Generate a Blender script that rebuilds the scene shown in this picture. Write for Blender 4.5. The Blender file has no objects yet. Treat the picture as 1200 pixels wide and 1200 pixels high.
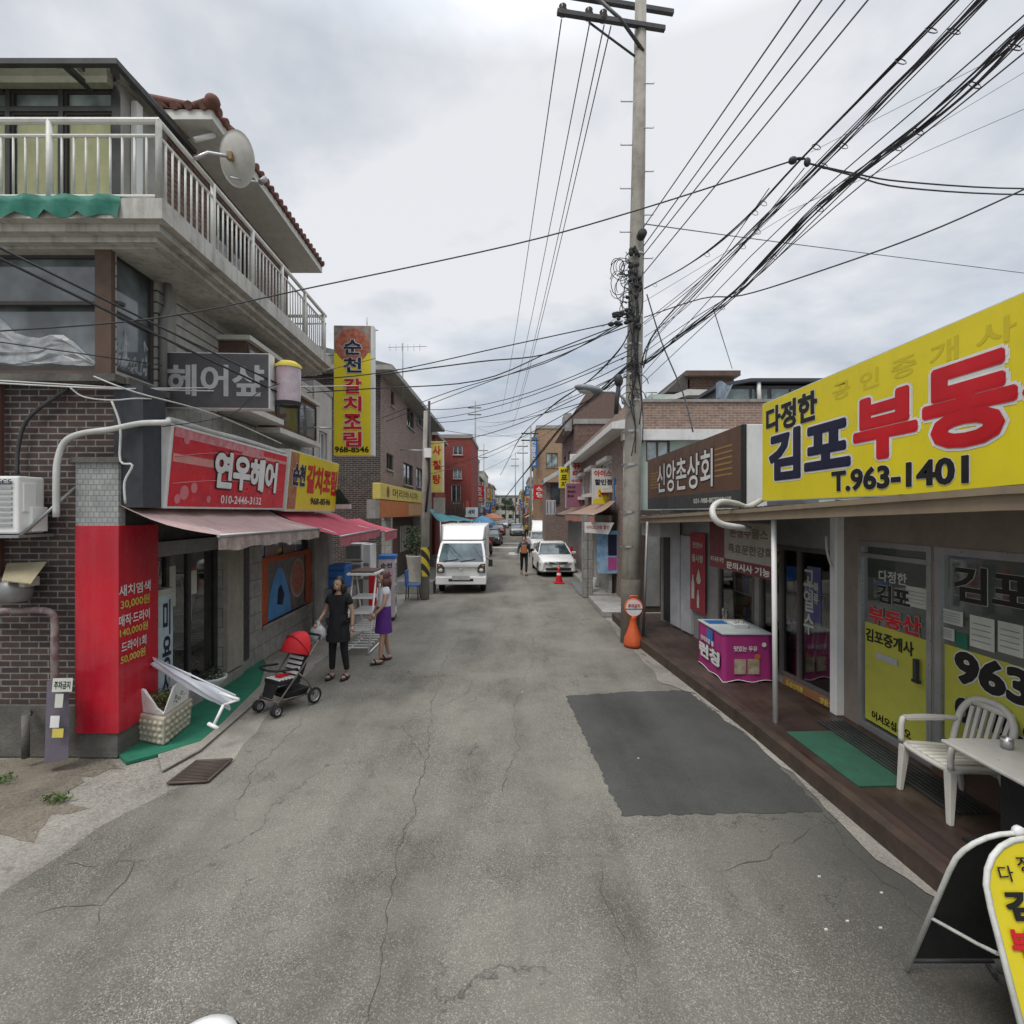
import bpy, bmesh, math, random
from mathutils import Vector, Matrix
random.seed(7)
S = bpy.context.scene
COL = S.collection
R = math.radians
V = Vector
CH = 2.7                      # camera height; the photo is a 90 degree view, level
def P(px, py, Y): return V(((px-600)*Y/600, Y, CH-(py-600)*Y/600))
def G(px, py, z=0.0):
    Y = (CH-z)*600/(py-600)
    return V(((px-600)*Y/600, Y, z))

# ---------------------------------------------------------------- materials
def _nt(name):
    m = bpy.data.materials.new(name); m.use_nodes = True
    nt = m.node_tree; b = nt.nodes['Principled BSDF']
    return m, nt, b
def c4(c): return (c[0], c[1], c[2], 1)
def N(nt, t, **kw):
    n = nt.nodes.new(t)
    for k, v in kw.items():
        if k in n.inputs: n.inputs[k].default_value = v
        else: setattr(n, k, v)
    return n
def mixc(nt, fac, a, b, blend='MIX'):
    n = nt.nodes.new('ShaderNodeMix'); n.data_type = 'RGBA'; n.blend_type = blend
    for s, v in ((n.inputs[0], fac), (n.inputs[6], a), (n.inputs[7], b)):
        if hasattr(v, 'links') or hasattr(v, 'is_linked'): nt.links.new(v, s)
        elif isinstance(v, (int, float)): s.default_value = v
        else: s.default_value = c4(v)
    return n.outputs[2]
def ramp(nt, src, p0, p1, v0=0, v1=1):
    n = N(nt, 'ShaderNodeMapRange'); nt.links.new(src, n.inputs[0])
    n.inputs[1].default_value = p0; n.inputs[2].default_value = p1
    n.inputs[3].default_value = v0; n.inputs[4].default_value = v1
    return n.outputs[0]
def noise(nt, co, scale, detail=4, rough=.6, sc3=None, dist=0):
    n = N(nt, 'ShaderNodeTexNoise', Scale=scale, Detail=detail, Roughness=rough, Distortion=dist)
    if sc3:
        mp = N(nt, 'ShaderNodeMapping'); mp.inputs['Scale'].default_value = sc3
        nt.links.new(co, mp.inputs[0]); co = mp.outputs[0]
    nt.links.new(co, n.inputs['Vector'])
    return n.outputs[0]
def coord(nt, kind='Object'):
    if kind == 'World': return N(nt, 'ShaderNodeNewGeometry').outputs['Position']
    return N(nt, 'ShaderNodeTexCoord').outputs[kind]
_mc = {}
def pm(name, c, c2=None, scale=3.0, rough=.7, metal=0.0, bump=0.0, bscale=60, dirt=.35, streak=0.0, spec=.4, dirtc=(.07, .06, .05)):
    """painted / plain surface: base tone varied by noise, grime and rain streaks"""
    if name in _mc: return _mc[name]
    m, nt, b = _nt(name)
    co = coord(nt, 'World')
    c2 = c2 or tuple(x*.78 for x in c)
    col = mixc(nt, ramp(nt, noise(nt, co, scale), .35, .7), c, c2)
    if dirt: col = mixc(nt, ramp(nt, noise(nt, co, scale*2.3, 6, .7), .5, .85, 0, dirt), col, dirtc)
    if streak: col = mixc(nt, ramp(nt, noise(nt, co, 1, 5, .6, (9, 9, .7)), .48, .8, 0, streak), col, dirtc)
    nt.links.new(col, b.inputs['Base Color'])
    r = ramp(nt, noise(nt, co, scale*4), .3, .7, max(rough-.1, .02), min(rough+.12, 1))
    nt.links.new(r, b.inputs['Roughness'])
    b.inputs['Metallic'].default_value = metal; b.inputs['Specular IOR Level'].default_value = spec
    if bump:
        bp = N(nt, 'ShaderNodeBump', Strength=bump, Distance=.01)
        nt.links.new(noise(nt, co, bscale, 3), bp.inputs['Height']); nt.links.new(bp.outputs[0], b.inputs['Normal'])
    _mc[name] = m; return m
def brickm(name, c1, c2, mortar, bw=.21, bh=.07, ms=.008, dirt=.4, rough=.85, grime=(.05, .045, .04)):
    if name in _mc: return _mc[name]
    m, nt, b = _nt(name)
    uv = coord(nt, 'UV'); co = coord(nt, 'World')
    br = N(nt, 'ShaderNodeTexBrick', Scale=1.0)
    br.inputs['Color1'].default_value = c4(c1); br.inputs['Color2'].default_value = c4(c2); br.inputs['Mortar'].default_value = c4(mortar)
    br.inputs['Mortar Size'].default_value = ms; br.inputs['Brick Width'].default_value = bw; br.inputs['Row Height'].default_value = bh
    br.inputs['Bias'].default_value = -.1
    nt.links.new(uv, br.inputs['Vector'])
    col = mixc(nt, ramp(nt, noise(nt, co, 9, 4), .35, .7, 0, .55), br.outputs[0], tuple(x*.5 for x in c2))
    col = mixc(nt, ramp(nt, noise(nt, co, .8, 6, .65), .42, .75, 0, dirt), col, grime)
    nt.links.new(col, b.inputs['Base Color']); b.inputs['Roughness'].default_value = rough
    bp = N(nt, 'ShaderNodeBump', Strength=.6, Distance=.01); bp.invert = True
    nt.links.new(br.outputs[1], bp.inputs['Height']); nt.links.new(bp.outputs[0], b.inputs['Normal'])
    _mc[name] = m; return m
def darkglass(name, c=(.02, .024, .028), rough=.04):
    if name in _mc: return _mc[name]
    m, nt, b = _nt(name)
    co = coord(nt, 'World')
    nt.links.new(mixc(nt, ramp(nt, noise(nt, co, 1.4, 3), .4, .65), c, tuple(min(1, x*3+.02) for x in c)), b.inputs['Base Color'])
    b.inputs['Roughness'].default_value = rough; b.inputs['Specular IOR Level'].default_value = .8
    bp = N(nt, 'ShaderNodeBump', Strength=.05, Distance=.05); nt.links.new(noise(nt, co, 2.5, 1), bp.inputs['Height']); nt.links.new(bp.outputs[0], b.inputs['Normal'])
    _mc[name] = m; return m
def clearglass(name='shop glass', tint=(.75, .8, .8)):
    if name in _mc: return _mc[name]
    m, nt, b = _nt(name); nt.nodes.remove(b)
    out = nt.nodes['Material Output']
    tr = N(nt, 'ShaderNodeBsdfTransparent'); tr.inputs[0].default_value = c4(tint)
    gl = N(nt, 'ShaderNodeBsdfGlossy'); gl.inputs['Roughness'].default_value = .03
    fr = N(nt, 'ShaderNodeFresnel', IOR=1.5)
    ad = N(nt, 'ShaderNodeMath', operation='ADD'); nt.links.new(fr.outputs[0], ad.inputs[0]); ad.inputs[1].default_value = .12
    mx = N(nt, 'ShaderNodeMixShader'); nt.links.new(ad.outputs[0], mx.inputs[0]); nt.links.new(tr.outputs[0], mx.inputs[1]); nt.links.new(gl.outputs[0], mx.inputs[2])
    nt.links.new(mx.outputs[0], out.inputs[0])
    _mc[name] = m; return m

# ---------------------------------------------------------------- mesh builder
class MB:
    def __init__(s): s.v = []; s.f = []; s.sm = []
    def add(s, vs, fs, smooth=False):
        o = len(s.v); s.v += [V(v) for v in vs]
        for f in fs: s.f.append([i+o for i in f]); s.sm.append(smooth)
        return s
    def quad(s, *p): return s.add(p, [tuple(range(len(p)))])
    def hexa(s, b, t):           # bottom ring (ccw seen from above), top ring
        n = len(b)
        return s.add(list(b)+list(t), [tuple(range(n))[::-1], tuple(range(n, 2*n))] + [(i, (i+1) % n, n+(i+1) % n, n+i) for i in range(n)])
    def box(s, x0, x1, y0, y1, z0, z1):
        return s.hexa([(x0, y0, z0), (x1, y0, z0), (x1, y1, z0), (x0, y1, z0)], [(x0, y0, z1), (x1, y0, z1), (x1, y1, z1), (x0, y1, z1)])
    def fbox(s, F, u0, u1, v0, v1, w0, w1):
        p = lambda u, v, w: F.p(u, v, w)
        return s.hexa([p(u0, v0, w1), p(u1, v0, w1), p(u1, v0, w0), p(u0, v0, w0)], [p(u0, v1, w1), p(u1, v1, w1), p(u1, v1, w0), p(u0, v1, w0)])
    def fquad(s, F, u0, u1, v0, v1, w=0):
        return s.quad(F.p(u0, v0, w), F.p(u1, v0, w), F.p(u1, v1, w), F.p(u0, v1, w))
    def tube(s, pts, r, n=6, r1=None, cap=True, smooth=True):
        pts = [V(p) for p in pts]; k = len(pts); vs = []; fs = []
        up = None
        for i, p in enumerate(pts):
            d = (pts[min(i+1, k-1)]-pts[max(i-1, 0)])
            if d.length < 1e-9: d = V((0, 0, 1))
            d.normalize()
            if up is None: up = V((0, 0, 1)) if abs(d.z) < .9 else V((1, 0, 0))
            a = d.cross(up)
            if a.length < 1e-6: a = d.orthogonal()
            a.normalize(); b = a.cross(d); up = b
            rr = r if r1 is None else r+(r1-r)*i/(k-1)
            if isinstance(r, (list, tuple)): rr = r[i]
            for j in range(n):
                t = 2*math.pi*j/n
                vs.append(p+a*math.cos(t)*rr+b*math.sin(t)*rr)
        for i in range(k-1):
            for j in range(n): fs.append((i*n+j, (i+1)*n+j, (i+1)*n+(j+1) % n, i*n+(j+1) % n))
        s.add(vs, fs, smooth)
        if cap:
            o = len(s.v)-len(vs)
            s.f.append([o+j for j in range(n)]); s.sm.append(False)
            s.f.append([o+(k-1)*n+j for j in range(n)][::-1]); s.sm.append(False)
        return s
    def lathe(s, prof, c=(0, 0, 0), n=16, a0=0, a1=2*math.pi, axis=None, smooth=True):
        c = V(c); full = abs(a1-a0-2*math.pi) < 1e-6; m = n if full else n+1
        M = Matrix.Identity(3) if axis is None else V(axis).to_track_quat('Z', 'Y').to_matrix()
        vs = []; fs = []
        for r, z in prof:
            for j in range(m):
                t = a0+(a1-a0)*j/n
                vs.append(c+M @ V((r*math.cos(t), r*math.sin(t), z)))
        for i in range(len(prof)-1):
            for j in range(n):
                j2 = (j+1) % m
                fs.append((i*m+j, i*m+j2, (i+1)*m+j2, (i+1)*m+j))
        return s.add(vs, fs, smooth)
    def ball(s, c, r, n=12, k=8):
        if not isinstance(r, (tuple, list)): r = (r, r, r)
        c = V(c); vs = []; fs = []
        for i in range(k+1):
            ph = math.pi*i/k
            for j in range(n):
                t = 2*math.pi*j/n
                vs.append(c+V((r[0]*math.sin(ph)*math.cos(t), r[1]*math.sin(ph)*math.sin(t), -r[2]*math.cos(ph))))
        for i in range(k):
            for j in range(n): fs.append((i*n+j, i*n+(j+1) % n, (i+1)*n+(j+1) % n, (i+1)*n+j))
        return s.add(vs, fs, True)
    def xf(s, M):
        s.v = [M @ v for v in s.v]; return s
    def merge(s, o): 
        k = len(s.v); s.v += o.v; s.f += [[i+k for i in f] for f in o.f]; s.sm += o.sm; return s
    def build(s, name, mat, parent=None, world=True, bevel=0, bseg=2):
        off = V((0, 0, 0))
        if parent is not None and world:
            q = parent
            while q: off += V(q.location); q = q.parent
        me = bpy.data.meshes.new(name)
        me.from_pydata([v-off for v in s.v], [], s.f)
        me.update()
        for p, sm in zip(me.polygons, s.sm): p.use_smooth = sm
        if bevel:
            bm = bmesh.new(); bm.from_mesh(me)
            bmesh.ops.remove_doubles(bm, verts=bm.verts, dist=1e-5)
            bmesh.ops.recalc_face_normals(bm, faces=bm.faces)
            ed = [e for e in bm.edges if len(e.link_faces) == 2 and e.calc_face_angle(0) > .5]
            bmesh.ops.bevel(bm, geom=ed, offset=bevel, segments=bseg, affect='EDGES', profile=.5, clamp_overlap=True)
            bm.to_mesh(me); bm.free()
        uv = me.uv_layers.new(name='UVMap').data
        for p in me.polygons:
            n = p.normal
            if abs(n.z) > .75: t = V((1, 0, 0)); w = V((0, 1, 0))
            else: t = V((-n.y, n.x, 0)).normalized(); w = V((0, 0, 1))
            for li in p.loop_indices:
                co = me.vertices[me.loops[li].vertex_index].co+off
                uv[li].uv = (co.dot(t), co.dot(w))
        for mm in (mat if isinstance(mat, (list, tuple)) else [mat]): me.materials.append(mm)
        o = bpy.data.objects.new(name, me); COL.objects.link(o)
        if parent is not None: o.parent = parent
        return o
class Frame:
    def __init__(s, o, ex, ez=(0, 0, 1)):
        s.o = V(o); s.ex = V(ex).normalized(); s.ez = V(ez).normalized(); s.n = s.ex.cross(s.ez)
    def p(s, u, v, w=0): return s.o+s.ex*u+s.ez*v+s.n*w
    def hit(s, px, py):
        d = V(((px-600)/600, 1, -(py-600)/600)); c = V((0, 0, CH))
        t = (s.o-c).dot(s.n)/d.dot(s.n); q = c+d*t-s.o
        return q.dot(s.ex), q.dot(s.ez)
    def rect(s, x0, y0, x1, y1):
        a = s.hit(x0, y0); b = s.hit(x1, y1)
        return min(a[0], b[0]), max(a[0], b[0]), min(a[1], b[1]), max(a[1], b[1])
    def out(s, w): return Frame(s.o+s.n*w, s.ex, s.ez)

def tag(o, label=None, cat=None, group=None, kind=None):
    if label: o['label'] = label
    if cat: o['category'] = cat
    if group: o['group'] = group
    if kind: o['kind'] = kind
    return o
def thing(name, label, cat, loc=(0, 0, 0), rz=0, group=None):
    o = bpy.data.objects.new(name, None); COL.objects.link(o); o.empty_display_size = .1
    o.location = loc; o.rotation_euler = (0, 0, rz)
    return tag(o, label, cat, group)
def solo(mb, name, mat, label, cat, group=None, **k): return tag(mb.build(name, mat, None, **k), label, cat, group)
def struct(mb, name, mat): return tag(mb.build(name, mat), kind='structure')
def copy_tree(o, parent=None):
    kids = [c for c in o.children]
    c = o.copy(); COL.objects.link(c); c.parent = parent
    for k in kids: copy_tree(k, c)
    return c

# ---------------------------------------------------------------- walls, windows
def holed_wall(mb, F, u0, u1, v0, v1, holes, depth=.12):
    us = sorted({u0, u1, *[h[0] for h in holes], *[h[1] for h in holes]}); vs = sorted({v0, v1, *[h[2] for h in holes], *[h[3] for h in holes]})
    us = [u for u in us if u0 <= u <= u1]; vs = [v for v in vs if v0 <= v <= v1]
    for i in range(len(us)-1):
        for j in range(len(vs)-1):
            cu = (us[i]+us[i+1])/2; cv = (vs[j]+vs[j+1])/2
            if any(h[0] < cu < h[1] and h[2] < cv < h[3] for h in holes): continue
            mb.fquad(F, us[i], us[i+1], vs[j], vs[j+1])
    for a, b, c, d in holes:
        mb.quad(F.p(a, c, 0), F.p(a, d, 0), F.p(a, d, -depth), F.p(a, c, -depth))
        mb.quad(F.p(b, d, 0), F.p(b, c, 0), F.p(b, c, -depth), F.p(b, d, -depth))
        mb.quad(F.p(a, d, 0), F.p(b, d, 0), F.p(b, d, -depth), F.p(a, d, -depth))
        mb.quad(F.p(b, c, 0), F.p(a, c, 0), F.p(a, c, -depth), F.p(b, c, -depth))
    return mb
def window(F, h, parent, fm, gm, nu=2, nv=1, depth=.12, t=.045, name='window', sill=None, curtain=None):
    a, b, c, d = h; mb = MB(); w0, w1 = -depth+.01, -depth+.06
    mb.fbox(F, a, b, c, c+t, w0, w1).fbox(F, a, b, d-t, d, w0, w1).fbox(F, a, a+t, c+t, d-t, w0, w1).fbox(F, b-t, b, c+t, d-t, w0, w1)
    for i in range(1, nu):
        u = a+(b-a)*i/nu; mb.fbox(F, u-t/2, u+t/2, c+t, d-t, w0, w1-.003)
    for j in range(1, nv):
        v = c+(d-c)*j/nv; mb.fbox(F, a+t, b-t, v-t/2, v+t/2, w0, w1-.006)
    o = mb.build(name, fm, parent)
    MB().fquad(F, a+.01, b-.01, c+.01, d-.01, -depth+.02).build('pane', gm, o)
    if sill: MB().fbox(F, a-.06, b+.06, c-.07, c-.003, .0, .07).build('sill', sill, o)
    if curtain: MB().fquad(F, a+.02, b-.02, c+.02, d-.02, -depth-.05).build('curtain', curtain, o)
    return o

# ---------------------------------------------------------------- lettering
_tc = {}
TS = bpy.data.scenes.new('workbench')
def _evalmesh(o):
    vl = TS.view_layers[0]; vl.update(); return bpy.data.meshes.new_from_object(o.evaluated_get(vl.depsgraph))
def _textmesh(body, bold=0.0, spacing=1.0, line=1.0, align='LEFT', ls=0.0):
    k = (body, bold, spacing, line, align)
    if k in _tc: return _tc[k]
    c = bpy.data.curves.new('tmp', 'FONT'); c.body = body; c.offset = bold; c.resolution_u = 3
    c.space_character = spacing; c.space_line = line; c.align_x = align
    o = bpy.data.objects.new('tmp', c); TS.collection.objects.link(o)
    me = _evalmesh(o)
    vs = [V(v.co) for v in me.vertices]; fs = [tuple(p.vertices) for p in me.polygons]
    bpy.data.objects.remove(o); bpy.data.curves.remove(c); bpy.data.meshes.remove(me)
    _tc[k] = (vs, fs); return _tc[k]
def text(F, body, rect, mat, parent, bold=.02, w=.004, outline=None, obold=None, name='lettering', spacing=1.0, align='LEFT', line=1.0, rot=0, shadow=None):
    """lettering fitted to a rectangle (u0,u1,v0,v1) of the sign's own plane"""
    u0, u1, v0, v1 = rect
    base, _ = _textmesh(body, min(bold, .02), spacing, line, align)
    if not base: return None
    xs = [p.x for p in base]; ys = [p.y for p in base]
    x0, x1, y0, y1 = min(xs), max(xs), min(ys), max(ys)
    sx = (u1-u0)/max(x1-x0, 1e-6); sy = (v1-v0)/max(y1-y0, 1e-6)
    def mk(b, m, ww, nm, par):
        b0 = min(b, .02); vs, fs = _textmesh(body, b0, spacing, line, align); mb = MB()
        rr = b-b0; k = 0 if rr < .004 else 10     # heavier weights: shifted layers, each a hair above the last
        for i in range(k+1):
            dx, dy = (0, 0) if i == 0 else (math.cos(i*6.2832/k)*rr, math.sin(i*6.2832/k)*rr)
            mb.add([F.p(u0+(p.x+dx-x0)*sx, v0+(p.y+dy-y0)*sy, ww+.00025*(k-i)) for p in vs], fs)
        return mb.build(nm, m, par)
    o = mk(bold, mat, w+(.005 if outline else 0), name, parent)
    if outline: mk(bold+(obold or .03), outline, w, name+'_outline', parent)
    return o

def skin(verts, edges, radii, name, mat, parent, sub=2, extra=None):
    me = bpy.data.meshes.new('tmp'); me.from_pydata([V(v) for v in verts], edges, [])
    o = bpy.data.objects.new('tmp', me); TS.collection.objects.link(o)
    m = o.modifiers.new('skin', 'SKIN'); m.use_smooth_shade = True
    for i, r in enumerate(radii):
        d = me.skin_vertices[0].data[i]; d.radius = (r, r) if not isinstance(r, tuple) else r; d.use_root = (i == 0)
    s2 = o.modifiers.new('sub', 'SUBSURF'); s2.levels = sub; s2.render_levels = sub
    ev = _evalmesh(o)
    mb = MB(); mb.add([v.co.copy() for v in ev.vertices], [tuple(p.vertices) for p in ev.polygons], True)
    bpy.data.objects.remove(o); bpy.data.meshes.remove(me); bpy.data.meshes.remove(ev)
    if extra: mb.merge(extra)
    return mb.build(name, mat, parent, world=False)
def midr(F, x0, x1, y0, y1):
    a = F.hit(x0, y0)[0]; b = F.hit(x1, y0)[0]; m = (x0+x1)/2; c = F.hit(m, y0)[1]; d = F.hit(m, y1)[1]
    return min(a, b), max(a, b), min(c, d), max(c, d)
def leaves(mb, c, r, n, size, flat=1.0):
    for _ in range(n):
        d = V((random.gauss(0, 1), random.gauss(0, 1), random.gauss(0, 1)*flat)); d = d/ max(d.length, .001)*(random.random()**.45)
        p = V(c)+V((d.x*r[0], d.y*r[1], d.z*r[2]))
        a = V((random.uniform(-1, 1), random.uniform(-1, 1), random.uniform(-.6, .9))).normalized()*size*random.uniform(.6, 1.3)
        b = a.orthogonal().normalized(); b.rotate(Matrix.Rotation(random.uniform(0, 6.28), 3, a.normalized())); b *= a.length*.45
        mb.add([p-a*.5, p+b*.5, p+a*.5, p-b*.5], [(0, 1, 2, 3)])
    return mb
# ================================================================ camera, world, light
cam = bpy.data.cameras.new('camera'); cam.lens_unit = 'FOV'; cam.angle = R(90); cam.clip_end = 3000; cam.clip_start = .05
co_ = bpy.data.objects.new('camera', cam); COL.objects.link(co_); co_.location = (0, 0, CH); co_.rotation_euler = (R(90), 0, 0); S.camera = co_
S.render.resolution_x = S.render.resolution_y = 1024
S.view_settings.view_transform = 'Standard'; S.view_settings.look = 'None'; S.view_settings.exposure = 0
wd = bpy.data.worlds.new('World'); S.world = wd; wd.use_nodes = True; nt = wd.node_tree
bg = nt.nodes['Background']; bg.inputs[1].default_value = 1.0
sky = N(nt, 'ShaderNodeTexSky'); sky.sky_type = 'NISHITA'; sky.sun_disc = False; sky.sun_elevation = R(58); sky.sun_rotation = R(140)
tc = N(nt, 'ShaderNodeTexCoord').outputs['Generated']
sep = N(nt, 'ShaderNodeSeparateXYZ'); nt.links.new(tc, sep.inputs[0]); Z = sep.outputs[2]
# flatten the dome to a cloud deck: direction / (z+k)
zk = N(nt, 'ShaderNodeMath', operation='ADD'); nt.links.new(Z, zk.inputs[0]); zk.inputs[1].default_value = .25
zm = N(nt, 'ShaderNodeMath', operation='MAXIMUM'); nt.links.new(zk.outputs[0], zm.inputs[0]); zm.inputs[1].default_value = .08
dv = N(nt, 'ShaderNodeVectorMath', operation='DIVIDE'); nt.links.new(tc, dv.inputs[0])
cb = N(nt, 'ShaderNodeCombineXYZ')
for i in range(3): nt.links.new(zm.outputs[0], cb.inputs[i])
nt.links.new(cb.outputs[0], dv.inputs[1]); cp = dv.outputs[0]
n1 = noise(nt, cp, 1.25, 6, .52, None, .3); n2 = noise(nt, cp, 3.1, 5, .55)
ad = N(nt, 'ShaderNodeMath', operation='MULTIPLY_ADD'); nt.links.new(n2, ad.inputs[0]); ad.inputs[1].default_value = .45; nt.links.new(n1, ad.inputs[2])
cloud = mixc(nt, ramp(nt, ad.outputs[0], .60, .82), (.55, .60, .67), (.90, .91, .935))
skys = N(nt, 'ShaderNodeVectorMath', operation='SCALE'); nt.links.new(sky.outputs[0], skys.inputs[0]); skys.inputs['Scale'].default_value = .1
gap = ramp(nt, noise(nt, cp, .9, 3, .5, (1, 1, 1)), .52, .68, 0, .85)
low = ramp(nt, Z, .36, .12, 0, 1)
gm_ = N(nt, 'ShaderNodeMath', operation='MULTIPLY'); nt.links.new(gap, gm_.inputs[0]); nt.links.new(low, gm_.inputs[1])
col = mixc(nt, gm_.outputs[0], cloud, (.42, .60, .82))
col = mixc(nt, .12, col, skys.outputs[0])
zb = ramp(nt, Z, .66, 1.0, 1.0, 3.9)     # an overcast dome is brightest overhead
fin = N(nt, 'ShaderNodeVectorMath', operation='SCALE'); nt.links.new(col, fin.inputs[0]); nt.links.new(zb, fin.inputs['Scale'])
nt.links.new(fin.outputs[0], bg.inputs[0])
sl = bpy.data.lights.new('sun', 'SUN'); sl.energy = 1.8; sl.angle = R(18); sl.color = (1, .95, .87)
so = bpy.data.objects.new('sun', sl); COL.objects.link(so); so.location = (0, -5, 30); so.rotation_euler = (R(32), 0, R(-40))

# ================================================================ common materials
M = dict(
 dkbrick=brickm('dark red brick', (.075, .042, .034), (.035, .024, .022), (.22, .215, .20), dirt=.35),
 redbrick=brickm('red brown brick', (.19, .085, .06), (.12, .055, .042), (.28, .26, .24), dirt=.3),
 tanbrick=brickm('pale brown brick', (.34, .22, .16), (.25, .155, .12), (.42, .38, .34), dirt=.25),
 pinkbrick=brickm('weathered pink brick', (.30, .20, .165), (.22, .15, .13), (.34, .31, .28), dirt=.3),
 orangebrick=brickm('tan facade brick', (.42, .26, .14), (.34, .2, .11), (.4, .34, .28), dirt=.2),
 redpaint=brickm('red painted brick', (.32, .06, .045), (.26, .05, .04), (.2, .06, .05), dirt=.2),
 tile=brickm('white wall tile', (.38, .39, .38), (.32, .33, .32), (.2, .2, .2), bw=.06, bh=.06, ms=.004, dirt=.2),
 stone=brickm('stone block tile', (.36, .35, .32), (.3, .29, .27), (.12, .12, .11), bw=.3, bh=.3, ms=.006, dirt=.25),
 siding=brickm('grey lap siding', (.43, .42, .39), (.39, .38, .35), (.05, .05, .05), bw=9, bh=.14, ms=.012, dirt=.3),
 conc=pm('weathered concrete', (.34, .33, .31), (.24, .23, .21), 1.5, .9, bump=.3, dirt=.5, streak=.35),
 slab=pm('stained balcony concrete', (.52, .51, .47), (.38, .37, .34), 2, .9, bump=.3, dirt=.5, streak=.55),
 plinth=pm('dirty cement', (.15, .142, .125), (.075, .073, .065), 2.5, .95, bump=.8, bscale=35, dirt=.7, streak=.4),
 white=pm('white paint', (.68, .68, .66), (.6, .6, .58), 2, .5, dirt=.25, streak=.2),
 offwhite=pm('cream railing paint', (.60, .60, .55), (.5, .5, .46), 5, .5, dirt=.3),
 clean=pm('clean white plastic', (.76, .76, .74), (.7, .7, .68), 4, .4, dirt=.12),
 grey=pm('grey metal', (.3, .3, .3), (.22, .22, .22), 4, .45, .4, dirt=.3),
 steel=pm('steel tube', (.5, .5, .5), (.4, .4, .4), 6, .35, .8, dirt=.2),
 dark=pm('dark metal', (.05, .05, .052), (.03, .03, .03), 4, .5, dirt=.2),
 black=pm('black rubber', (.018, .018, .02), (.012, .012, .012), 6, .6, dirt=.1),
 brown=pm('brown painted frame', (.12, .075, .055), (.08, .05, .04), 4, .6, dirt=.3),
 red=pm('red sign sheet', (.60, .022, .035), (.42, .02, .035), 2.5, .35, dirt=.2, dirtc=(.6, .35, .35)),
 dkred=pm('deep red panel', (.52, .010, .025), (.36, .010, .025), 1.2, .25, dirt=.10, dirtc=(.5, .2, .22), streak=.12),
 yellow=pm('yellow sign sheet', (.72, .60, .02), (.66, .55, .02), 1.6, .4, dirt=.22, streak=.10, dirtc=(.35, .28, .03)),
 vyellow=pm('yellow vinyl', (.50, .49, .07), (.44, .43, .06), 3, .5, dirt=.1),
 navy=pm('navy lettering', (.012, .014, .045), dirt=0, rough=.45),
 ink=pm('black lettering', (.012, .012, .012), dirt=0, rough=.45),
 rlet=pm('red lettering', (.56, .012, .02), dirt=.05, rough=.4, dirtc=(.5, .2, .2)),
 wlet=pm('white lettering', (.74, .74, .72), dirt=.08, rough=.45),
 ylet=pm('yellow lettering', (.62, .52, .1), dirt=.08, rough=.45),
 glet=pm('ghost lettering', (.58, .48, .02), (.55, .43, .02), 14, .5, dirt=.1),
 glass=darkglass('upper window glass'), paleglass=darkglass('pale window glass', (.14, .17, .17)),
 shopglass=clearglass(), green=pm('green carpet', (.02, .17, .10), (.015, .13, .075), 3, .95, bump=.5, bscale=300, dirt=.35),
 orange=pm('orange sheet', (.50, .16, .05), dirt=.2, rough=.5), blue=pm('blue sheet', (.03, .15, .42), dirt=.15, rough=.5),
 teal=pm('teal tarpaulin', (.06, .26, .3), dirt=.25), curtain=pm('yellowed curtain', (.42, .42, .24), (.36, .36, .2), 3, .9, dirt=.2, streak=.3),
 leaf=pm('leaf green', (.05, .1, .025), (.09, .13, .03), 20, .6, dirt=0), leafd=pm('dark leaf', (.025, .05, .02), (.05, .08, .03), 12, .6, dirt=0),
 soil=pm('potting soil', (.05, .035, .025), dirt=.2, rough=1), cable=pm('cable sheath', (.035, .035, .038), dirt=0, rough=.6),
 cableg=pm('grey cable sheath', (.16, .16, .17), dirt=0, rough=.6), pvc=pm('white pvc pipe', (.6, .6, .57), dirt=.25, rough=.45),
 poleconc=pm('pole concrete', (.34, .32, .28), (.25, .235, .20), 2.2, .9, bump=.3, dirt=.45, streak=.4),
 roofgrey=pm('grey roof sheet', (.16, .165, .17), dirt=.3), paper=pm('paper notice', (.55, .57, .5), dirt=.1, rough=.8),
 rubber=pm('tyre', (.02, .02, .02), dirt=.2, rough=.8), cream=pm('cream plaster', (.45, .43, .38), (.38, .36, .32), 1.5, .85, dirt=.3, streak=.3),
 mint=pm('pale green plaster', (.36, .43, .38), (.3, .37, .33), 1.5, .85, dirt=.3, streak=.25),
)
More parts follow.
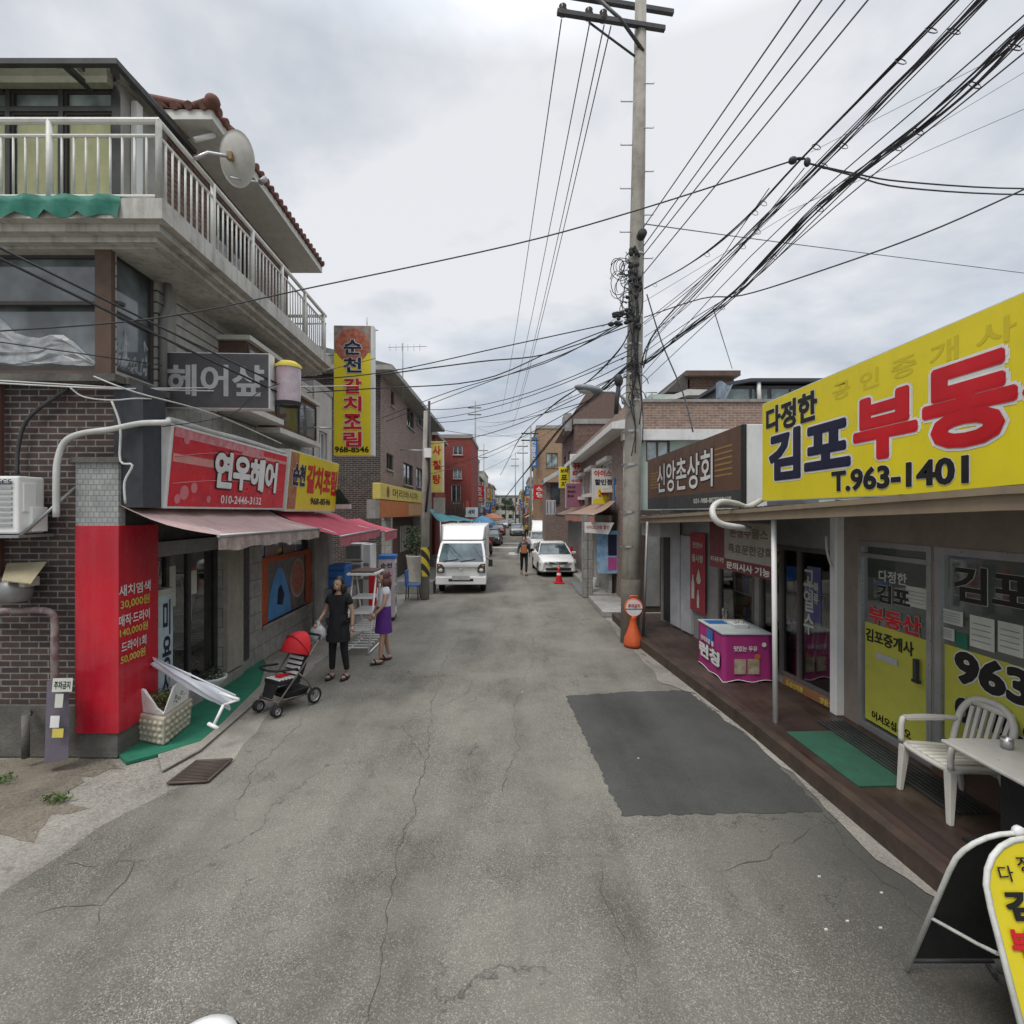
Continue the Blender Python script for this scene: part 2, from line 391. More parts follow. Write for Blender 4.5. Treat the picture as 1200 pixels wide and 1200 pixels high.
# ================================================================ ground
def asphalt(name, base, dark, speck=.9, cracks=True, scale=1.0, deck_dark=False, fine=True):
    m, nt, b = _nt(name); co = coord(nt, 'World')
    g1 = noise(nt, co, 75*scale, 2, .6); g2 = noise(nt, co, 190, 1, .5)
    vo = N(nt, 'ShaderNodeTexVoronoi', Scale=150.0); nt.links.new(co, vo.inputs['Vector'])
    sepc = N(nt, 'ShaderNodeSeparateColor'); nt.links.new(vo.outputs['Color'], sepc.inputs[0])
    col = mixc(nt, ramp(nt, g1, .35, .65), dark, base)
    col = mixc(nt, ramp(nt, sepc.outputs[0], .72, .98, 0, speck), col, tuple(min(1, x*1.9) for x in base))
    col = mixc(nt, ramp(nt, sepc.outputs[1], .76, .98, 0, speck*.7), col, tuple(x*.5 for x in dark))
    # wheel tracks, long stains, patches
    col = mixc(nt, ramp(nt, noise(nt, co, 1, 5, .6, (1.4, .22, 1)), .38, .66, 0, .6), col, tuple(x*.55 for x in dark))
    col = mixc(nt, ramp(nt, noise(nt, co, .55, 6, .65), .40, .66, 0, .55), col, tuple(min(1, x*1.45) for x in base))
    col = mixc(nt, ramp(nt, noise(nt, co, 3.5, 5, .7), .62, .74, 0, .55), col, tuple(x*.5 for x in dark))
    if cracks:
        wob = N(nt, 'ShaderNodeTexNoise', Scale=1.3, Detail=8.0, Roughness=.65); nt.links.new(co, wob.inputs['Vector'])
        sc = N(nt, 'ShaderNodeVectorMath', operation='MULTIPLY_ADD'); nt.links.new(wob.outputs['Color'], sc.inputs[0])
        sc.inputs[1].default_value = (.95, .95, .95); nt.links.new(co, sc.inputs[2])
        for scl, wd_, msk in (((.6, .2, 1), .006, (.47, .60)), ((1.3, .8, 1), .008, (.56, .66)), ((4, 3, 1), .025, (.66, .72)))[:3 if fine else 2]:
            mp = N(nt, 'ShaderNodeMapping'); mp.inputs['Scale'].default_value = scl; nt.links.new(sc.outputs[0], mp.inputs[0])
            ve = N(nt, 'ShaderNodeTexVoronoi', Scale=1.0, feature='DISTANCE_TO_EDGE'); nt.links.new(mp.outputs[0], ve.inputs['Vector'])
            line = ramp(nt, ve.outputs['Distance'], wd_*.2, wd_, 1, 0)
            mk = ramp(nt, noise(nt, co, .45+wd_*30, 4), msk[0], msk[1], 0, .75)
            mu = N(nt, 'ShaderNodeMath', operation='MULTIPLY'); nt.links.new(line, mu.inputs[0]); nt.links.new(mk, mu.inputs[1])
            col = mixc(nt, mu.outputs[0], col, (.03, .028, .025))
    if deck_dark:     # asphalt darker towards the deck and the near end, dark stain spots, worn lighter wheel tracks
        sp = N(nt, 'ShaderNodeSeparateXYZ'); nt.links.new(co, sp.inputs[0])
        wx = N(nt, 'ShaderNodeMath', operation='MULTIPLY_ADD'); nt.links.new(noise(nt, co, 1.1, 5), wx.inputs[0]); wx.inputs[1].default_value = 1.6; nt.links.new(sp.outputs[0], wx.inputs[2])
        nx = ramp(nt, wx.outputs[0], 2.2, 3.6, 0, .75); ny = ramp(nt, sp.outputs[1], 6.5, 4.0, 0, 1)
        mm = N(nt, 'ShaderNodeMath', operation='MULTIPLY'); nt.links.new(nx, mm.inputs[0]); nt.links.new(ny, mm.inputs[1])
        col = mixc(nt, mm.outputs[0], col, (.045, .043, .038))
        dots = N(nt, 'ShaderNodeTexVoronoi', Scale=1.1); nt.links.new(co, dots.inputs['Vector'])
        col = mixc(nt, ramp(nt, dots.outputs['Distance'], .05, .035, 0, .6), col, (.05, .048, .045))
    nt.links.new(col, b.inputs['Base Color']); b.inputs['Roughness'].default_value = .88; b.inputs['Specular IOR Level'].default_value = .3
    bp = N(nt, 'ShaderNodeBump', Strength=.45, Distance=.006); nt.links.new(g1, bp.inputs['Height']); nt.links.new(bp.outputs[0], b.inputs['Normal'])
    return m
road_m = asphalt('old asphalt', (.178, .168, .142), (.10, .094, .08), 1.0, True, 1.1, True)
patch_m = asphalt('new asphalt patch', (.066, .065, .060), (.046, .046, .043), .45, False, 1.6)
concg_m = asphalt('broken concrete', (.29, .27, .235), (.15, .14, .12), .5, True, .5, False, False)
dirt_m = asphalt('dirt ground', (.20, .175, .135), (.085, .073, .058), .6, True, .5, False, False)
struct(MB().quad((-900, -200, -.018), (900, -200, -.018), (900, 1500, -.018), (-900, 1500, -.018)), 'ground', concg_m)
def wobble(pts, step=.25, amp=.05, seed=1):
    rnd = random.Random(seed); out = []
    for i in range(len(pts)):
        a = V(pts[i]); b = V(pts[(i+1) % len(pts)]); n = max(1, int((b-a).length/step)) if (b-a).length < 40 else 1
        for k in range(n):
            p = a.lerp(b, k/n)
            if k: p += V((rnd.uniform(-amp, amp), rnd.uniform(-amp, amp), 0))
            out.append(p)
    return out
def sheet(name, pts, z, mat, amp=.05, step=.25, seed=1):
    q = wobble([(p[0], p[1], z) for p in pts], step, amp, seed)
    mb = MB(); bm = bmesh.new(); vs = [bm.verts.new(p) for p in q]; bm.faces.new(vs); bmesh.ops.triangulate(bm, faces=bm.faces)
    bm.verts.index_update(); mb.add([v.co.copy() for v in bm.verts], [tuple(v.index for v in f.verts)[::1] for f in bm.faces]); bm.free()
    return struct(mb, name, mat)
# road edge on the left follows the broken concrete apron
gp = lambda x, y: (G(x, y).x, G(x, y).y)
roadL = [gp(0, 885+160), gp(120, 965), gp(200, 925), gp(265, 900), gp(330, 815), gp(385, 765), gp(430, 735), (-3.25, 15), (-3.9, 24), (-4.4, 45), (-4.8, 90), (-6, 200)]
roadR = [(-1, 200), (2.2, 90), (2.7, 45), (2.75, 25), (2.5, 16), (2.35, 10.5), (2.45, 8.6), (2.85, 6.2), (3.02, 3.5), (3.05, -12)]
sheet('road', [(-7, -12)]+roadL+roadR, -.012, road_m, .035, .3, 3)
q = [G(663, 815), G(735, 810), G(805, 808), G(890, 872), G(965, 950), G(850, 952), G(728, 955)]
sheet('asphalt_patch', [(p.x, p.y) for p in q], -.008, patch_m, .02, .05, 5)
# pale concrete strip between road and deck
q = [G(748, 757), G(775, 800), G(815, 812), G(860, 850), G(930, 905), G(965, 945), G(1010, 990), G(1085, 1045), (3.1, 3.4), (3.1, 6.2), (2.8, 8.4), (2.65, 10.3)]
sheet('gutter_strip', [(p[0], p[1]) for p in q], -.004, concg_m, .045, .15, 9)
q = [G(-60, 900), G(60, 880), G(130, 887), G(150, 900), G(95, 908), G(72, 930), G(105, 945), G(60, 952), G(40, 985), G(0, 975), G(-60, 1010)]
sheet('dirt_strip', [(p[0], p[1]) for p in q], -.014, dirt_m, .07, .13, 12)
# crosswalk band and worn paint far down the street
for i, (x0, x1, y) in enumerate(((-3.6, 1.9, 38.5), (-2.4, 2.2, 44.0))):
    sheet('road_marking', [(x0, y), (x1, y), (x1, y+1.1), (x0, y+1.1)], -.008, pm('worn road paint', (.5, .49, .46), (.3, .29, .27), 6, .8, dirt=.5), .05, .4, i)
sheet('road_marking', [(-.55, 33), (.1, 32.2), (.55, 33.0), (.2, 33.1), (.2, 34.6), (-.2, 34.6), (-.2, 33.1)], -.008, _mc['worn road paint'], .02, .4, 8)

# long cracks and sealed seams in the asphalt, thin ribbons lying on the road sheet
crack_m = pm('crack dirt', (.055, .052, .044), (.085, .08, .068), 8, .95, dirt=0)
def crack(pix, w, seed):
    rnd = random.Random(seed); pts = [G(*p) for p in pix]; fine = []
    for a, b in zip(pts, pts[1:]):
        n = max(2, int((b-a).length/.07)); t = (b-a).normalized(); side = V((-t.y, t.x, 0)); o = 0
        for i in range(n): o = o*.6+rnd.uniform(-.03, .03); fine.append(a.lerp(b, i/n)+side*o)
    fine.append(pts[-1]); vs = []; m = len(fine)
    for i, p in enumerate(fine):
        d = (fine[min(i+1, m-1)]-fine[max(i-1, 0)]).normalized(); ww = w*.6*rnd.uniform(.15, 1.0)*(1 if 0 < i < m-1 else .1); q = V((-d.y, d.x, 0))*ww
        vs += [(p.x-q.x, p.y-q.y, -.0085), (p.x+q.x, p.y+q.y, -.0085)]
    struct(MB().add(vs, [(2*i, 2*i+1, 2*i+3, 2*i+2) for i in range(m-1)]), 'road_crack', crack_m)
for k, (pix, w) in enumerate((([(436, 1195), (447, 1120), (462, 1030), (482, 960), (500, 890), (506, 830), (520, 780), (540, 745)], .008), ([(500, 890), (470, 850), (505, 830), (545, 812), (560, 790)], .006),
    ([(70, 1015), (112, 1012), (160, 1008), (140, 1040), (118, 1062), (104, 1090)], .009), ([(160, 1008), (176, 1004)], .008), ([(118, 1062), (60, 1066), (30, 1075)], .007),
    ([(835, 1025), (860, 1018), (890, 1010), (925, 985), (950, 968)], .008), ([(700, 1010), (712, 1060), (735, 1110), (745, 1150)], .005), ([(625, 745), (628, 770), (612, 800), (600, 840), (606, 880), (590, 930)], .006),
    ([(660, 812), (640, 800), (600, 795), (570, 805)], .007), ([(385, 780), (350, 850), (300, 900), (270, 960)], .006), ([(590, 720), (575, 745), (560, 760)], .008), ([(965, 952), (1000, 1000), (1050, 1040), (1085, 1090)], .010))): crack(pix, w, k)
# ================================================================ LEFT: corner building with the hair salon
YA = 5.68; XA = -4.40; DA = V((-.037, 1, 0)).normalized()
FA = Frame((XA, YA, 0), DA)                      # street side, u runs away from the camera
FF = Frame((XA-8, YA, 0), (1, 0, 0))             # gable side facing the camera: u=8 is the corner
ux = lambda px: FA.hit(px, 600)[0]               # distance along the street side of a photo column
b1 = thing('corner_building', 'dark brick corner building with balcony, glazed roof room and hair salon below', 'building', (-6, 8, 0))
UE = 6.2
# ground-floor street side: openings
salon = FA.rect(180, 640, 262, 772); salon = (ux(180), ux(262), .22, 2.45)
rest = (ux(307), ux(366), .62, 2.45)
MB_ = MB()
wl = MB(); holed_wall(wl, FF, 0, 8, .56, 4.12, [], 0); wl.build('brick_wall', M['dkbrick'], b1)
MB().fbox(FF, 0, 7.999, 0, .56, -.2, .03).build('plinth', M['plinth'], b1)
gw = MB(); holed_wall(gw, FA, .0, UE, 0, 4.12, [salon, rest], .18)
gw.build('ground_floor_wall', M['stone'], b1)
# plain piers between the openings
MB().fbox(FA, ux(262), ux(281), .2, 2.6, .0, .06).build('pier', pm('beige pier', (.36, .33, .28), dirt=.3, streak=.3), b1)
MB().fbox(FA, ux(281), ux(291), .2, 2.6, .0, .02).build('dark_pier', M['dark'], b1)
MB().fbox(FA, ux(366), ux(388), .2, 2.6, .0, .05).build('pier', M['conc'], b1)
MB().fbox(FA, .0, UE, 2.45, 2.75, .0, .05).build('fascia_board', M['dark'], b1)
# upper floor: front wall with big corner glazing
fw = (FF.hit(-400, 0)[0], 8-.22, 4.22, 5.62)
fw = (1.0, 8-.20, 4.27, 5.62)
uw = MB(); holed_wall(uw, FF, 0, 8, 4.12, 5.62, [fw], .15)
uw.build('upper_front_wall', M['brown'], b1)
sw = (.02, ux(184), 4.27, 5.62)
us_ = MB(); holed_wall(us_, FA, 0, UE, 4.12, 5.62, [sw, (ux(352), ux(366), 4.35, 5.1)], .15); us_.build('upper_side_wall', M['siding'], b1)
window((FF), fw, b1, pm('dark bronze frame', (.06, .055, .05), dirt=.2), darkglass('corner glazing', (.05, .06, .065), .06), 4, 1, .12, .07)
o = window(FA, sw, b1, _mc['dark bronze frame'], _mc['corner glazing'], 1, 2, .1, .05)
window(FA, (ux(352), ux(366), 4.35, 5.1), b1, M['white'], M['glass'], 1, 1, .1)
MB().fbox(FF, 7.82, 8.0, 4.2, 5.62, .0, .06).build('corner_post', pm('rusty brown post', (.10, .062, .045), dirt=.3), b1)
MB().fbox(FF, 1.0, 8.06, 5.0, 5.04, -.07, .0).build('transom', _mc['dark bronze frame'], b1)
MB().fbox(FF, 0, 8.1, 4.12, 4.2, .0, .14).fbox(FA, .002, ux(186), 4.12, 4.2, .0, .14).build('ledge', M['plinth'], b1)
# crumpled plastic heaps stored behind the corner glazing are visible at its foot
def heap(F, u0, u1, v0, h, seed):
    rnd = random.Random(seed); mb = MB(); n = 26; k = 10; vs = []
    for j in range(k+1):
        for i in range(n+1):
            t = i/n; s_ = j/k
            top = h*(.55+.35*math.sin(t*9+seed)+.2*math.sin(t*23))
            vs.append(F.p(u0+(u1-u0)*t, v0+top*s_+rnd.uniform(-.02, .02), -.095+.03*rnd.random()*(1 if 0 < j < k else 0)))
    mb.add(vs, [(j*(n+1)+i, j*(n+1)+i+1, (j+1)*(n+1)+i+1, (j+1)*(n+1)+i) for j in range(k) for i in range(n)])
    return mb
plast = pm('crumpled plastic sheet', (.42, .44, .45), (.2, .21, .22), 7, .35, dirt=.3)
heap(FF, 4.2, 7.75, 4.34, .62, 2).merge(heap(FA, .1, ux(180), 4.34, .55, 5)).build('stored_plastic', plast, b1)
# grey panel in the gap beside the corner glazing + downpipe
MB().tube([FA.p(ux(189), 5.6, .08), FA.p(ux(189), 5.3, .08), FA.p(ux(186.5), 5.15, .05), FA.p(ux(186.5), 4.2, .05)], .045, 10).build('downpipe', pm('grey downpipe', (.2, .2, .19), dirt=.3), b1)
MB().fbox(FA, ux(192), ux(205), 4.2, 5.6, .0, .02).build('corner_board', M['conc'], b1)
# two projecting bays with pale caps and sills
for (a, c, z0, z1, wdt) in ((ux(256), ux(297), 4.32, 5.32, .42), (ux(302), ux(352), 4.2, 5.0, .34)):
    w_ = MB().fbox(FA, a, c, z0, z1, 0.0, wdt).build('bay_window', M['brown'], b1)
    MB().fbox(FA, a-.06, c+.06, z1, z1+.07, 0, wdt+.08).build('cap', M['offwhite'], w_)
    MB().fbox(FA, a-.06, c+.06, z0-.09, z0, 0, wdt+.08).build('sill', M['offwhite'], w_)
    mb = MB().fquad(FA, a+.08, c-.08, z0+.08, z1-.1, wdt+.004)
    mb.build('pane', M['glass'], w_)
    f2 = MB()
    for t in (0, .5, 1): 
        u = a+.05+(c-a-.1)*t; f2.fbox(FA, u-.025, u+.025, z0+.05, z1-.05, wdt, wdt+.02)
    f2.build('frame', M['dark'], w_)
# balcony slab, in steps
FB = Frame((-3.62, 5.3, 0), DA); LB = 5.55
def ring(mb, z0, z1, inset, thick=None):
    a = FB.p(0, 0, -inset); b = FB.p(LB-inset*0, 0, -inset)
    mb.hexa([(-12.4, 5.3+inset, z0), (a.x, 5.3+inset, z0), (b.x, b.y, z0), (b.x-1.2, b.y, z0), (-12.4, b.y, z0)], [(-12.4, 5.3+inset, z1), (a.x, 5.3+inset, z1), (b.x, b.y, z1), (b.x-1.2, b.y, z1), (-12.4, b.y, z1)])
sl_ = MB(); ring(sl_, 5.74, 5.95, 0); ring(sl_, 5.66, 5.739, .10); ring(sl_, 5.60, 5.659, .2); ring(sl_, 5.40+.18, 5.599, .3)
sl_.build('balcony_slab', M['slab'], b1)
# third storey set back behind the balcony
b3y = 6.75
F3 = Frame((-4.55, b3y, 0), DA); F3f = Frame((-4.55-6, b3y, 0), (1, 0, 0))
t3 = MB(); holed_wall(t3, F3, 0, 4.0, 5.95, 7.85, [(1.2, 2.4, 6.6, 7.5)], .12); t3.build('top_floor_wall', M['redbrick'], b1)
window(F3, (1.2, 2.4, 6.6, 7.5), b1, M['brown'], M['glass'], 2, 1)
e3 = F3.p(4.0, 0); MB().quad((e3.x, e3.y, 5.95), (e3.x-6, e3.y, 5.95), (e3.x-6, e3.y, 7.9), (e3.x, e3.y, 7.9)).build('end_wall', M['redbrick'], b1)
# glazed roof room on the front terrace
RR = Frame((-12.4, 5.95, 0), (1, 0, 0)); rx1 = 12.4-4.55
holes = [(rx1-.05-.62*(i+1), rx1-.1-.62*i, 6.0, 7.36) for i in range(9)]+[(rx1-.05-.62*(i+1), rx1-.1-.62*i, 7.41, 7.62) for i in range(9)]
g = MB(); holed_wall(g, RR, 0, rx1, 5.95, 7.66, holes, .06); rr = g.build('roof_room_wall', M['dark'], b1)
for h in holes:
    w_ = window(RR, h, b1, _mc['dark bronze frame'], M['paleglass'], 1, 1, .08, .025)
    if h[3] < 7.4: MB().fquad(RR, h[0]+.05, h[1]-.05, 6.05, 7.31, -.045).build('blind', M['curtain'], w_)
MB().quad((-4.55, 5.95, 5.95), (-4.55, b3y, 5.95), (-4.55, b3y, 7.66), (-4.55, 5.95, 7.66)).build('roof_room_side', M['conc'], b1)
MB().box(-4.54, -4.47, 6.1, 6.2, 5.95, 7.6).build('downpipe', M['white'], b1)
# clear canopy over the terrace
cn = MB()
for (x0, x1, y0, y1, z) in ((-12.4, -4.31, 5.58, 5.64, 7.62), (-4.37, -4.31, 5.64, 7.0, 7.62), (-12.4, -4.5, 5.98, 6.04, 7.72), (-4.52, -4.46, 6.04, 7.0, 7.74)): cn.box(x0, x1, y0, y1, z-.03, z+.03)
for i in range(7):
    x = -4.9-1.05*i; cn.hexa([(x-.03, 5.62, 7.57), (x+.03, 5.62, 7.57), (x+.03, 6.75, 7.66), (x-.03, 6.75, 7.66)], [(x-.03, 5.62, 7.62), (x+.03, 5.62, 7.62), (x+.03, 6.75, 7.71), (x-.03, 6.75, 7.71)])
cn.build('canopy_frame', M['dark'], b1)
MB().quad((-12.4, 5.6, 7.665), (-4.33, 5.6, 7.665), (-4.33, 6.9, 7.73), (-12.4, 6.9, 7.73)).build('canopy_sheet', clearglass('clear roof sheet', (.93, .95, .95)), b1)
MB().box(-12.4, -4.62, 5.84, 5.93, 7.60, 7.70).box(-4.56, -4.50, 5.9, 6.8, 7.68, 7.78).build('canopy_edge_board', pm('mossy board', (.27, .27, .2), dirt=.5), b1)
# tiled roof with white eaves
ex0 = F3.p(-.10, 0, .64); ex1 = F3.p(4.2, 0, .64)
ev = MB()
ev.hexa([(-8, ex0.y, 7.82), (ex0.x, ex0.y, 7.82), (ex1.x, ex1.y, 7.82), (-8, ex1.y, 7.82)], [(-8, ex0.y, 7.95), (ex0.x, ex0.y, 7.95), (ex1.x, ex1.y, 7.95), (-8, ex1.y, 7.95)])
ev.build('eaves', M['offwhite'], b1)
rf = MB(); zr = 8.5
rf.quad((ex0.x+.02, ex0.y-.02, 7.953), (ex1.x+.02, ex1.y+.02, 7.953), (-6.9, ex1.y-1.5, zr), (-6.9, ex0.y+1.5, zr))
rf.quad((-9.6, ex0.y-.02, 7.953), (ex0.x+.02, ex0.y-.02, 7.953), (-6.9, ex0.y+1.5, zr))
nt_ = 24
for i in range(nt_):                                          # barrel tiles along the street eave
    t = (i+.5)/nt_; a = V((ex0.x, ex0.y, 7.975)).lerp(V((ex1.x, ex1.y, 7.975)), t)+V((.06, 0, 0))
    rf.tube([a, a+V((-1.0, 0, .20))], .055, 8)
for i in range(10):
    a = V((ex0.x-.1-.19*i, ex0.y-.04, 7.975)); rf.tube([a, a+V((0, 1.0, .25))], .055, 8)
rf.tube([(ex0.x+.05, ex0.y-.05, 8.0), (-6.9, ex0.y+1.5, zr+.06)], .07, 8).ball((ex0.x+.02, ex0.y-.03, 8.02), .095)
rf.build('tiled_roof', pm('rusty clay tile', (.17, .065, .045), (.09, .045, .035), 7, .8, dirt=.4), b1)
MB().tube([(ex0.x-.12, ex0.y+.25, 7.8), (ex0.x-.3, ex0.y+.1, 7.62)], .035, 8).build('gutter_pipe', M['white'], b1)
# back-fill volume so that nothing shows through from the side
MB().quad((-12.4, YA+.3, 0), (-12.4, 12, 0), (-12.4, 12, 8), (-12.4, YA+.3, 8)).build('rear_wall', M['dkbrick'], b1)
e = FA.p(UE, 0); MB().quad((e.x, e.y, 0), (-12.4, e.y, 0), (-12.4, e.y, 5.7), (e.x, e.y, 5.7)).build('rear_wall', M['siding'], b1)
# green tarp on the terrace edge
tp = MB(); n = 24
vs = []
for j in range(5):
    for i in range(n+1):
        x = -6.6+2.55*i/n; vs.append((x, 5.27-.03*math.sin(i*1.7+j), [5.99, 5.965, 5.9, 5.84, 5.76+.04*math.sin(i*2.3)][j]) if j else (x, 5.55, 5.985))
tp.add(vs, [(j*(n+1)+i, j*(n+1)+i+1, (j+1)*(n+1)+i+1, (j+1)*(n+1)+i) for j in range(4) for i in range(n)], True)
solo(tp, 'tarpaulin', pm('green tarpaulin', (.02, .17, .12), dirt=.4), 'faded green tarpaulin hanging over the terrace edge under the white railing', 'tarpaulin')
# balcony railing
rl = thing('balcony_railing', 'cream metal railing with vertical bars around the upper balcony', 'railing', (-3.7, 5.4, 5.95))
p0 = V((-12.2, 5.42, 0)); p1 = V((-3.74, 5.42, 0)); p2 = FB.p(LB-.02, 0, -.12); p3 = V((p2.x-.8, p2.y, 0))
for z, r_ in ((6.84, .035), (6.68, .02), (6.04, .02)): MB().tube([p0+V((0, 0, z)), p1+V((0, 0, z)), p2+V((0, 0, z)), p3+V((0, 0, z))], r_, 8, smooth=False).build('rail', M['offwhite'], rl)
for a, b, n, start in ((p1, p2, 46, 0), (V((-7.2, 5.42, 0)), p1, 27, 0)):
    bar = None
    for i in range(n+1):
        q = a.lerp(b, i/n)
        post = i % 9 == 0
        if post: MB().tube([q+V((0, 0, 5.95)), q+V((0, 0, 6.84))], .032, 8).build('post', M['offwhite'], rl); continue
        if bar is None:
            bar = MB().tube([q+V((0, 0, 6.04)), q+V((0, 0, 6.68))], .0115, 6).build('baluster', M['offwhite'], rl); bq = q
        else:
            c = bar.copy(); COL.objects.link(c); c.location = bar.location+(q-bq)
# satellite dish on the railing
dc = V((-3.45, 6.3, 7.06)); ds = thing('satellite_dish', 'grey satellite dish seen from behind, clamped to the balcony railing', 'satellite dish', (-3.72, 6.35, 6.7))
ax = V((.42, .83, .33)).normalized(); prof = [(.0, .0)]+[(.30*i/8, .08*(i/8)**2) for i in range(1, 9)]+[(.31, .075)]
MB().lathe(prof, dc, 28, axis=ax).build('reflector', pm('dish grey', (.52, .51, .47), dirt=.25), ds)
MB().tube([dc-ax*.01, dc-ax*.1, (-3.62, 6.1, 6.98), (-3.72, 6.0, 6.84)], .022, 8).tube([dc-ax*.02+V((0, 0, -.25)), dc+ax*.42+V((0, 0, -.22))], .012).build('mounting_arm', M['steel'], ds)
MB().box(dc.x-.03, dc.x+.03, dc.y-.06, dc.y, dc.z-.05, dc.z+.04).build('bracket', pm('rusty bracket', (.3, .2, .1), dirt=.5), ds)
MB().tube([dc+ax*.42+V((0, 0, -.22)), dc+ax*.5+V((0, 0, -.15))], .035, 10).build('receiver', M['grey'], ds)

# ---------------- red end pillar of the salon
pl = thing('red_pillar', 'tall deep red corner pillar with hair salon prices lettered on its street side', 'pillar', (-4.4, YA, 0))
xl = FF.hit(94, 600)[0]; zt = 2.7-18/600*YA; us = ux(178)
MB().fbox(Frame(FF.p(0, 0, .07), (1, 0, 0)), xl, 8.09, .27, 2.55, -.1, 0).fbox(FA, -.0, us-.02, .27, 2.55, -.02, .09).build('panel', M['dkred'], pl, bevel=.004)
MB().box(-4.78, -4.34, YA-.05, YA+.3, 0, .27).build('foot', M['plinth'], pl)
MB().fbox(Frame(FF.p(0, 0, .06), (1, 0, 0)), xl, 8.08, 2.55, 3.24, -.1, 0).build('tiled_top', M['tile'], pl)
MB().fbox(Frame(FF.p(0, 0, .10), (1, 0, 0)), xl-.03, 8.12, 3.24, 3.3, -.14, 0).build('cap', M['plinth'], pl)
Fp = FA.out(.094)
for s_, x0, y0, x1, y1, m_ in (('새치염색', 138, 683, 176, 696, 'wlet'), ('30,000원', 140, 699, 175, 711, 'ylet'), ('매직·드라이', 138, 717, 175, 730, 'wlet'), ('140,000원', 139, 732, 173, 743, 'ylet'), ('드라이1회', 141, 748, 171, 760, 'wlet'), ('50,000원', 140, 763, 170, 774, 'ylet')):
    text(Fp, s_, midr(Fp, x0+1, x1, y0, y1), M[m_], pl, .02)
# dark blue-grey column box above the pillar, behind the salon sign
solo(MB().fbox(Frame((-4.40, YA, 0), (1, 0, 0)), .0, .32, 2.75, 4.1, -.35, .02), 'sign_backing_box', pm('slate grey box', (.045, .05, .06), dirt=.3), 'slate grey box behind the left end of the red salon sign', 'box')

# ---------------- shop door of the salon
dr = thing('salon_shopfront', 'dark framed glass door and window of the hair salon behind the red pillar', 'shopfront', FA.p(salon[0], .2))
a, b, c, d = salon
mb = MB(); um = ux(230); 
for u in (a+.03, ux(205), um, b-.03): mb.fbox(FA, u-.035, u+.035, c, d, -.16, -.09)
mb.fbox(FA, a, b, c, c+.1, -.16, -.092).fbox(FA, a, b, d-.12, d, -.16, -.094).build('frame', M['dark'], dr)
MB().fquad(FA, a, b, c, d, -.12).build('pane', M['shopglass'], dr)
MB().fbox(FA, a-.0, b, d-.32, d-.13, -.085, -.02).build('shutter_box', M['grey'], dr)
for k, (x0, y0, x1, y1) in enumerate(((203, 665, 216, 710), (230, 670, 240, 695), (229, 697, 234, 727))):
    r = FA.rect(x0, y0, x1, y1); MB().fquad(FA, *r, -.115).build('notice', M['paper'], dr)
text(FA.out(-.118), '여우샾', FA.rect(180, 660, 198, 672), M['paper'], dr, .01)
text(FA.out(-.118), '미용실', FA.rect(180, 674, 200, 684), M['paper'], dr, .01)
# interior
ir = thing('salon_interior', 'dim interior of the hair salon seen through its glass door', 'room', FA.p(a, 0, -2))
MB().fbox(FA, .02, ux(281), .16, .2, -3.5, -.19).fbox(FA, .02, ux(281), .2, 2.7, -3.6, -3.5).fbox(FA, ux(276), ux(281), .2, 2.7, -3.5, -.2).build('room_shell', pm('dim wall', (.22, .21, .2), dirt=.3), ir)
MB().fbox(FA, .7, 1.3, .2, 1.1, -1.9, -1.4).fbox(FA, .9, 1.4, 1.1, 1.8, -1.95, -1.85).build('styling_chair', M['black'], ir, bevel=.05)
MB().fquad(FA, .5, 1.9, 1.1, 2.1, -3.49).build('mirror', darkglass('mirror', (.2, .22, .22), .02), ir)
# light-box "미용실" stand in the door
mb_ = thing('salon_lightbox', 'narrow upright salon light box with dark blue letters beside the red pillar', 'sign', G(190, 772, .15))
q = FA.out(.06).rect(184, 702, 203, 772); q = (q[0], q[1], .2, q[3]); MB().fbox(FA, q[0], q[1]+.0, .2, q[3]+.03, -.06, .06).build('case', pm('pale blue case', (.45, .56, .6), dirt=.25), mb_, bevel=.01)
MB().fbox(FA, q[0]-.02, q[1]+.02, q[3]+.03, q[3]+.1, -.07, .07).build('lid', M['cream'], mb_)
text(FA.out(.062), '미\n용\n실', (q[0]+.1, q[1]-.05, q[2]+.05, q[3]-.04), M['navy'], mb_, .02, line=.95, align='CENTER')

# ---------------- signs on the street side
def lean_sign(name, label, px0, px1, ytop0, ytop1, z0, z1, x_out, mat, thick=.28, lean=.10, side=M['white']):
    L = thing(name, label, 'sign', FA.p(ux(px0), z0, x_out))
    return L
FS = Frame((-3.83-.037*5.96, 5.96, 2.74), (-.037, 1, 0), (.09, .003, 1)); SL = 3.37
rs = thing('salon_sign', 'long red hair salon sign box with white cartoon letters above the striped awning', 'sign', FS.p(0, 0))
MB().fbox(FS, 0, SL, 0, 1.0, -.25, 0).build('case', M['white'], rs, bevel=.01)
MB().fquad(FS, .05, SL-.03, .03, .97, .004).build('face', M['red'], rs)
for k, (u, v, rr) in enumerate(((.35, .2, .09), (.55, .27, .07), (.22, .12, .06), (.9, .13, .05), (1.0, .9, .05), (.3, .85, .06), (2.7, .3, .03), (2.9, .55, .04))):
    MB().lathe([(0, 0), (rr, 0.0)], FS.p(u, v, .006+.0006*k), 18, axis=FS.n).build('spot', pm('pink print', (.62, .2, .22), dirt=0), rs)
MB().fquad(FS, .07, 1.05, .56, .66, .0055).fquad(FS, 1.7, SL-.05, .82, .87, .0055).build('stripe', pm('faded pink stripe', (.62, .28, .26), dirt=.2), rs)
for (v0, amp) in ((.62, .2), (.30, .12)):
    MB().tube([FS.p(.1+3.1*i/16, v0+amp*math.sin(i/16*math.pi*.9), .008) for i in range(17)], .006, 4).build('stripe', _mc['pink print'], rs)
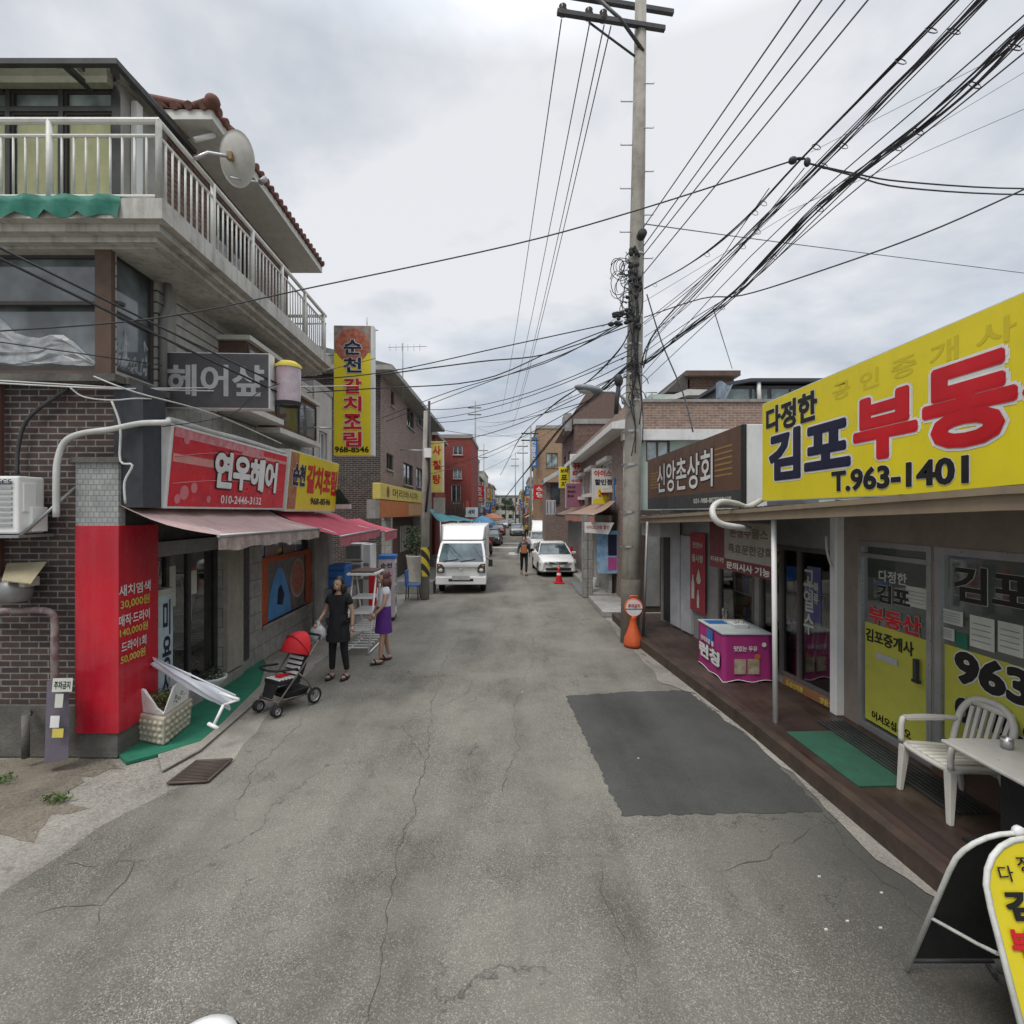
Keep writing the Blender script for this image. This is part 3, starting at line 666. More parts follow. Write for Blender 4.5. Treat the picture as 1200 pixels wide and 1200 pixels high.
MB().fquad(FS, .06, 2.4, .86, .965, .0065).build('faded_patch', pm('peeling sign foil', (.55, .3, .32), (.5, .08, .1), 9, .6, dirt=.4), rs)
text(FS, '연우헤어', (.98, 2.95, .30, .80), M['wlet'], rs, .05, .010, M['ink'], .045, spacing=.95)
text(FS, '010-2446-3132', (1.2, 2.45, .08, .2), M['wlet'], rs, .02, .01)
MB().fbox(FS, SL+.02, 5.9, .0, 1.02, -.15, -.0).build('x', M['white'], None) if False else None
ys = thing('restaurant_sign', 'yellow stewed fish restaurant sign with a food picture beside the red salon sign', 'sign', FS.p(SL+.05, 0))
UY1 = SL+.05; UY2 = 6.35
MB().fbox(FS, UY1, UY2, -.03, 1.12, -.2, .03).build('case', M['white'], ys, bevel=.01)
MB().fquad(FS, UY1+.02, UY2-.02, 0, 1.10, .034).build('face', M['yellow'], ys)
MB().fquad(FS, UY1+.03, UY1+.42, .02, 1.08, .037).build('food_picture', pm('food print', (.30, .07, .03), (.42, .25, .15), 12, .5, dirt=.4), ys)
text(FS, '순천', (UY1+.16, UY1+.78, .48, .88), M['navy'], ys, .05, .040, M['wlet'], .03)
text(FS, '갈치조림', (UY1+.9, UY2-.10, .36, .92), M['rlet'], ys, .045, .040)
text(FS, '968-8546', (UY1+1.2, UY2-.45, .12, .26), M['ink'], ys, .03, .040)
# salon sign facing the street, grey
hs = thing('hanging_salon_sign', 'grey box sign with large white letters sticking out from the siding above the red sign', 'sign', (-3.8, 6.6, 4.05))
FH = Frame((-4.50, 6.55, 4.03), (1, .05, 0), (0, 0, 1))
MB().fbox(FH, 0, 1.37, 0, .72, -.16, 0).build('case', M['white'], hs, bevel=.008)
MB().fquad(FH, .012, 1.355, .012, .708, .004).build('face', pm('grey sign face', (.10, .095, .1), dirt=.15), hs)
text(FH, '헤어샾', (.09, 1.3, .16, .56), pm('silver lettering', (.5, .5, .5), dirt=.25), hs, .028, .008)
bp_ = thing('barber_lamp', 'cylindrical salon lamp with a yellow cap beside the grey hanging sign', 'lamp', (-3.05, 6.85, 4.1))
bc = P(338, 476, 6.85)
MB().lathe([(.15, 0), (.17, .05)], bc, 20).build('base', M['dark'], bp_)
MB().lathe([(.15, .05), (.158, .2), (.158, .50)], bc, 20).build('glass_drum', pm('pink glass drum', (.40, .27, .31), (.5, .46, .48), 5, .15, dirt=.1), bp_)
MB().lathe([(.168, .50), (.168, .54), (.1, .59), (0, .61)], bc, 20).build('cap', pm('yellow cap', (.62, .5, .08), dirt=.2), bp_)
MB().tube([bc+V((-.2, 0, .3)), bc+V((-.9, .1, .3))], .02).build('bracket', M['steel'], bp_)
# tall vertical yellow sign
vsn = thing('vertical_restaurant_sign', 'tall yellow sign board with a fish dish on top and vertical red letters', 'sign', P(412, 534, 11.1))
FV = Frame(P(391, 534, 11.1), (1, .02, 0)); VW, VH = .80, 2.83
MB().fbox(FV, 0, VW+.06, 0, VH, -.2, 0).build('case', M['white'], vsn, bevel=.01)
MB().fquad(FV, .01, VW, .01, VH-.01, .004).build('face', M['yellow'], vsn)
MB().fquad(FV, .012, VW-.002, VH-.6, VH-.012, .007).build('picture_background', pm('grey print', (.30, .26, .24), (.2, .12, .1), 9, .5), vsn)
MB().lathe([(0, 0), (.37, 0)], FV.p(VW/2, VH-.44, .011), 28, axis=FV.n).build('dish_picture', pm('stew print', (.30, .05, .025), (.42, .2, .12), 16, .5, dirt=.5), vsn)
for i, (ch, mt) in enumerate((('순', 'navy'), ('천', 'navy'), ('갈', 'rlet'), ('치', 'rlet'), ('조', 'rlet'), ('림', 'rlet'))):
    v1 = VH-.32-i*.385-(.07 if i > 1 else 0); text(FV, ch, (.22, .60, v1-.32, v1), M[mt], vsn, .035, .016, M['wlet'], .03)
text(FV, '968-8546', (.03, VW-.04, .07, .2), M['ink'], vsn, .03, .012)
MB().tube([FV.p(.1, 2.2, -.1), FV.p(-.7, 2.2, .2)], .02).tube([FV.p(.1, .6, -.1), FV.p(-.7, .6, .2)], .02).build('bracket', M['steel'], vsn)

# ---------------- awnings
def awning(name, label, B0, B1, F0, F1, mat, vm, drop=.13, seg=14, wav=.012):
    t = thing(name, label, 'awning', (V(B0)+V(B1))/2)
    mb = MB(); vs = []; k = 6
    for j in range(k+1):
        for i in range(seg+1):
            a = V(B0).lerp(V(B1), i/seg); b = V(F0).lerp(V(F1), i/seg); p = a.lerp(b, j/k)
            p.z -= .05*math.sin(j/k*math.pi)+wav*math.sin(i*1.9+j*.7); vs.append(p)
    mb.add(vs, [(j*(seg+1)+i, j*(seg+1)+i+1, (j+1)*(seg+1)+i+1, (j+1)*(seg+1)+i) for j in range(k) for i in range(seg)], True)
    mb.build('canopy', mat, t)
    mb = MB(); vs = []; n = seg*3
    for j in range(3):
        for i in range(n+1):
            p = V(F0).lerp(V(F1), i/n); p.z -= wav*math.sin(i/3*1.9+k*.7)
            p += V((.008*math.sin(i*1.3+.4*math.sin(i*.37))*j, 0, -drop*j/2*(1+.035*math.sin(i*.31)+.02*math.sin(i*1.7)))); vs.append(p)
    mb.add(vs, [(j*(n+1)+i, j*(n+1)+i+1, (j+1)*(n+1)+i+1, (j+1)*(n+1)+i) for j in range(2) for i in range(n)], True)
    mb.build('valance', vm, t)
    MB().tube([F0, F1], .02).build('front_bar', M['steel'], t)
    for q in (.08, .92):
        a = V(B0).lerp(V(B1), q)-V((0, 0, .12)); b = V(F0).lerp(V(F1), q)-V((0, 0, .02)); m_ = a.lerp(b, .5)+V((0, .25*(1 if q < .5 else -1), 0))
        MB().tube([a, m_, b], .016).build('folding_arm', M['steel'], t)
    return t
f0 = P(256, 628, 5.75); f1 = V((-3.36-.037*3.6, 9.3, 2.40))
awning('salon_awning', 'faded pink grey canvas awning with a mildewed valance over the salon door', (-4.36, 5.62, 2.80), (-4.36-.14, 9.45, 2.74), f0, f1, pm('faded pink canvas', (.50, .36, .34), (.42, .29, .275), 2, .9, dirt=.25, streak=.2), pm('mildewed valance', (.40, .33, .31), (.26, .2, .17), 6, .9, dirt=.6, streak=.8), .17)
awning('restaurant_awning', 'red canvas awning over the restaurant window next to the pink awning', (-4.42, 9.5, 2.72), (-4.62, 13.4, 2.66), (-3.22, 9.6, 2.24), (-3.4, 13.2, 2.26), pm('red canvas', (.46, .08, .12), (.38, .07, .10), 2, .85, dirt=.15), pm('pink red canvas', (.44, .12, .15), dirt=.2), .19)
awning('small_red_awning', 'short red awning beyond the long restaurant awning', (-4.6, 13.9, 2.5), (-4.62, 15.6, 2.5), (-3.45, 13.9, 2.16), (-3.5, 15.6, 2.16), _mc['red canvas'], _mc['pink red canvas'], .25)
# ---------------- restaurant window
rw = thing('restaurant_window', 'restaurant window with orange frame, blue picture and food photograph', 'window', FA.p(rest[0], rest[2]))
a, b, c, d = rest; om = pm('orange red frame', (.45, .09, .03), dirt=.2)
MB().add([FA.p(u, v, -.03) for u, v in ((a, c), (a+.3, c), (a+.3, 1.75), (b-.35, 1.75), (b-.35, c), (b, c), (b, 1.85), (a, 1.85))], [(0, 1, 2, 7), (7, 2, 3, 6), (3, 4, 5, 6)]).build('frame', om, rw)
MB().fbox(FA, a, b, c-.06, c, -.06, .03).build('sill', M['conc'], rw)
MB().fquad(FA, a, b, 1.85, d, -.1).build('pane', M['glass'], rw)
MB().fquad(FA, a+.3, b-.35, c, 1.75, -.05).build('poster', pm('dark poster', (.10, .09, .085), (.2, .16, .14), 5, .4), rw)
fig = MB(); pts = [(.34, .0), (1.45, .0), (1.4, .35), (1.15, .75), (1.0, .95), (.8, .95), (.6, .78), (.42, .45)]
fig.add([FA.p(a+u, c+.02+v, -.045) for u, v in pts], [tuple(range(len(pts)))]); fig.build('blue_picture', pm('blue print', (.06, .22, .5), (.12, .32, .6), 3, .4, dirt=.1), rw)
MB().add([FA.p(b-.78+.40*math.cos(i*R(15)), c+.66+.42*math.sin(i*R(15)), -.042) for i in range(24)], [tuple(range(24))]).build('dish_picture', M['cream'], rw)
MB().add([FA.p(b-.78+.35*math.cos(i*R(15)), c+.66+.37*math.sin(i*R(15)), -.038) for i in range(24)], [tuple(range(24))]).build('food_picture', pm('red stew print', (.32, .03, .02), (.45, .22, .12), 14, .4, dirt=.3), rw)
MB().add([FA.p(a+u, c+.02+v, -.041) for u, v in ((.75, .25), (1.0, .2), (1.1, .4), (.95, .62), (.8, .55))], [tuple(range(5))]).build('figure_picture', M['navy'], rw)
text(FA.out(-.095), '갈치조림', FA.rect(318, 660, 350, 676), M['wlet'], rw, .03)
for x0, x1 in ((316, 330), (337, 351)):
    r = FA.rect(x0, 640, x1, 656); MB().fquad(FA, *r, -.09).build('notice', pm('pale pink notice', (.34, .24, .24), dirt=.2), rw)
# ================================================================ objects in front of the left building
# air conditioner on the brick wall
ac = thing('air_conditioner', 'white outdoor air conditioner unit on a bracket high on the dark brick wall', 'air conditioner', P(20, 628, 5.35))
zb_ = 2.7-28/600*5.3; x1 = -5.09
MB().box(x1-.95, x1, 5.28, 5.58, zb_+.02, zb_+.62).build('case', M['clean'], ac, bevel=.02)
sb = MB()
for i in range(9): sb.box(x1-.92, x1-.06, 5.265, 5.279, zb_+.10+i*.055, zb_+.125+i*.055)
sb.build('grille', pm('unit grille grey', (.35, .36, .36)), ac)  # grey slats across the front of the white case
MB().box(x1-.01, x1+.02, 5.32, 5.46, zb_+.25, zb_+.55).box(x1-.01, x1+.05, 5.38, 5.56, zb_+.04, zb_+.3).build('side_panel', M['clean'], ac, bevel=.005)
text(Frame((x1-.95, 5.262, zb_), (1, 0, 0)), 'SAMTECS', (.52, .90, .53, .585), M['navy'], ac, .02)
MB().box(x1-.98, x1+.03, 5.25, 5.66, zb_-.02, zb_+.01).tube([(x1, 5.3, zb_), (x1+.27, 5.66, zb_+.52)], .018).build('bracket', M['grey'], ac)
pp = thing('pipe_run', 'wrapped white pipe curving from the air conditioner along the top of the red sign', 'pipe', P(66, 600, 5.5))
pts = [P(66, 606, 5.5), P(66, 560, 5.5), P(68, 538, 5.52), P(76, 518, 5.54), P(95, 508, 5.55), P(130, 503, 5.58), P(165, 496, 5.62), P(195, 495, 5.66)]
pts += [FS.p(.2, 1.06, -.12), FS.p(1.0, 1.05, -.1), FS.p(2.0, 1.07, -.12), FS.p(SL, 1.05, -.1), FS.p(5.0, 1.06, -.12)]
def smooth(pts, n=4):
    pts = [V(p) for p in pts]; out = []
    for i in range(len(pts)-1):
        a = pts[max(i-1, 0)]; b = pts[i]; c = pts[i+1]; d = pts[min(i+2, len(pts)-1)]
        for k in range(n):
            t = k/n; out.append(.5*((2*b)+(c-a)*t+(2*a-5*b+4*c-d)*t*t+(3*b-a-3*c+d)*t**3))
    return out+[pts[-1]]
MB().tube(smooth(pts), .032, 8).build('insulated_pipe', M['pvc'], pp)
for px, y0, y1 in ((24, 560, 478),):
    solo(MB().tube(smooth([P(20, 556, 5.6), P(22, 520, 5.62), P(35, 488, 5.62), P(80, 455, 5.62)]), .02, 6), 'conduit', M['dark'], 'dark conduit climbing the brick wall above the air conditioner', 'conduit')
solo(MB().box(-5.64, -5.60, 5.6, 5.65, 2.0, 4.1), 'vertical_batten', pm('rusty batten', (.11, .05, .04), dirt=.3), 'rusty vertical batten on the brick wall above the air conditioner', 'batten')
solo(MB().tube(smooth([P(131, 470, 5.6), P(141, 500, 5.58), P(141, 540, 5.57), P(155, 545, 5.56), P(146, 565, 5.56), P(147, 590, 5.55)]), .012, 6), 'thin_drain_hose', M['pvc'], 'thin white hose hanging down beside the slate grey box', 'hose')
# gas meter with a battered metal cover
gm2 = thing('gas_meter', 'grey gas meter under a bent beige cover on the brick wall', 'meter', P(22, 700, 5.5))
MB().lathe([(.0, 0), (.13, .02), (.15, .12), (.14, .22), (0, .26)], P(18, 706, 5.5)+V((0, 0, .0)), 16).build('meter_body', M['grey'], gm2)
MB().box(P(5, 0, 5.45).x, P(32, 0, 5.45).x, 5.42, 5.6, 1.9, 2.0).build('dial_box', M['cream'], gm2, bevel=.01)
q = [P(8, 660, 5.6), P(55, 658, 5.6), P(36, 684, 5.3), P(2, 680, 5.3)]
MB().quad(*q).quad(*[p-V((0, 0, .008)) for p in q][::-1]).build('cover', pm('beige sheet metal', (.36, .31, .2), dirt=.3), gm2)
solo(MB().tube(smooth([P(-20, 716, 5.55), P(20, 716, 5.55), P(45, 715, 5.55), P(60, 718, 5.53), P(64, 730, 5.52), P(64, 760, 5.5), P(64, 800, 5.5), P(64, 850, 5.5)]), .035, 10), 'gas_pipe', pm('flaking maroon pipe', (.13, .07, .065), (.3, .28, .27), 9, .7, dirt=.3), 'flaking maroon gas pipe bending down the brick wall', 'pipe')
pnl = thing('leaning_panel', 'purple grey panel with torn stickers leaning on the cement plinth', 'panel', P(66, 890, 5.4))
MB().hexa([P(52, 895, 5.30), P(80, 890, 5.36), P(80, 890, 5.40), P(52, 895, 5.36)], [P(55, 798, 5.40), P(81, 797, 5.44), P(81, 797, 5.47), P(55, 798, 5.44)]).build('board', pm('purple grey board', (.15, .125, .16), (.1, .09, .11), 3, .6, dirt=.4), pnl)
Fq = Frame(P(52, 895, 5.28), (1, .06, 0), (0, .1, 1))
for (u0, u1, v0, v1, mm) in ((.02, .22, .72, .86, 'paper'), (.06, .14, .56, .70, 'paper'), (.03, .12, .36, .48, 'wlet'), (.06, .17, .26, .35, 'ylet')):
    MB().fquad(Fq, u0, u1, v0, v1, .012).build('sticker', M[mm], pnl)
text(Fq, '주차금지', (.04, .2, .75, .83), M['ink'], pnl, .02, .016)
solo(MB().tube([P(30, 888, 5.45), P(30, 838, 5.45)], .035, 10).tube([P(30, 838, 5.45), P(33, 836, 5.6)], .04, 10), 'drain_stub', M['plinth'], 'short capped grey pipe stub at the foot of the brick wall', 'pipe')
# paving lumps, steps
solo(MB().hexa([G(235, 880), G(310, 815), G(318, 770), (-4.42, 9.3, 0), (-4.35, 6.2, 0), G(190, 905)], [p+V((0, 0, .018)) for p in (G(235, 880), G(310, 815), G(318, 770), V((-4.42, 9.3, 0)), V((-4.35, 6.2, 0)), G(190, 905))]), 'entrance_step', concg_m, 'low cracked concrete ramp in front of the salon door', 'step')
solo(MB().fbox(FA, ux(181), ux(281), .0, .16, -.1, .06), 'threshold', M['conc'], 'pale concrete threshold under the salon door', 'step')
cz = .022
cp_ = [G(135, 880, cz), G(148, 893, cz), G(190, 882, cz), G(235, 868, cz), G(262, 845, cz), G(285, 822, cz), G(305, 803, cz), G(312, 778, cz), G(306, 768, cz), G(288, 772, cz), G(258, 776, cz), G(235, 786, cz), G(205, 800, cz), G(165, 840, cz)]
cpt = MB(); bm = bmesh.new(); bm.faces.new([bm.verts.new(p) for p in cp_]); bmesh.ops.triangulate(bm, faces=bm.faces); bm.verts.index_update()
cpt.add([v.co.copy() for v in bm.verts], [tuple(v.index for v in f.verts) for f in bm.faces]); bm.free()
cpt.merge(MB().add(cp_+[p-V((0, 0, .03)) for p in cp_], [(i, (i+1) % len(cp_), len(cp_)+(i+1) % len(cp_), len(cp_)+i) for i in range(len(cp_))]))
solo(cpt, 'green_carpet', M['green'], 'green artificial turf strip leading to the salon door', 'carpet')
# drain grate
gr = thing('drain_grate', 'rusty steel drain grate at the road edge by the green carpet', 'grate', G(235, 905))
q = [G(196, 919), G(243, 917), G(272, 891), G(230, 893)]; sm_ = MB().add([p+V((0, 0, .0)) for p in q], [(0, 1, 2, 3)]); sm_.build('pit', M['black'], gr)
sb = MB(); 
for i in range(15):
    t = (i+.5)/15; a_ = q[0].lerp(q[3], t); b_ = q[1].lerp(q[2], t); sb.tube([a_+V((0, 0, .012)), b_+V((0, 0, .012))], .007, 4)
for i in range(4):
    sb.tube([q[i]+V((0, 0, .012)), q[(i+1) % 4]+V((0, 0, .012))], .014, 4)
sb.build('bars', pm('rusty bars', (.1, .075, .06), dirt=.4), gr)
# weeds
for i, (px, py, n, s_) in enumerate(((66, 938, 40, .05), (4, 915, 30, .05))):
    solo(leaves(MB(), G(px, py)+V((0, 0, .03)), (.14, .08, .04), n*2, s_), 'weed', M['leaf'], ('small green weed growing in the broken concrete below the purple panel', 'tuft of weed at the left edge of the picture by the wall')[i], 'weed')
# ---------------- planters
pN, pL, pR = G(192, 876, cz), G(153, 868, cz), G(226, 848, cz); pB = pL+pR-pN; pC = (pL+pR)/2
def pring(z, k, push=0): return [pC+(p-pC)*k+V((0, 0, z)) for p in (pN, pR, pB, pL)]
hexp = thing('beige_planter', 'beige quilted plastic planter box standing on the green carpet by the red pillar', 'planter', pN)
MB().hexa(pring(0, .92), pring(.33, 1.0)).build('tub', pm('beige plastic', (.46, .42, .33), dirt=.2, rough=.5), hexp, bevel=.02)
qm = MB()
for a_, b_ in ((0, 1), (3, 0)):
    lo_, hi_ = pring(0, .92), pring(.33, 1.0)
    for k in range(6):
        for j in range(4):
            q = lo_[a_].lerp(lo_[b_], (k+.5+.25*(j % 2-.5))/6).lerp(hi_[a_].lerp(hi_[b_], (k+.5+.25*(j % 2-.5))/6), (j+.5)/4.2)
            qm.ball(q-(q-pC-V((0, 0, q.z)))*0+((pC-q).normalized()*.032), (.042, .042, .033), 10, 8)
qm.build('quilting', _mc['beige plastic'], hexp)
tr = thing('white_trough', 'white plastic trough with a broken notch full of low yellow green plants', 'planter', pC+V((0, 0, .335)))
def at(p, z): return p+V((0, 0, z))
rim_ = [(pN, .04), (pN.lerp(pR, .35), .27), (pR, .31), (pB, .30), (pL, .30), (pL.lerp(pN, .35), .27), (pL.lerp(pN, .8), .08)]
th = MB(); n = 7; sc_ = lambda p, k: pC+(p-pC)*k
vs = [at(sc_(p, .84), .335) for p, h in rim_]+[at(sc_(p, .95), .335+h) for p, h in rim_]+[at(sc_(p, .82), .335+h) for p, h in rim_]+[at(sc_(p, .76), .35) for p, h in rim_]; fs = []
for i in range(n):
    j = (i+1) % n; fs += [(i, j, n+j, n+i), (n+i, n+j, 2*n+j, 2*n+i), (2*n+i, 2*n+j, 3*n+j, 3*n+i)]
th.add(vs, fs); th.build('trough', M['clean'], tr)
MB().add([at(sc_(p, .79), .40) for p, h in rim_], [tuple(range(7))]).build('soil', M['soil'], tr)
leaves(MB(), at(pC.lerp(pN, .25), .46), (.22, .20, .10), 700, .03).build('foliage', pm('yellow green leaves', (.17, .18, .04), (.05, .08, .025), 30, .6, dirt=0), tr)
solo(MB().hexa([at(pL+V((x, y, 0)), 0) for x, y in ((-.08, -.06), (-.03, -.08), (-.02, -.05), (-.07, -.03))], [at(pL+V((x, y, 0)), .42) for x, y in ((-.10, .0), (-.04, -.02), (-.03, .01), (-.09, .03))]), 'loose_board', M['clean'], 'narrow white board leaning on the left end of the beige planter', 'board')
# small white bowl planter at the door
wb = thing('bowl_planter', 'white bowl planter with dark leaves on the green carpet by the salon door', 'planter', G(250, 808, .15))
c = G(249, 806, .09); MB().lathe([(.09, 0), (.19, .13), (.2, .17), (.18, .17), (.16, .12)], c, 20).build('bowl', M['clean'], wb)
leaves(MB(), c+V((0, 0, .2)), (.17, .15, .07), 160, .05).build('foliage', M['leafd'], wb)
wb2 = thing('round_pot', 'dark round pot with a white ladle beside the door glass behind the white sheet', 'pot', G(218, 790, .2))
c = G(220, 793, .18); MB().lathe([(.09, 0), (.14, .08), (.14, .15), (.12, .16)], c, 20).build('pot', pm('dark glazed pot', (.03, .03, .06), dirt=.1, rough=.3), wb2)
leaves(MB(), c+V((0, .02, .26)), (.16, .14, .12), 90, .07).build('foliage', M['leafd'], wb2)
wt = thing('white_tub', 'white plastic tub beside the dark pot at the salon door', 'tub', G(208, 780, .18))
MB().lathe([(.13, 0), (.17, .22), (.175, .24), (.15, .24), (.14, .1)], G(210, 788, .18)+V((-.1, .2, 0)), 20).build('tub', M['clean'], wt)
# toppled banner stand with white sheet, lying across the planter
bs = thing('toppled_banner_stand', 'toppled white stand with crumpled white sheet lying across the carpet by the planter', 'banner stand', G(235, 840, cz))
A_ = P(180, 776, 6.15); B_ = P(272, 823, 6.0)
sh = MB(); n, k = 30, 9; vs = []; acr = V((.35, -.25, .9)).normalized()
for i in range(n+1):
    t = i/n; c = A_.lerp(B_, t)+V((0, 0, -.02*math.sin(t*3.1))); hw = .055+.055*t+.006*math.sin(t*11)
    for j in range(k):
        q = -1+2*j/(k-1); vs.append(c+acr*q*hw+V((.02*math.sin(q*4+t*5), -.03*math.cos(q*1.5)+.008*math.sin(q*6+t*9), .006*math.sin(t*17+q*2))))
sh.add(vs, [(i*k+j, i*k+j+1, (i+1)*k+j+1, (i+1)*k+j) for i in range(n) for j in range(k-1)], True)
sh.tube([A_.lerp(B_, -.02)+acr*.055, A_.lerp(B_, 1.02)+acr*.11], .010, 6).tube([A_-acr*.055, B_-acr*.11], .010, 6)
sh.build('sheet', pm('blue white sheet', (.60, .63, .68), (.5, .53, .6), 6, .7, dirt=.12), bs)
MB().tube([P(170, 778, 6.1), P(152, 800, 5.95)], .018).tube([P(146, 798, 5.95), P(158, 804, 5.93)], .022).tube([P(262, 826, 5.95), P(250, 851, 5.85)], .018).tube([P(244, 848, 5.85), P(256, 854, 5.83)], .022).tube([P(258, 812, 6.0), P(280, 820, 5.95)], .02).tube([P(262, 826, 5.95), P(280, 820, 5.95)], .014).build('legs', M['clean'], bs)

# ---------------- the stroller (local frame: faces -y, then turned)
st = thing('baby_stroller', 'red hooded baby stroller with a striped seat parked at the edge of the green carpet', 'stroller', G(337, 828), R(-30)); st.scale = (.86, .86, .9)
def wheel(x, y, r, w=.04):
    t = MB()
    prof = [(r-.03, -w/2), (r-.005, -w/2), (r, -w/4), (r, w/4), (r-.005, w/2), (r-.03, w/2)]
    o = MB().lathe(prof, (x, y, r), 20, axis=(1, 0, 0)).build('wheel', M['rubber'], st, world=False)
    m = MB().lathe([(.0, .012), (.02, .012), (.02, -.012), (0, -.012)], (x, y, r), 12, axis=(1, 0, 0))
    for k in range(6):
        a = k*math.pi/3; m.tube([(x, y, r), (x, y+math.cos(a)*(r-.03), r+math.sin(a)*(r-.03))], .008, 5)
    m.lathe([(r-.03, -.015), (r-.03, .015), (r-.045, .015), (r-.045, -.015)], (x, y, r), 20, axis=(1, 0, 0))
    m.build('rim', M['steel'], o, world=False)
for sx in (-1, 1):
    wheel(sx*.25, .32, .125, .045); wheel(sx*.22-.025, -.36, .085, .035); wheel(sx*.22+.03, -.36, .085, .035)
fr = MB()
for sx in (-1, 1):
    fr.tube([(sx*.22, -.36, .1), (sx*.23, -.33, .2), (sx*.24, .1, .62), (sx*.24, .42, .98)], .014, 8)
    fr.tube([(sx*.25, .32, .125), (sx*.24, .2, .36), (sx*.24, .02, .55)], .013, 8)
    fr.tube([(sx*.22, -.33, .22), (sx*.25, .3, .17)], .010, 6)
fr.tube([(-.25, .32, .125), (.25, .32, .125)], .01).tube([(-.22, -.33, .2), (.22, -.33, .2)], .01)
fr.build('frame', pm('bronze tube', (.2, .17, .15), metal=.6, rough=.35, dirt=.1), st, world=False)
MB().tube([(-.24, .42, .98), (-.2, .47, 1.03), (.2, .47, 1.03), (.24, .42, .98)], .02, 8).build('handle', M['black'], st, world=False)
MB().tube(smooth([(-.25, .0, .62), (-.24, -.3, .66), (-.1, -.38, .66), (.1, -.38, .66), (.24, -.3, .66), (.25, 0, .62)]), .018, 8).build('bumper_bar', M['black'], st, world=False)
se = MB().hexa([(-.19, -.28, .42), (.19, -.28, .42), (.19, .1, .38), (-.19, .1, .38)], [(-.19, -.28, .48), (.19, -.28, .48), (.19, .1, .45), (-.19, .1, .45)])
se.hexa([(-.19, .04, .44), (.19, .04, .44), (.19, .12, .42), (-.19, .12, .42)], [(-.18, .28, .92), (.18, .28, .92), (.18, .34, .9), (-.18, .34, .9)])
se.hexa([(-.12, -.37, .24), (.12, -.37, .24), (.12, -.35, .24), (-.12, -.35, .24)], [(-.16, -.29, .43), (.16, -.29, .43), (.16, -.27, .43), (-.16, -.27, .43)])
seat_o = se.build('seat', M['black'], st, world=False, bevel=.02)
stripes = MB()
for k in range(6):
    stripes.hexa([(-.165, -.27+k*.06, .485-k*.005), (.165, -.27+k*.06, .485-k*.005), (.165, -.235+k*.06, .483-k*.005), (-.165, -.235+k*.06, .483-k*.005)], [(-.16, -.27+k*.06, .50-k*.005), (.16, -.27+k*.06, .50-k*.005), (.16, -.235+k*.06, .498-k*.005), (-.16, -.235+k*.06, .498-k*.005)])
for k in range(6):
    z = .50+k*.068; y = .055+(z-.45)*.5; stripes.hexa([(-.16, y-.03, z), (.16, y-.03, z), (.16, y+.02, z), (-.16, y+.02, z)], [(-.16, y-.01, z+.04), (.16, y-.01, z+.04), (.16, y+.03, z+.04), (-.16, y+.03, z+.04)])
stripes.build('striped_cushion', M['clean'], seat_o, world=False, bevel=.006)
MB().box(-.04, .06, -.2, -.1, .50, .53).box(-.015, .03, -.12, .02, .49, .52).build('harness', M['rlet'], seat_o, world=False)
hd = MB(); n, k = 16, 8; vs = []                          # folded hood: part of a sphere
for j in range(k+1):
    ph = R(15+95*j/k)
    for i in range(n+1):
        t = math.pi*i/n; vs.append((.25*math.cos(t), .22-.30*math.cos(ph)*math.sin(t)*1.0+.0, .78+.34*math.sin(t)*math.sin(ph)*1.0))
hd.add(vs, [(j*(n+1)+i, j*(n+1)+i+1, (j+1)*(n+1)+i+1, (j+1)*(n+1)+i) for j in range(k) for i in range(n)], True)
hood = hd.build('hood', pm('bright red fabric', (.55, .012, .018), (.42, .01, .015), 5, .7, dirt=0), st, world=False)
MB().tube([(.25*math.cos(math.pi*i/n), .215-.30*math.cos(R(15))*math.sin(math.pi*i/n), .78+.34*math.sin(math.pi*i/n)*math.sin(R(15))) for i in range(n+1)], .012, 6).tube([(.252*math.cos(math.pi*i/n), .215-.31*math.cos(R(60))*math.sin(math.pi*i/n), .78+.35*math.sin(math.pi*i/n)*math.sin(R(60))) for i in range(n+1)], .008, 6).build('hood_trim', pm('dark red trim', (.3, .01, .015), dirt=0), hood, world=False)
MB().hexa([(-.15, -.12, .17), (.15, -.12, .17), (.15, .24, .15), (-.15, .24, .15)], [(-.2, -.18, .28), (.2, -.18, .28), (.2, .28, .27), (-.2, .28, .27)]).build('basket', M['black'], st, world=False, bevel=.02)

# ---------------- alley objects
def fan_unit(px, y0, y1, Y, label):
    t = thing('air_conditioner', label, 'air conditioner', P(px, y1, Y), group='outdoor air conditioner units stacked by the restaurant')
    a = P(404, y0, Y); b = P(424, y1, Y); mb = MB().box(a.x, b.x, Y, Y+.75, b.z, a.z); mb.build('case', M['clean'], t, bevel=.015)
    s_ = MB()
    for i in range(12): z = b.z+.05+(a.z-b.z-.1)*i/12; s_.box(a.x+.03, b.x-.03, Y-.012, Y-.001, z, z+.02)
    s_.build('grille', M['grey'], t)
    if y1 > 670: MB().box(a.x, b.x, Y+.1, Y+.7, 0, b.z).build('stand', M['conc'], t)
fan_unit(414, 637, 657, 13.4, 'upper white outdoor unit of the stack under the red awning')
fan_unit(414, 659, 679, 13.4, 'lower white outdoor unit of the stack under the red awning')
pa = thing('cabinet_unit', 'tall white equipment cabinet beside the stacked outdoor units', 'cabinet', P(429, 725, 13.5))
a = P(424.5, 638, 13.5); b = P(434, 690, 13.5); MB().box(a.x, b.x, 13.5, 14.1, .02, a.z).build('case', M['clean'], pa, bevel=.01)
for z in (.25, .6): MB().box(a.x+.04, b.x-.04, 13.48, 13.5, b.z+z, b.z+z+.08).build('panel', M['grey'], pa)
wbx = thing('water_tank', 'blue plastic water crate stack beside the restaurant pier', 'crate', G(393, 735))
a = P(384, 662, 11.2); b = P(405, 690, 11.2)
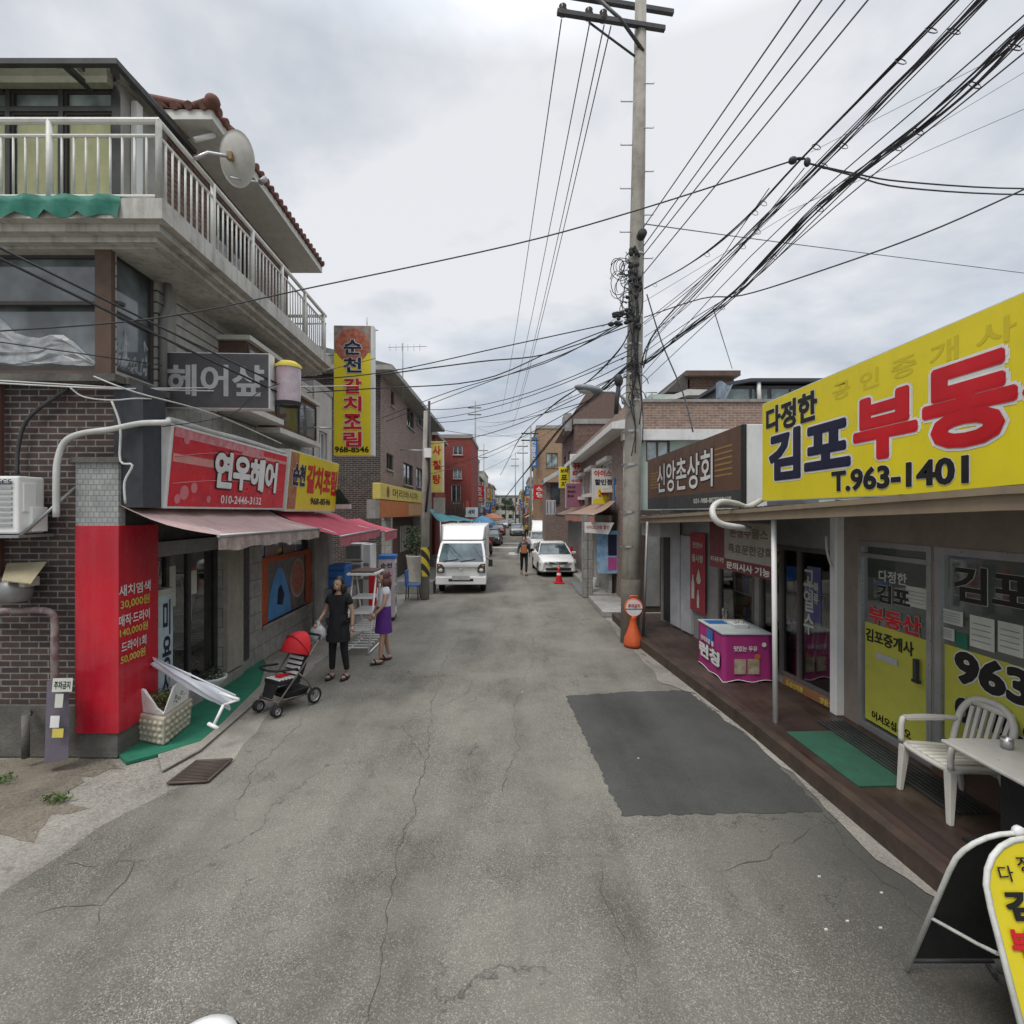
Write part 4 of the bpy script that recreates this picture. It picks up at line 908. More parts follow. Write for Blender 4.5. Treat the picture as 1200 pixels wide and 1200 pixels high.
MB().box(a.x, b.x, 11.2, 11.7, b.z, a.z).build('tank', M['blue'], wbx, bevel=.04)
MB().box(a.x+.03, b.x-.03, 11.19, 11.72, b.z+.2, b.z+.26).box(a.x+.03, b.x-.03, 11.19, 11.72, b.z+.38, b.z+.42).build('ribs', pm('dark blue rib', (.02, .09, .25)), wbx)
MB().box(a.x-.05, b.x+.05, 11.15, 11.8, 0, b.z).build('stand', M['grey'], wbx)
# red menu board behind the rack
solo(MB().box(P(432, 0, 12).x, P(441, 0, 12).x, 12.0, 12.04, .45, 1.35), 'red_board', M['rlet'], 'red panel standing between the white rack and the woman', 'board')
# white folding rack
rk = thing('folding_rack', 'white folding plant rack with slatted shelves and a brown tray on top', 'rack', G(425, 765))
RX0, RX1, RY0, RY1 = -3.18, -2.72, 9.9, 10.9
f_ = MB()
for x in (RX0, RX1):
    f_.tube([(x, RY0-.2, .0), (x, RY0+.35, 1.45)], .018, 6).tube([(x, RY1+.1, .0), (x, RY1-.45, 1.45)], .018, 6).tube([(x, RY0-.2, .02), (x, RY1+.1, .02)], .015, 6)
f_.tube([(RX0, RY0+.35, 1.45), (RX1, RY0+.35, 1.45)], .018).tube([(RX0, RY1-.45, 1.45), (RX1, RY1-.45, 1.45)], .018)
f_.build('frame', M['clean'], rk)
for j, z in enumerate((.12, .42, .72, 1.0)):
    s_ = MB(); ya = RY0-.2+.38*z; yb = RY1+.1-.38*z
    for i in range(7): y = ya+(yb-ya)*i/6; s_.box(RX0, RX1, y-.015, y+.015, z-.01, z+.01)
    s_.build('shelf', M['clean'], rk)
MB().box(RX0-.05, RX1+.05, RY0+.1, RY1-.2, 1.46, 1.5).build('tray', M['clean'], rk)
MB().box(RX0, RX1, RY0+.15, RY1-.25, 1.5, 1.54).build('tray_mat', M['brown'], rk)
# light-box fridge sign
lb = thing('standing_lightbox', 'white standing light box with a blue top lettered for the fish restaurant', 'sign', G(458, 728))
Fl = Frame(P(443, 727, 12.7), (1, .12, 0)); 
MB().fbox(Fl, 0, .40, .06, 1.52, -.55, 0).build('case', pm('pale pink white case', (.55, .47, .5), dirt=.2), lb, bevel=.02)
MB().fbox(Fl, -.01, .42, 1.52, 1.6, -.57, .01).build('top', M['blue'], lb)
MB().fbox(Fl, .0, .4, 0, .06, -.5, -.02).build('base', M['dark'], lb)
text(Fl, '순천', (.06, .34, 1.3, 1.42), M['ink'], lb, .03); text(Fl, '갈\n치', (.08, .32, .5, 1.2), M['rlet'], lb, .04, align='CENTER')
Fl2 = Frame(Fl.p(.40, 0, 0), (.12*-1*-1, 1, 0)) if False else Frame(Fl.p(.40, 0, 0), (-.12, 1, 0))
MB().fquad(Fl2, .03, .52, .12, 1.48, .006).build('side_face', M['wlet'], lb)
text(Fl2, '갈\n치\n조\n림', (.14, .42, .3, 1.4), M['navy'], lb, .03, .01, align='CENTER')
# blue plastic chair and potted plant by the canopy
bc_ = thing('blue_chair', 'blue plastic chair under the orange fascia by the left utility pole', 'chair', G(487, 700))
c = G(484, 702); MB().box(c.x-.22, c.x+.22, c.y-.2, c.y+.22, .42, .46).build('seat', M['blue'], bc_, bevel=.01)
MB().box(c.x-.22, c.x-.18, c.y-.2, c.y+.22, .46, .9).build('backrest', M['blue'], bc_, bevel=.01)
for sx in (-.19, .19):
    for sy in (-.17, .19): MB().tube([(c.x+sx, c.y+sy, 0), (c.x+sx*.9, c.y+sy*.9, .43)], .018).build('leg', M['dark'], bc_)
pt = thing('potted_plant', 'tall dark leafy plant in a pale pot between the orange fascia and the pole', 'plant', P(486, 668, 17.2))
c = P(488, 668, 17.2); 
MB().lathe([(.24, -.35), (.34, .45), (.36, .5), (.3, .5)], c, 18).build('pot', M['cream'], pt)
leaves(MB(), c+V((-.1, 0, 1.0)), (.34, .3, .5), 420, .11).build('foliage', M['leafd'], pt)
MB().tube([c+V((0, 0, .4)), c+V((0, 0, 1.2))], .03).build('stem', M['brown'], pt)
solo(MB().box(c.x-.6, c.x+.6, 16.9, 17.6, .0, c.z-.35), 'low_bench', M['grey'], 'low grey bench under the tall potted plant', 'bench')
# ================================================================ LEFT, further down
def lx(Y): return -4.75-.006*Y
# narrow link building behind the vertical sign
lk = thing('link_building', 'narrow grey and brick building in the gap behind the tall yellow sign', 'building', (-5.2, 13, 0))
Fk = Frame((-4.68, 12.1, 0), (-.03, 1, 0)); h1 = (.35, .95, 3.9, 4.7)
w_ = MB(); holed_wall(w_, Fk, 0, 1.3, 0, 5.7, [h1], .12); w_.build('wall', M['cream'], lk)
window(Fk, h1, lk, M['white'], M['paleglass'], 2, 1, sill=M['conc'])
MB().box(-9, -4.69, 12.1, 13.4, 5.7, 5.85).build('roof', M['conc'], lk)
MB().quad((-9, 13.4, 0), (-4.72, 13.4, 0), (-4.72, 13.4, 5.7), (-9, 13.4, 5.7)).build('rear_wall', M['dkbrick'], lk)
MB().quad((-9, 12.11, 0), (-4.69, 12.11, 0), (-4.69, 12.11, 5.7), (-9, 12.11, 5.7)).build('front_wall', M['siding'], lk)
gt = thing('green_awning', 'small dark green awning edge beside the yellow restaurant sign', 'awning', P(402, 590, 12.4))
MB().quad(P(392, 575, 12.2), P(398, 573, 12.2), P(410, 590, 12.4), P(392, 592, 12.6)).build('canopy', pm('dark green canvas', (.02, .08, .06)), gt)
MB().box(P(391, 0, 12.4).x, P(411, 0, 12.4).x, 12.38, 12.44, P(0, 596, 12.4).z, P(0, 591, 12.4).z).build('valance', M['white'], gt)

def block(name, label, side, xf, y0, y1, h, wall, depth=7, front=None, roof='flat', wins=(), fwins=(), wm=None, eave=.5, cat='building', roofm=None, skew=0.0, reveal=.12, nu=2):
    """a building: street wall at x=xf from y0 to y1, front wall facing the camera. wins are (u0,u1,v0,v1) on the street wall"""
    t = thing(name, label, cat, (xf-depth/2*(1 if side == 'L' else -1), (y0+y1)/2, 0))
    L = y1-y0
    F = Frame((xf, y0, 0), (skew, 1, 0)) if side == 'L' else Frame((xf+skew*L, y1, 0), (-skew, -1, 0))
    mb = MB(); holed_wall(mb, F, 0, L, 0, h, list(wins), reveal); mb.build('street_wall', wall, t)
    Fz = Frame((xf-depth, y0, 0), (1, 0, 0)) if side == 'L' else Frame((xf, y0, 0), (1, 0, 0))
    mb = MB(); holed_wall(mb, Fz, 0, depth, 0, h, list(fwins), reveal); mb.build('end_wall', front or wall, t)
    for k, hh in enumerate(wins): window(F, hh, t, wm or M['white'], (M['glass'], M['paleglass'])[(k*7+len(name)) % 3 == 0], nu, 1, reveal, sill=M['conc'])
    for k, hh in enumerate(fwins): window(Fz, hh, t, wm or M['white'], (M['glass'], M['paleglass'])[k % 2], nu, 1, reveal, sill=M['conc'])
    s = 1 if side == 'L' else -1; xb = xf-depth*s; sx = skew*L
    r = MB(); rm = roofm or M['roofgrey']
    if roof == 'flat':
        a, b = sorted((xf+.06*s, xb)); r.box(a, b, y0-.06, y1+.06, h, h+.28); r.build('parapet', M['conc'], t)
    elif roof == 'gable':
        xm = (xf+xb)/2; e = xf+eave*s; eb = xb-eave*s; z0 = h; zr = h+depth*.16
        r.hexa([(e, y0-eave, z0-.03), (eb, y0-eave, z0-.03), (eb, y1+eave, z0-.03), (e, y1+eave, z0-.03)][::1 if s < 0 else -1], [(e, y0-eave, z0+.14), (eb, y0-eave, z0+.14), (eb, y1+eave, z0+.14), (e, y1+eave, z0+.14)][::1 if s < 0 else -1])
        r.build('eaves', M['conc'], t); r = MB()
        r.quad((e, y0-eave, z0+.143), (e, y1+eave, z0+.143), (xm, y1+eave, zr), (xm, y0-eave, zr)).quad((eb, y0-eave, z0+.143), (eb, y1+eave, z0+.143), (xm, y1+eave, zr), (xm, y0-eave, zr)).quad((e, y0-eave, z0+.143), (eb, y0-eave, z0+.143), (xm, y0-eave, zr))
        r.build('roof', rm, t)
    MB().quad((xb, y0, 0), (xb, y1, 0), (xb, y1, h), (xb, y0, h)).quad((xb, y1, 0), (xf+sx, y1, 0), (xf+sx, y1, h), (xb, y1, h)).build('rear_wall', wall, t)
    return t, F, Fz

# B: long gabled brick building
YB = 18.4; FBs = Frame((-4.72, YB, 0), (-.012, 1, 0))
bw = [FBs.rect(*r) for r in ((458, 456, 462, 478), (477, 475, 485, 505), (488, 480, 499, 507))]
bw2 = [FBs.rect(*r) for r in ((453, 530, 461, 552), (473, 541, 484, 570), (488, 547, 496, 572))]
tb, F_, Fz_ = block('long_brick_building', 'two storey pale brick building with deep sloping eaves behind the tall yellow sign', 'L', -4.72, YB, 31.2, 7.7, M['pinkbrick'], 9, M['dkbrick'], 'gable', bw+bw2, (), M['dark'], .55, roofm=pm('mossy grey roof', (.14, .16, .14), dirt=.3), skew=-.012)
# TV antenna
an = thing('tv_antenna', 'thin rooftop television antenna above the eaves of the pale brick building', 'antenna', P(472, 455, 20))
m_ = MB().tube([P(472, 470, 20), P(472, 402, 20)], .02, 6); m_.build('mast', M['grey'], an)
a_ = MB().tube([P(455, 407, 20), P(500, 406, 20)], .012, 5).tube([P(464, 433, 20), P(483, 431, 20)], .012, 5)
for k in range(6): a_.tube([P(457+k*7, 403, 20.2), P(457+k*7, 411, 19.8)], .008, 4)
a_.build('elements', M['grey'], an)
an2 = solo(MB().tube([P(430, 382, 12.5), P(430, 372, 12.5)], .01, 5).tube([P(434, 387, 12.5), P(443, 387, 12.5)], .015, 5), 'roof_vane', M['grey'], 'tiny antenna stub peeking over the tall yellow sign', 'antenna')
# orange and yellow fascia with shop below
of = thing('orange_fascia', 'orange shop fascia with a yellow curved sign band below the pale brick building', 'sign', (-4.3, 19, 2.7))
Fo = Frame((-4.33, 16.8, 0), (.0, 1, 0))
MB().fbox(Fo, 0, 7.8, 2.5, 3.1, -.3, 0).build('orange_box', M['orange'], of, bevel=.02)
MB().fbox(Fo, 0, 7.8, 3.12, 3.66, -.25, .02).build('yellow_band', pm('pale yellow sheet', (.58, .48, .12), (.52, .42, .1), 3, .5, dirt=.2), of, bevel=.02)
text(Fo.out(.02), '머리바시아', (1.7, 6.6, 3.22, 3.56), M['ink'], of, .01)
MB().lathe([(0, 0), (.2, 0)], Fo.p(1.0, 3.4, .026), 16, axis=Fo.n).build('emblem', pm('brown print', (.25, .08, .04)), of)
MB().fquad(Fo, 4.6, 7.6, 2.55, 3.05, .004).build('food_print', pm('sandy print', (.5, .32, .16), (.35, .2, .1), 6, dirt=.2), of)
MB().box(-4.6, -4.33, 16.2, 16.75, 2.5, 3.1).build('stone_end', M['conc'], of)
sf = thing('dark_shopfront', 'shop entrance with painted-in shade, a door and slats under the orange fascia', 'shopfront', (-4.7, 20, 0))
MB().fbox(FBs, 0, 6.6, 0, 2.5, .0, .03).build('entrance_shade_panel', pm('dark shopfront', (.06, .045, .035), dirt=.2), sf)  # flat panel coloured dark in place of the shaded shop interior
MB().fbox(FBs, 1.5, 2.6, .1, 2.15, .03, .06).build('door', pm('wine door', (.12, .045, .045)), sf)
for u in (.1, 6.4): MB().fbox(FBs, u-.1, u+.1, 0, 2.5, .03, .38).build('post', M['stone'], sf)
s_ = MB()
for k in range(7): s_.fbox(FBs, 3.2+k*.35, 3.3+k*.35, 1.0, 2.1, .03, .06)
s_.build('slats', M['cream'], sf)
# vertical yellow sign further on
s2 = thing('vertical_soup_sign', 'narrow yellow vertical sign with brown red letters past the left utility pole', 'sign', P(512, 577, 22))
Fv2 = Frame(P(505, 577, 22), (1, 0, 0)); MB().fbox(Fv2, 0, .55, 0, 2.2, -.15, 0).build('case', M['white'], s2); MB().fquad(Fv2, .0, .5, .0, 2.2, .004).build('face', pm('pale yellow face', (.62, .52, .14), dirt=.15), s2)
for k, ch in enumerate('사철탕'): text(Fv2, ch, (.08, .42, 1.6-k*.62, 2.0-k*.62), M['rlet'], s2, .035, .01)
MB().tube([Fv2.p(0, 1.8, -.07), Fv2.p(-1.6, 1.8, .3)], .03).build('bracket', M['steel'], s2)
# teal canopy behind the truck
tl = thing('teal_canopy', 'teal tarpaulin canopy sloping over the shopfront behind the white truck', 'awning', P(520, 605, 25))
Y1_ = 25.0; mb = MB(); a0, a1 = P(503, 597, 22.5), P(510, 597, 34); b0, b1_ = P(516, 611, 22.3), P(562, 610, 34)
vs = []
for j in range(5):
    for i in range(11):
        p = a0.lerp(a1, i/10).lerp(b0.lerp(b1_, i/10), j/4); p.z -= .1*math.sin(j/4*3.1)+.03*math.sin(i*2.2); vs.append(p)
mb.add(vs, [(j*11+i, j*11+i+1, (j+1)*11+i+1, (j+1)*11+i) for j in range(4) for i in range(10)], True).build('sheet', M['teal'], tl)
for t in (0, .35, .7, 1): q = b0.lerp(b1_, t); MB().tube([q, (q.x, q.y, 0)], .03).build('pole', M['steel'], tl)
sc = thing('white_screen', 'grey white roller screen standing above the teal canopy', 'panel', P(513, 598, 23)); MB().box(P(508, 0, 23).x, P(521, 0, 23).x, 23, 23.2, P(0, 602, 23).z, P(0, 583, 23).z).build('panel', M['cream'], sc)
sl = thing('slatted_fence', 'dark brown slatted balcony fence on the red building', 'fence', P(535, 600, 30))
a = P(521, 604, 30); b = P(545, 587, 30); mb = MB()
for k in range(9): x = a.x+(b.x-a.x)*k/8; mb.box(x-.04, x+.04, 30, 30.06, a.z, b.z)
mb.build('slats', M['brown'], sl); MB().box(a.x, b.x, 29.95, 30, b.z-.1, b.z).box(a.x, b.x, 30.1, 30.2, a.z, a.z+.4).build('rail', M['brown'], sl)
# C: red painted buildings
def fr(Y, *r): 
    a = P(r[0], r[3], Y); b = P(r[2], r[1], Y); return a.x, b.x, a.z, b.z
def fwin(Y, x0, rects): return [(a-x0, b-x0, c, d) for a, b, c, d in (fr(Y, *r) for r in rects)]
block('red_house', 'dark red painted brick house with a low gable behind the soup sign', 'L', -4.9, 32.5, 37.5, 7.6, M['redpaint'], 7, roof='gable', eave=.2, roofm=pm('dark red roof', (.12, .04, .035)), wins=[(1, 2.2, 4.2, 5.4)], wm=M['dark'])
x0 = -3.05-6
block('red_corner_block', 'red painted brick block whose windowed end wall faces the camera', 'L', -3.05, 38.5, 46, 8.25, M['redpaint'], 6, roof='flat', fwins=fwin(38.5, x0, ((531, 522, 542, 533), (531, 549, 541, 561), (529, 568, 540, 590))), wm=M['white'])
rs2 = thing('small_red_signboard', 'small orange red sign on the red corner block', 'sign', P(546, 590, 38)); MB().box(P(541, 0, 38).x, P(549, 0, 38).x, 38, 38.3, P(0, 596, 38).z, P(0, 587, 38).z).build('board', pm('orange red board', (.5, .12, .06)), rs2)
ws2 = thing('small_white_signboard', 'small white sign with blue marks above the parked truck', 'sign', P(550, 600, 34)); Fw = Frame(P(545, 606, 34), (1, 0, 0)); MB().fbox(Fw, 0, .85, 0, .65, -.1, 0).build('board', M['white'], ws2); text(Fw, '세탁', (.2, .65, .18, .5), M['navy'], ws2, .03)

# generic rows to the vanishing point
def row(side, specs):
    for k, (name, label, y0, y1, xf, h, wall, roof, acol) in enumerate(specs):
        L = y1-y0; wins = []; n = max(2, int(L/2.6)); rnd = random.Random(y0)
        for lv in range(1, int(h//2.7)):
            for i in range(n):
                u = L*(i+.5)/n; wins.append((u-.55, u+.55, lv*2.7+.9, lv*2.7+2.1))
        fw = []
        for lv in range(1, int(h//2.7)):
            uu = (4.6, 5.6) if side == 'L' else (.7, 1.7); fw.append((uu[0], uu[1], lv*2.7+.9, lv*2.7+2.1))
        t, F, Fz = block(name, label, side, xf, y0, y1, h, M[wall], 6.5, roof=roof, wins=wins, fwins=fw, wm=M['white'] if k % 2 else M['dark'], eave=.35)
        sd = 1
        for i in range(max(1, int(L/5))):       # ground floor shops
            u0 = L*i/max(1, int(L/5))+.4; u1 = u0+L/max(1, int(L/5))-.8
            d = MB().fbox(F, u0, u1, .1, 2.3, -.01, .03).build('shopfront', M['glass'], t)
            MB().fbox(F, u0-.02, u1+.02, 2.3, 2.45, .0, .06).fbox(F, (u0+u1)/2-.04, (u0+u1)/2+.04, .1, 2.3, .03, .06).build('frame', M['grey'], d)
            MB().fbox(F, u0, u1, 2.6, 3.3, .0, .15).build('fascia', M[('white', 'yellow', 'blue', 'rlet', 'cream', 'orange')[(k*2+i+rnd.randint(0, 3)) % 6]], t)
            if (k+i) % 3 == 0:
                MB().quad(F.p(u0, 2.55, .1), F.p(u1, 2.55, .1), F.p(u1, 2.15, 1.0), F.p(u0, 2.15, 1.0)).quad(F.p(u0, 2.15, 1.0), F.p(u1, 2.15, 1.0), F.p(u1, 1.98, 1.02), F.p(u0, 1.98, 1.02)).build('awning', M[acol], t)
row('L', [
 ('shop_building', 'pale three storey block with balconies right after the red corner block', 47, 56, -4.9, 9.4, 'cream', 'flat', 'teal'),
 ('shop_building', 'grey block with flat roof in the left row before the brown gabled one', 57, 66, -4.2, 9.0, 'conc', 'flat', 'blue'),
 ('shop_building', 'brown gabled shop house in the left row near the motorbike', 67, 76, -4.4, 7.2, 'tanbrick', 'gable', 'orange'),
 ('shop_building', 'cream shop block beyond the brown gabled house on the left', 77, 90, -4.2, 8.6, 'cream', 'flat', 'rlet'),
 ('shop_building', 'brick block towards the far end of the left row', 91, 106, -4.0, 7.6, 'redbrick', 'flat', 'blue'),
 ('shop_building', 'last pale block of the left row', 107, 128, -4.2, 8.2, 'cream', 'gable', 'orange')])
row('R', [
 ('shop_building', 'cream house with a small balcony in the right row', 53, 61, 2.5, 7.6, 'cream', 'gable', 'orange'),
 ('shop_building', 'brown block half way down the right row', 62, 72, 2.7, 6.8, 'tanbrick', 'flat', 'rlet'),
 ('shop_building', 'grey block beyond the brown one in the right row', 73, 86, 2.4, 7.4, 'conc', 'flat', 'orange'),
 ('shop_building', 'low red brick shop near the end of the right row', 87, 104, 2.1, 6.2, 'redbrick', 'gable', 'blue'),
 ('shop_building', 'last cream block of the right row', 105, 130, 1.7, 6.8, 'cream', 'flat', 'teal')])
for i, (x, y, w, h, m_, lb_) in enumerate(((-5.5, 150, 12, 7.2, 'cream', 'pale terraced apartment block closing the street at its far end'), (-16, 142, 9, 9, 'tanbrick', 'brown block behind the left row at the far end'), (7, 146, 12, 9, 'conc', 'grey block behind the right row at the far end'))):
    F = Frame((x, y, 0), (1, 0, 0)); t = thing('far_building', lb_, 'building', (x+w/2, y+3, 0)); hs_ = []
    for lv in range(int(h//2.4)):
        for k in range(int(w//2)): hs_.append((k*2+.5, k*2+1.6, lv*2.4+.8, lv*2.4+2.0))
    mb = MB(); holed_wall(mb, F, 0, w, 0, h, hs_, .3); mb.build('wall', M[m_], t)
    MB().box(x-.2, x+w+.2, y-.2, y+9, h, h+.4).build('roof', M['roofgrey'], t)
    for h_ in hs_: MB().fquad(F, *h_, -.28).build('pane', M['glass'], t)
hl = MB(); n = 60; vs = []
for i in range(n+1):
    x = -220+440*i/n; z = 8+7*math.sin(i*.21+1.2)+2.5*math.sin(i*.9)+random.uniform(-.6, .6); vs += [(x, 420, -1), (x, 430, z)]
hl.add(vs, [(2*i, 2*i+2, 2*i+3, 2*i+1) for i in range(n)]); struct(hl, 'hills', pm('hazy wooded hill', (.16, .2, .2), (.12, .16, .16), .05, 1, dirt=0))
def tree(px, Y, h, r, label, group=None):
    c = G(px, 600+1620/Y); t = thing('tree', label, 'tree', c, group=group)
    tk = MB().tube([c, c+V((.1, 0, h*.5)), c+V((0, 0, h*.9))], .16, 8, r1=.05)
    for k in range(6):
        a = k*1.05; b0 = c+V((0, 0, h*(.35+.08*k))); tk.tube([b0, b0+V((math.cos(a)*r*.6, math.sin(a)*r*.5, h*.18))], .05, 6, r1=.015)
    tk.build('trunk', M['brown'], t)
    cr = MB()
    for k in range(14): leaves(cr, c+V((random.uniform(-.6, .6)*r, random.uniform(-.5, .5)*r, h*(.55+.4*random.random()))), (r*.45, r*.45, r*.35), 120, .28)
    cr.build('crown', M['leafd'], t)
for a in ((592, 137, 6.2, 2.2, 'dark green tree above the roofs at the far left end of the street'), (601, 139, 5.8, 2.0, 'dark green tree in the middle above the far apartment block'), (578, 132, 7.0, 2.2, 'dark tree rising behind the last pale block of the left row')): tree(*a)

# ================================================================ RIGHT, beyond the deck
# D: pale green two-storey house with brick parapet
YD = 14.5; FDf = Frame((3.25, YD, 0), (1, 0, 0))
D = thing('green_house', 'pale green two storey building with white bands and a brick parapet behind the brown sign', 'building', (6, 18, 0))
hf = [FDf.rect(*r) for r in ((756, 516, 786, 542), (885, 513, 897, 575))]; 
mb = MB(); holed_wall(mb, FDf, .0, 9, 0, 4.72, [FDf.rect(757, 516, 785, 541)], .1); mb.build('end_wall', M['mint'], D)
window(FDf, FDf.rect(757, 516, 785, 541), D, M['brown'], M['paleglass'], 2, 1, .1)
MB().fbox(FDf, -.15, 9, 4.72, 5.02, -.1, .18).build('white_band', M['white'], D)
MB().fbox(FDf, -.05, 9, 5.02, 5.80, -.15, .05).build('parapet', M['tanbrick'], D)
MB().fbox(FDf, -.1, 9, 5.80, 5.88, -.2, .1).build('coping', M['conc'], D)
Ys = 27.0; FDs = Frame((3.25, Ys, 0), (0, -1, 0))
dw = [FDs.rect(*r) for r in ((705, 545, 717, 572), (690, 553, 698, 578), (679, 560, 685, 582))]
mb = MB(); holed_wall(mb, FDs, 0, Ys-YD, 0, 5.05, dw, .12); mb.build('street_wall', M['pinkbrick'], D)
for h_ in dw:
    w_ = window(FDs, h_, D, M['white'], M['paleglass'], 2, 1, .1); MB().fbox(FDs, h_[0]-.1, h_[1]+.1, h_[2]-.14, h_[2]-.003, 0, .3).build('white_sill', M['white'], w_)
    MB().fbox(FDs, h_[0]-.1, h_[1]+.1, h_[3], h_[3]+.12, 0, .2).build('hood', M['white'], w_)
MB().hexa([(2.75, YD-.4, 5.0), (3.6, YD-.4, 5.0), (3.6, Ys, 5.0), (2.75, Ys, 5.0)], [(2.75, YD-.4, 5.18), (3.6, YD-.4, 5.35), (3.6, Ys, 5.35), (2.75, Ys, 5.18)]).build('eaves', M['white'], D)
MB().quad((3.6, YD, 5.3), (12.2, YD, 5.3), (12.2, Ys, 5.3), (3.6, Ys, 5.3)).build('flat_roof', M['conc'], D)
MB().fbox(Frame((3.3, Ys, 0), (0, -1, 0)), 0, Ys-YD, 5.3, 5.8, -.15, 0).build('side_parapet', M['tanbrick'], D)
MB().quad((12.2, YD, 0), (12.2, Ys, 0), (12.2, Ys, 5.8), (12.2, YD, 5.8)).build('rear_wall', M['pinkbrick'], D)
for x_ in (3.5, 3.72, 3.92): MB().tube([(x_-.33, YD-.1, 0), (x_-.33, YD-.1, 4.9)], .05, 8).build('downpipe', M['grey'], D)
fbx = lambda *a: fb(MB(), *a)
# the upper house behind
up = thing('rooftop_house', 'grey roofed house with a brown brick stair tower rising behind the brick parapet', 'building', (8, 22, 0))
Yu = 21.0
def fb(mb, px0, py0, px1, py1, Y0, Y1):
    a = P(px0, py1, Y0); b = P(px1, py0, Y0); return mb.box(a.x, b.x, Y0, Y1, a.z, b.z)
fb(MB(), 762, 462, 1010, 510, Yu, Yu+6).build('wall', M['mint'], up)
a = P(750, 480, Yu-.4); b = P(806, 458, Yu-.4); c = P(1010, 458, Yu-.4)
MB().hexa([(a.x, Yu-.5, a.z-.25), (c.x, Yu-.5, a.z-.25+.75), (c.x, Yu+6, a.z+.5), (a.x, Yu+6, a.z-.25)], [(a.x, Yu-.5, a.z-.1), (c.x, Yu-.5, c.z), (c.x, Yu+6, c.z), (a.x, Yu+6, a.z)]) if False else None
MB().hexa([P(748, 482, Yu-.6), P(806, 463, Yu-.6), P(806, 463, Yu+5), P(748, 482, Yu+5)], [P(748, 478, Yu-.6), P(806, 456, Yu-.6), P(806, 456, Yu-.6)+V((0, 5.6, .0)), P(748, 478, Yu-.6)+V((0, 5.6, 0))]).hexa([P(806, 463, Yu-.6), P(842, 463, Yu-.6), P(842, 463, Yu-.6)+V((0, 5.6, 0)), P(806, 463, Yu-.6)+V((0, 5.6, 0))], [P(806, 456, Yu-.6), P(842, 457, Yu-.6), P(842, 457, Yu-.6)+V((0, 5.6, 0)), P(806, 456, Yu-.6)+V((0, 5.6, 0))]).build('sloping_eaves', M['offwhite'], up)
fb(MB(), 796, 467, 818, 474, Yu-.05, Yu).build('window', M['dark'], up)
fb(MB(), 808, 440, 860, 458, Yu+1, Yu+5).build('stair_tower', M['redbrick'], up)
MB().hexa([P(780, 460, Yu+.4), P(868, 440, Yu+.4)+V((0, 0, 0)), P(868, 440, Yu+.4)+V((0, 5, 0)), P(780, 460, Yu+.4)+V((0, 5, 0))], [P(804, 434, Yu+.4), P(868, 434, Yu+.4), P(868, 434, Yu+.4)+V((0, 5, 0)), P(804, 434, Yu+.4)+V((0, 5, 0))]) if False else None
fb(MB(), 804, 434, 868, 440, Yu+.4, Yu+5.6).build('tower_roof', M['brown'], up)
MB().hexa([P(781, 459, Yu+.6), P(806, 459, Yu+.6), P(806, 459, Yu+.6)+V((0, 4, 0)), P(781, 459, Yu+.6)+V((0, 4, 0))], [P(800, 440, Yu+.6), P(806, 440, Yu+.6), P(806, 440, Yu+.6)+V((0, 4, 0)), P(800, 440, Yu+.6)+V((0, 4, 0))]).build('stair_roof', pm('dark stair roof', (.07, .06, .055)), up)
gh = thing('rooftop_greenhouse', 'dark framed glazed rooftop shed with a bluish tarp over its corner', 'shed', P(900, 475, 17))
Yg = 17.0
fb(MB(), 842, 452, 1010, 476, Yg, Yg+3).build('body', M['dark'], gh)
for x0, x1 in ((846, 878), (881, 899), (904, 924), (927, 946), (949, 970), (973, 996)): fb(MB(), x0, 456, x1, 473, Yg-.02, Yg-.005).build('pane', darkglass('shed glass', (.05, .07, .07)), gh)
MB().hexa([P(840, 454, Yg-.2), P(880, 447, Yg-.2), P(880, 447, Yg-.2)+V((0, 3, 0)), P(840, 454, Yg-.2)+V((0, 3, 0))], [P(840, 450, Yg-.2), P(880, 443, Yg-.2), P(880, 443, Yg-.2)+V((0, 3, 0)), P(840, 450, Yg-.2)+V((0, 3, 0))]).hexa([P(880, 447, Yg-.2), P(1010, 447, Yg-.2), P(1010, 447, Yg-.2)+V((0, 3, 0)), P(880, 447, Yg-.2)+V((0, 3, 0))], [P(880, 443, Yg-.2), P(1010, 443, Yg-.2), P(1010, 443, Yg-.2)+V((0, 3, 0)), P(880, 443, Yg-.2)+V((0, 3, 0))]).build('roof', pm('dark shed roof', (.06, .065, .075)), gh)
mb = MB(); vs = []
for j in range(5):
    for i in range(7):
        p = P(839+20*i/6*(1-.12*j), 449+20*j/4-3*math.sin(i), Yg-.25-.05*math.sin(i*2+j)); vs.append(p)
mb.add(vs, [(j*7+i, j*7+i+1, (j+1)*7+i+1, (j+1)*7+i) for j in range(4) for i in range(6)], True).build('tarp', pm('blue grey tarp', (.22, .27, .33), dirt=.3), gh)
MB().tube([P(890, 474, Yg-.1), P(889, 448, Yg-.1)], .07, 8).build('vent_pipe', M['white'], gh)
solo(MB().tube([P(757, 474, 15), P(757, 460, 15), P(770, 460, 15)], .02, 5).tube([P(764, 474, 15), P(764, 460, 15)], .02, 5), 'roof_rail', M['grey'], 'thin roof railing stub beside the big pole', 'railing')
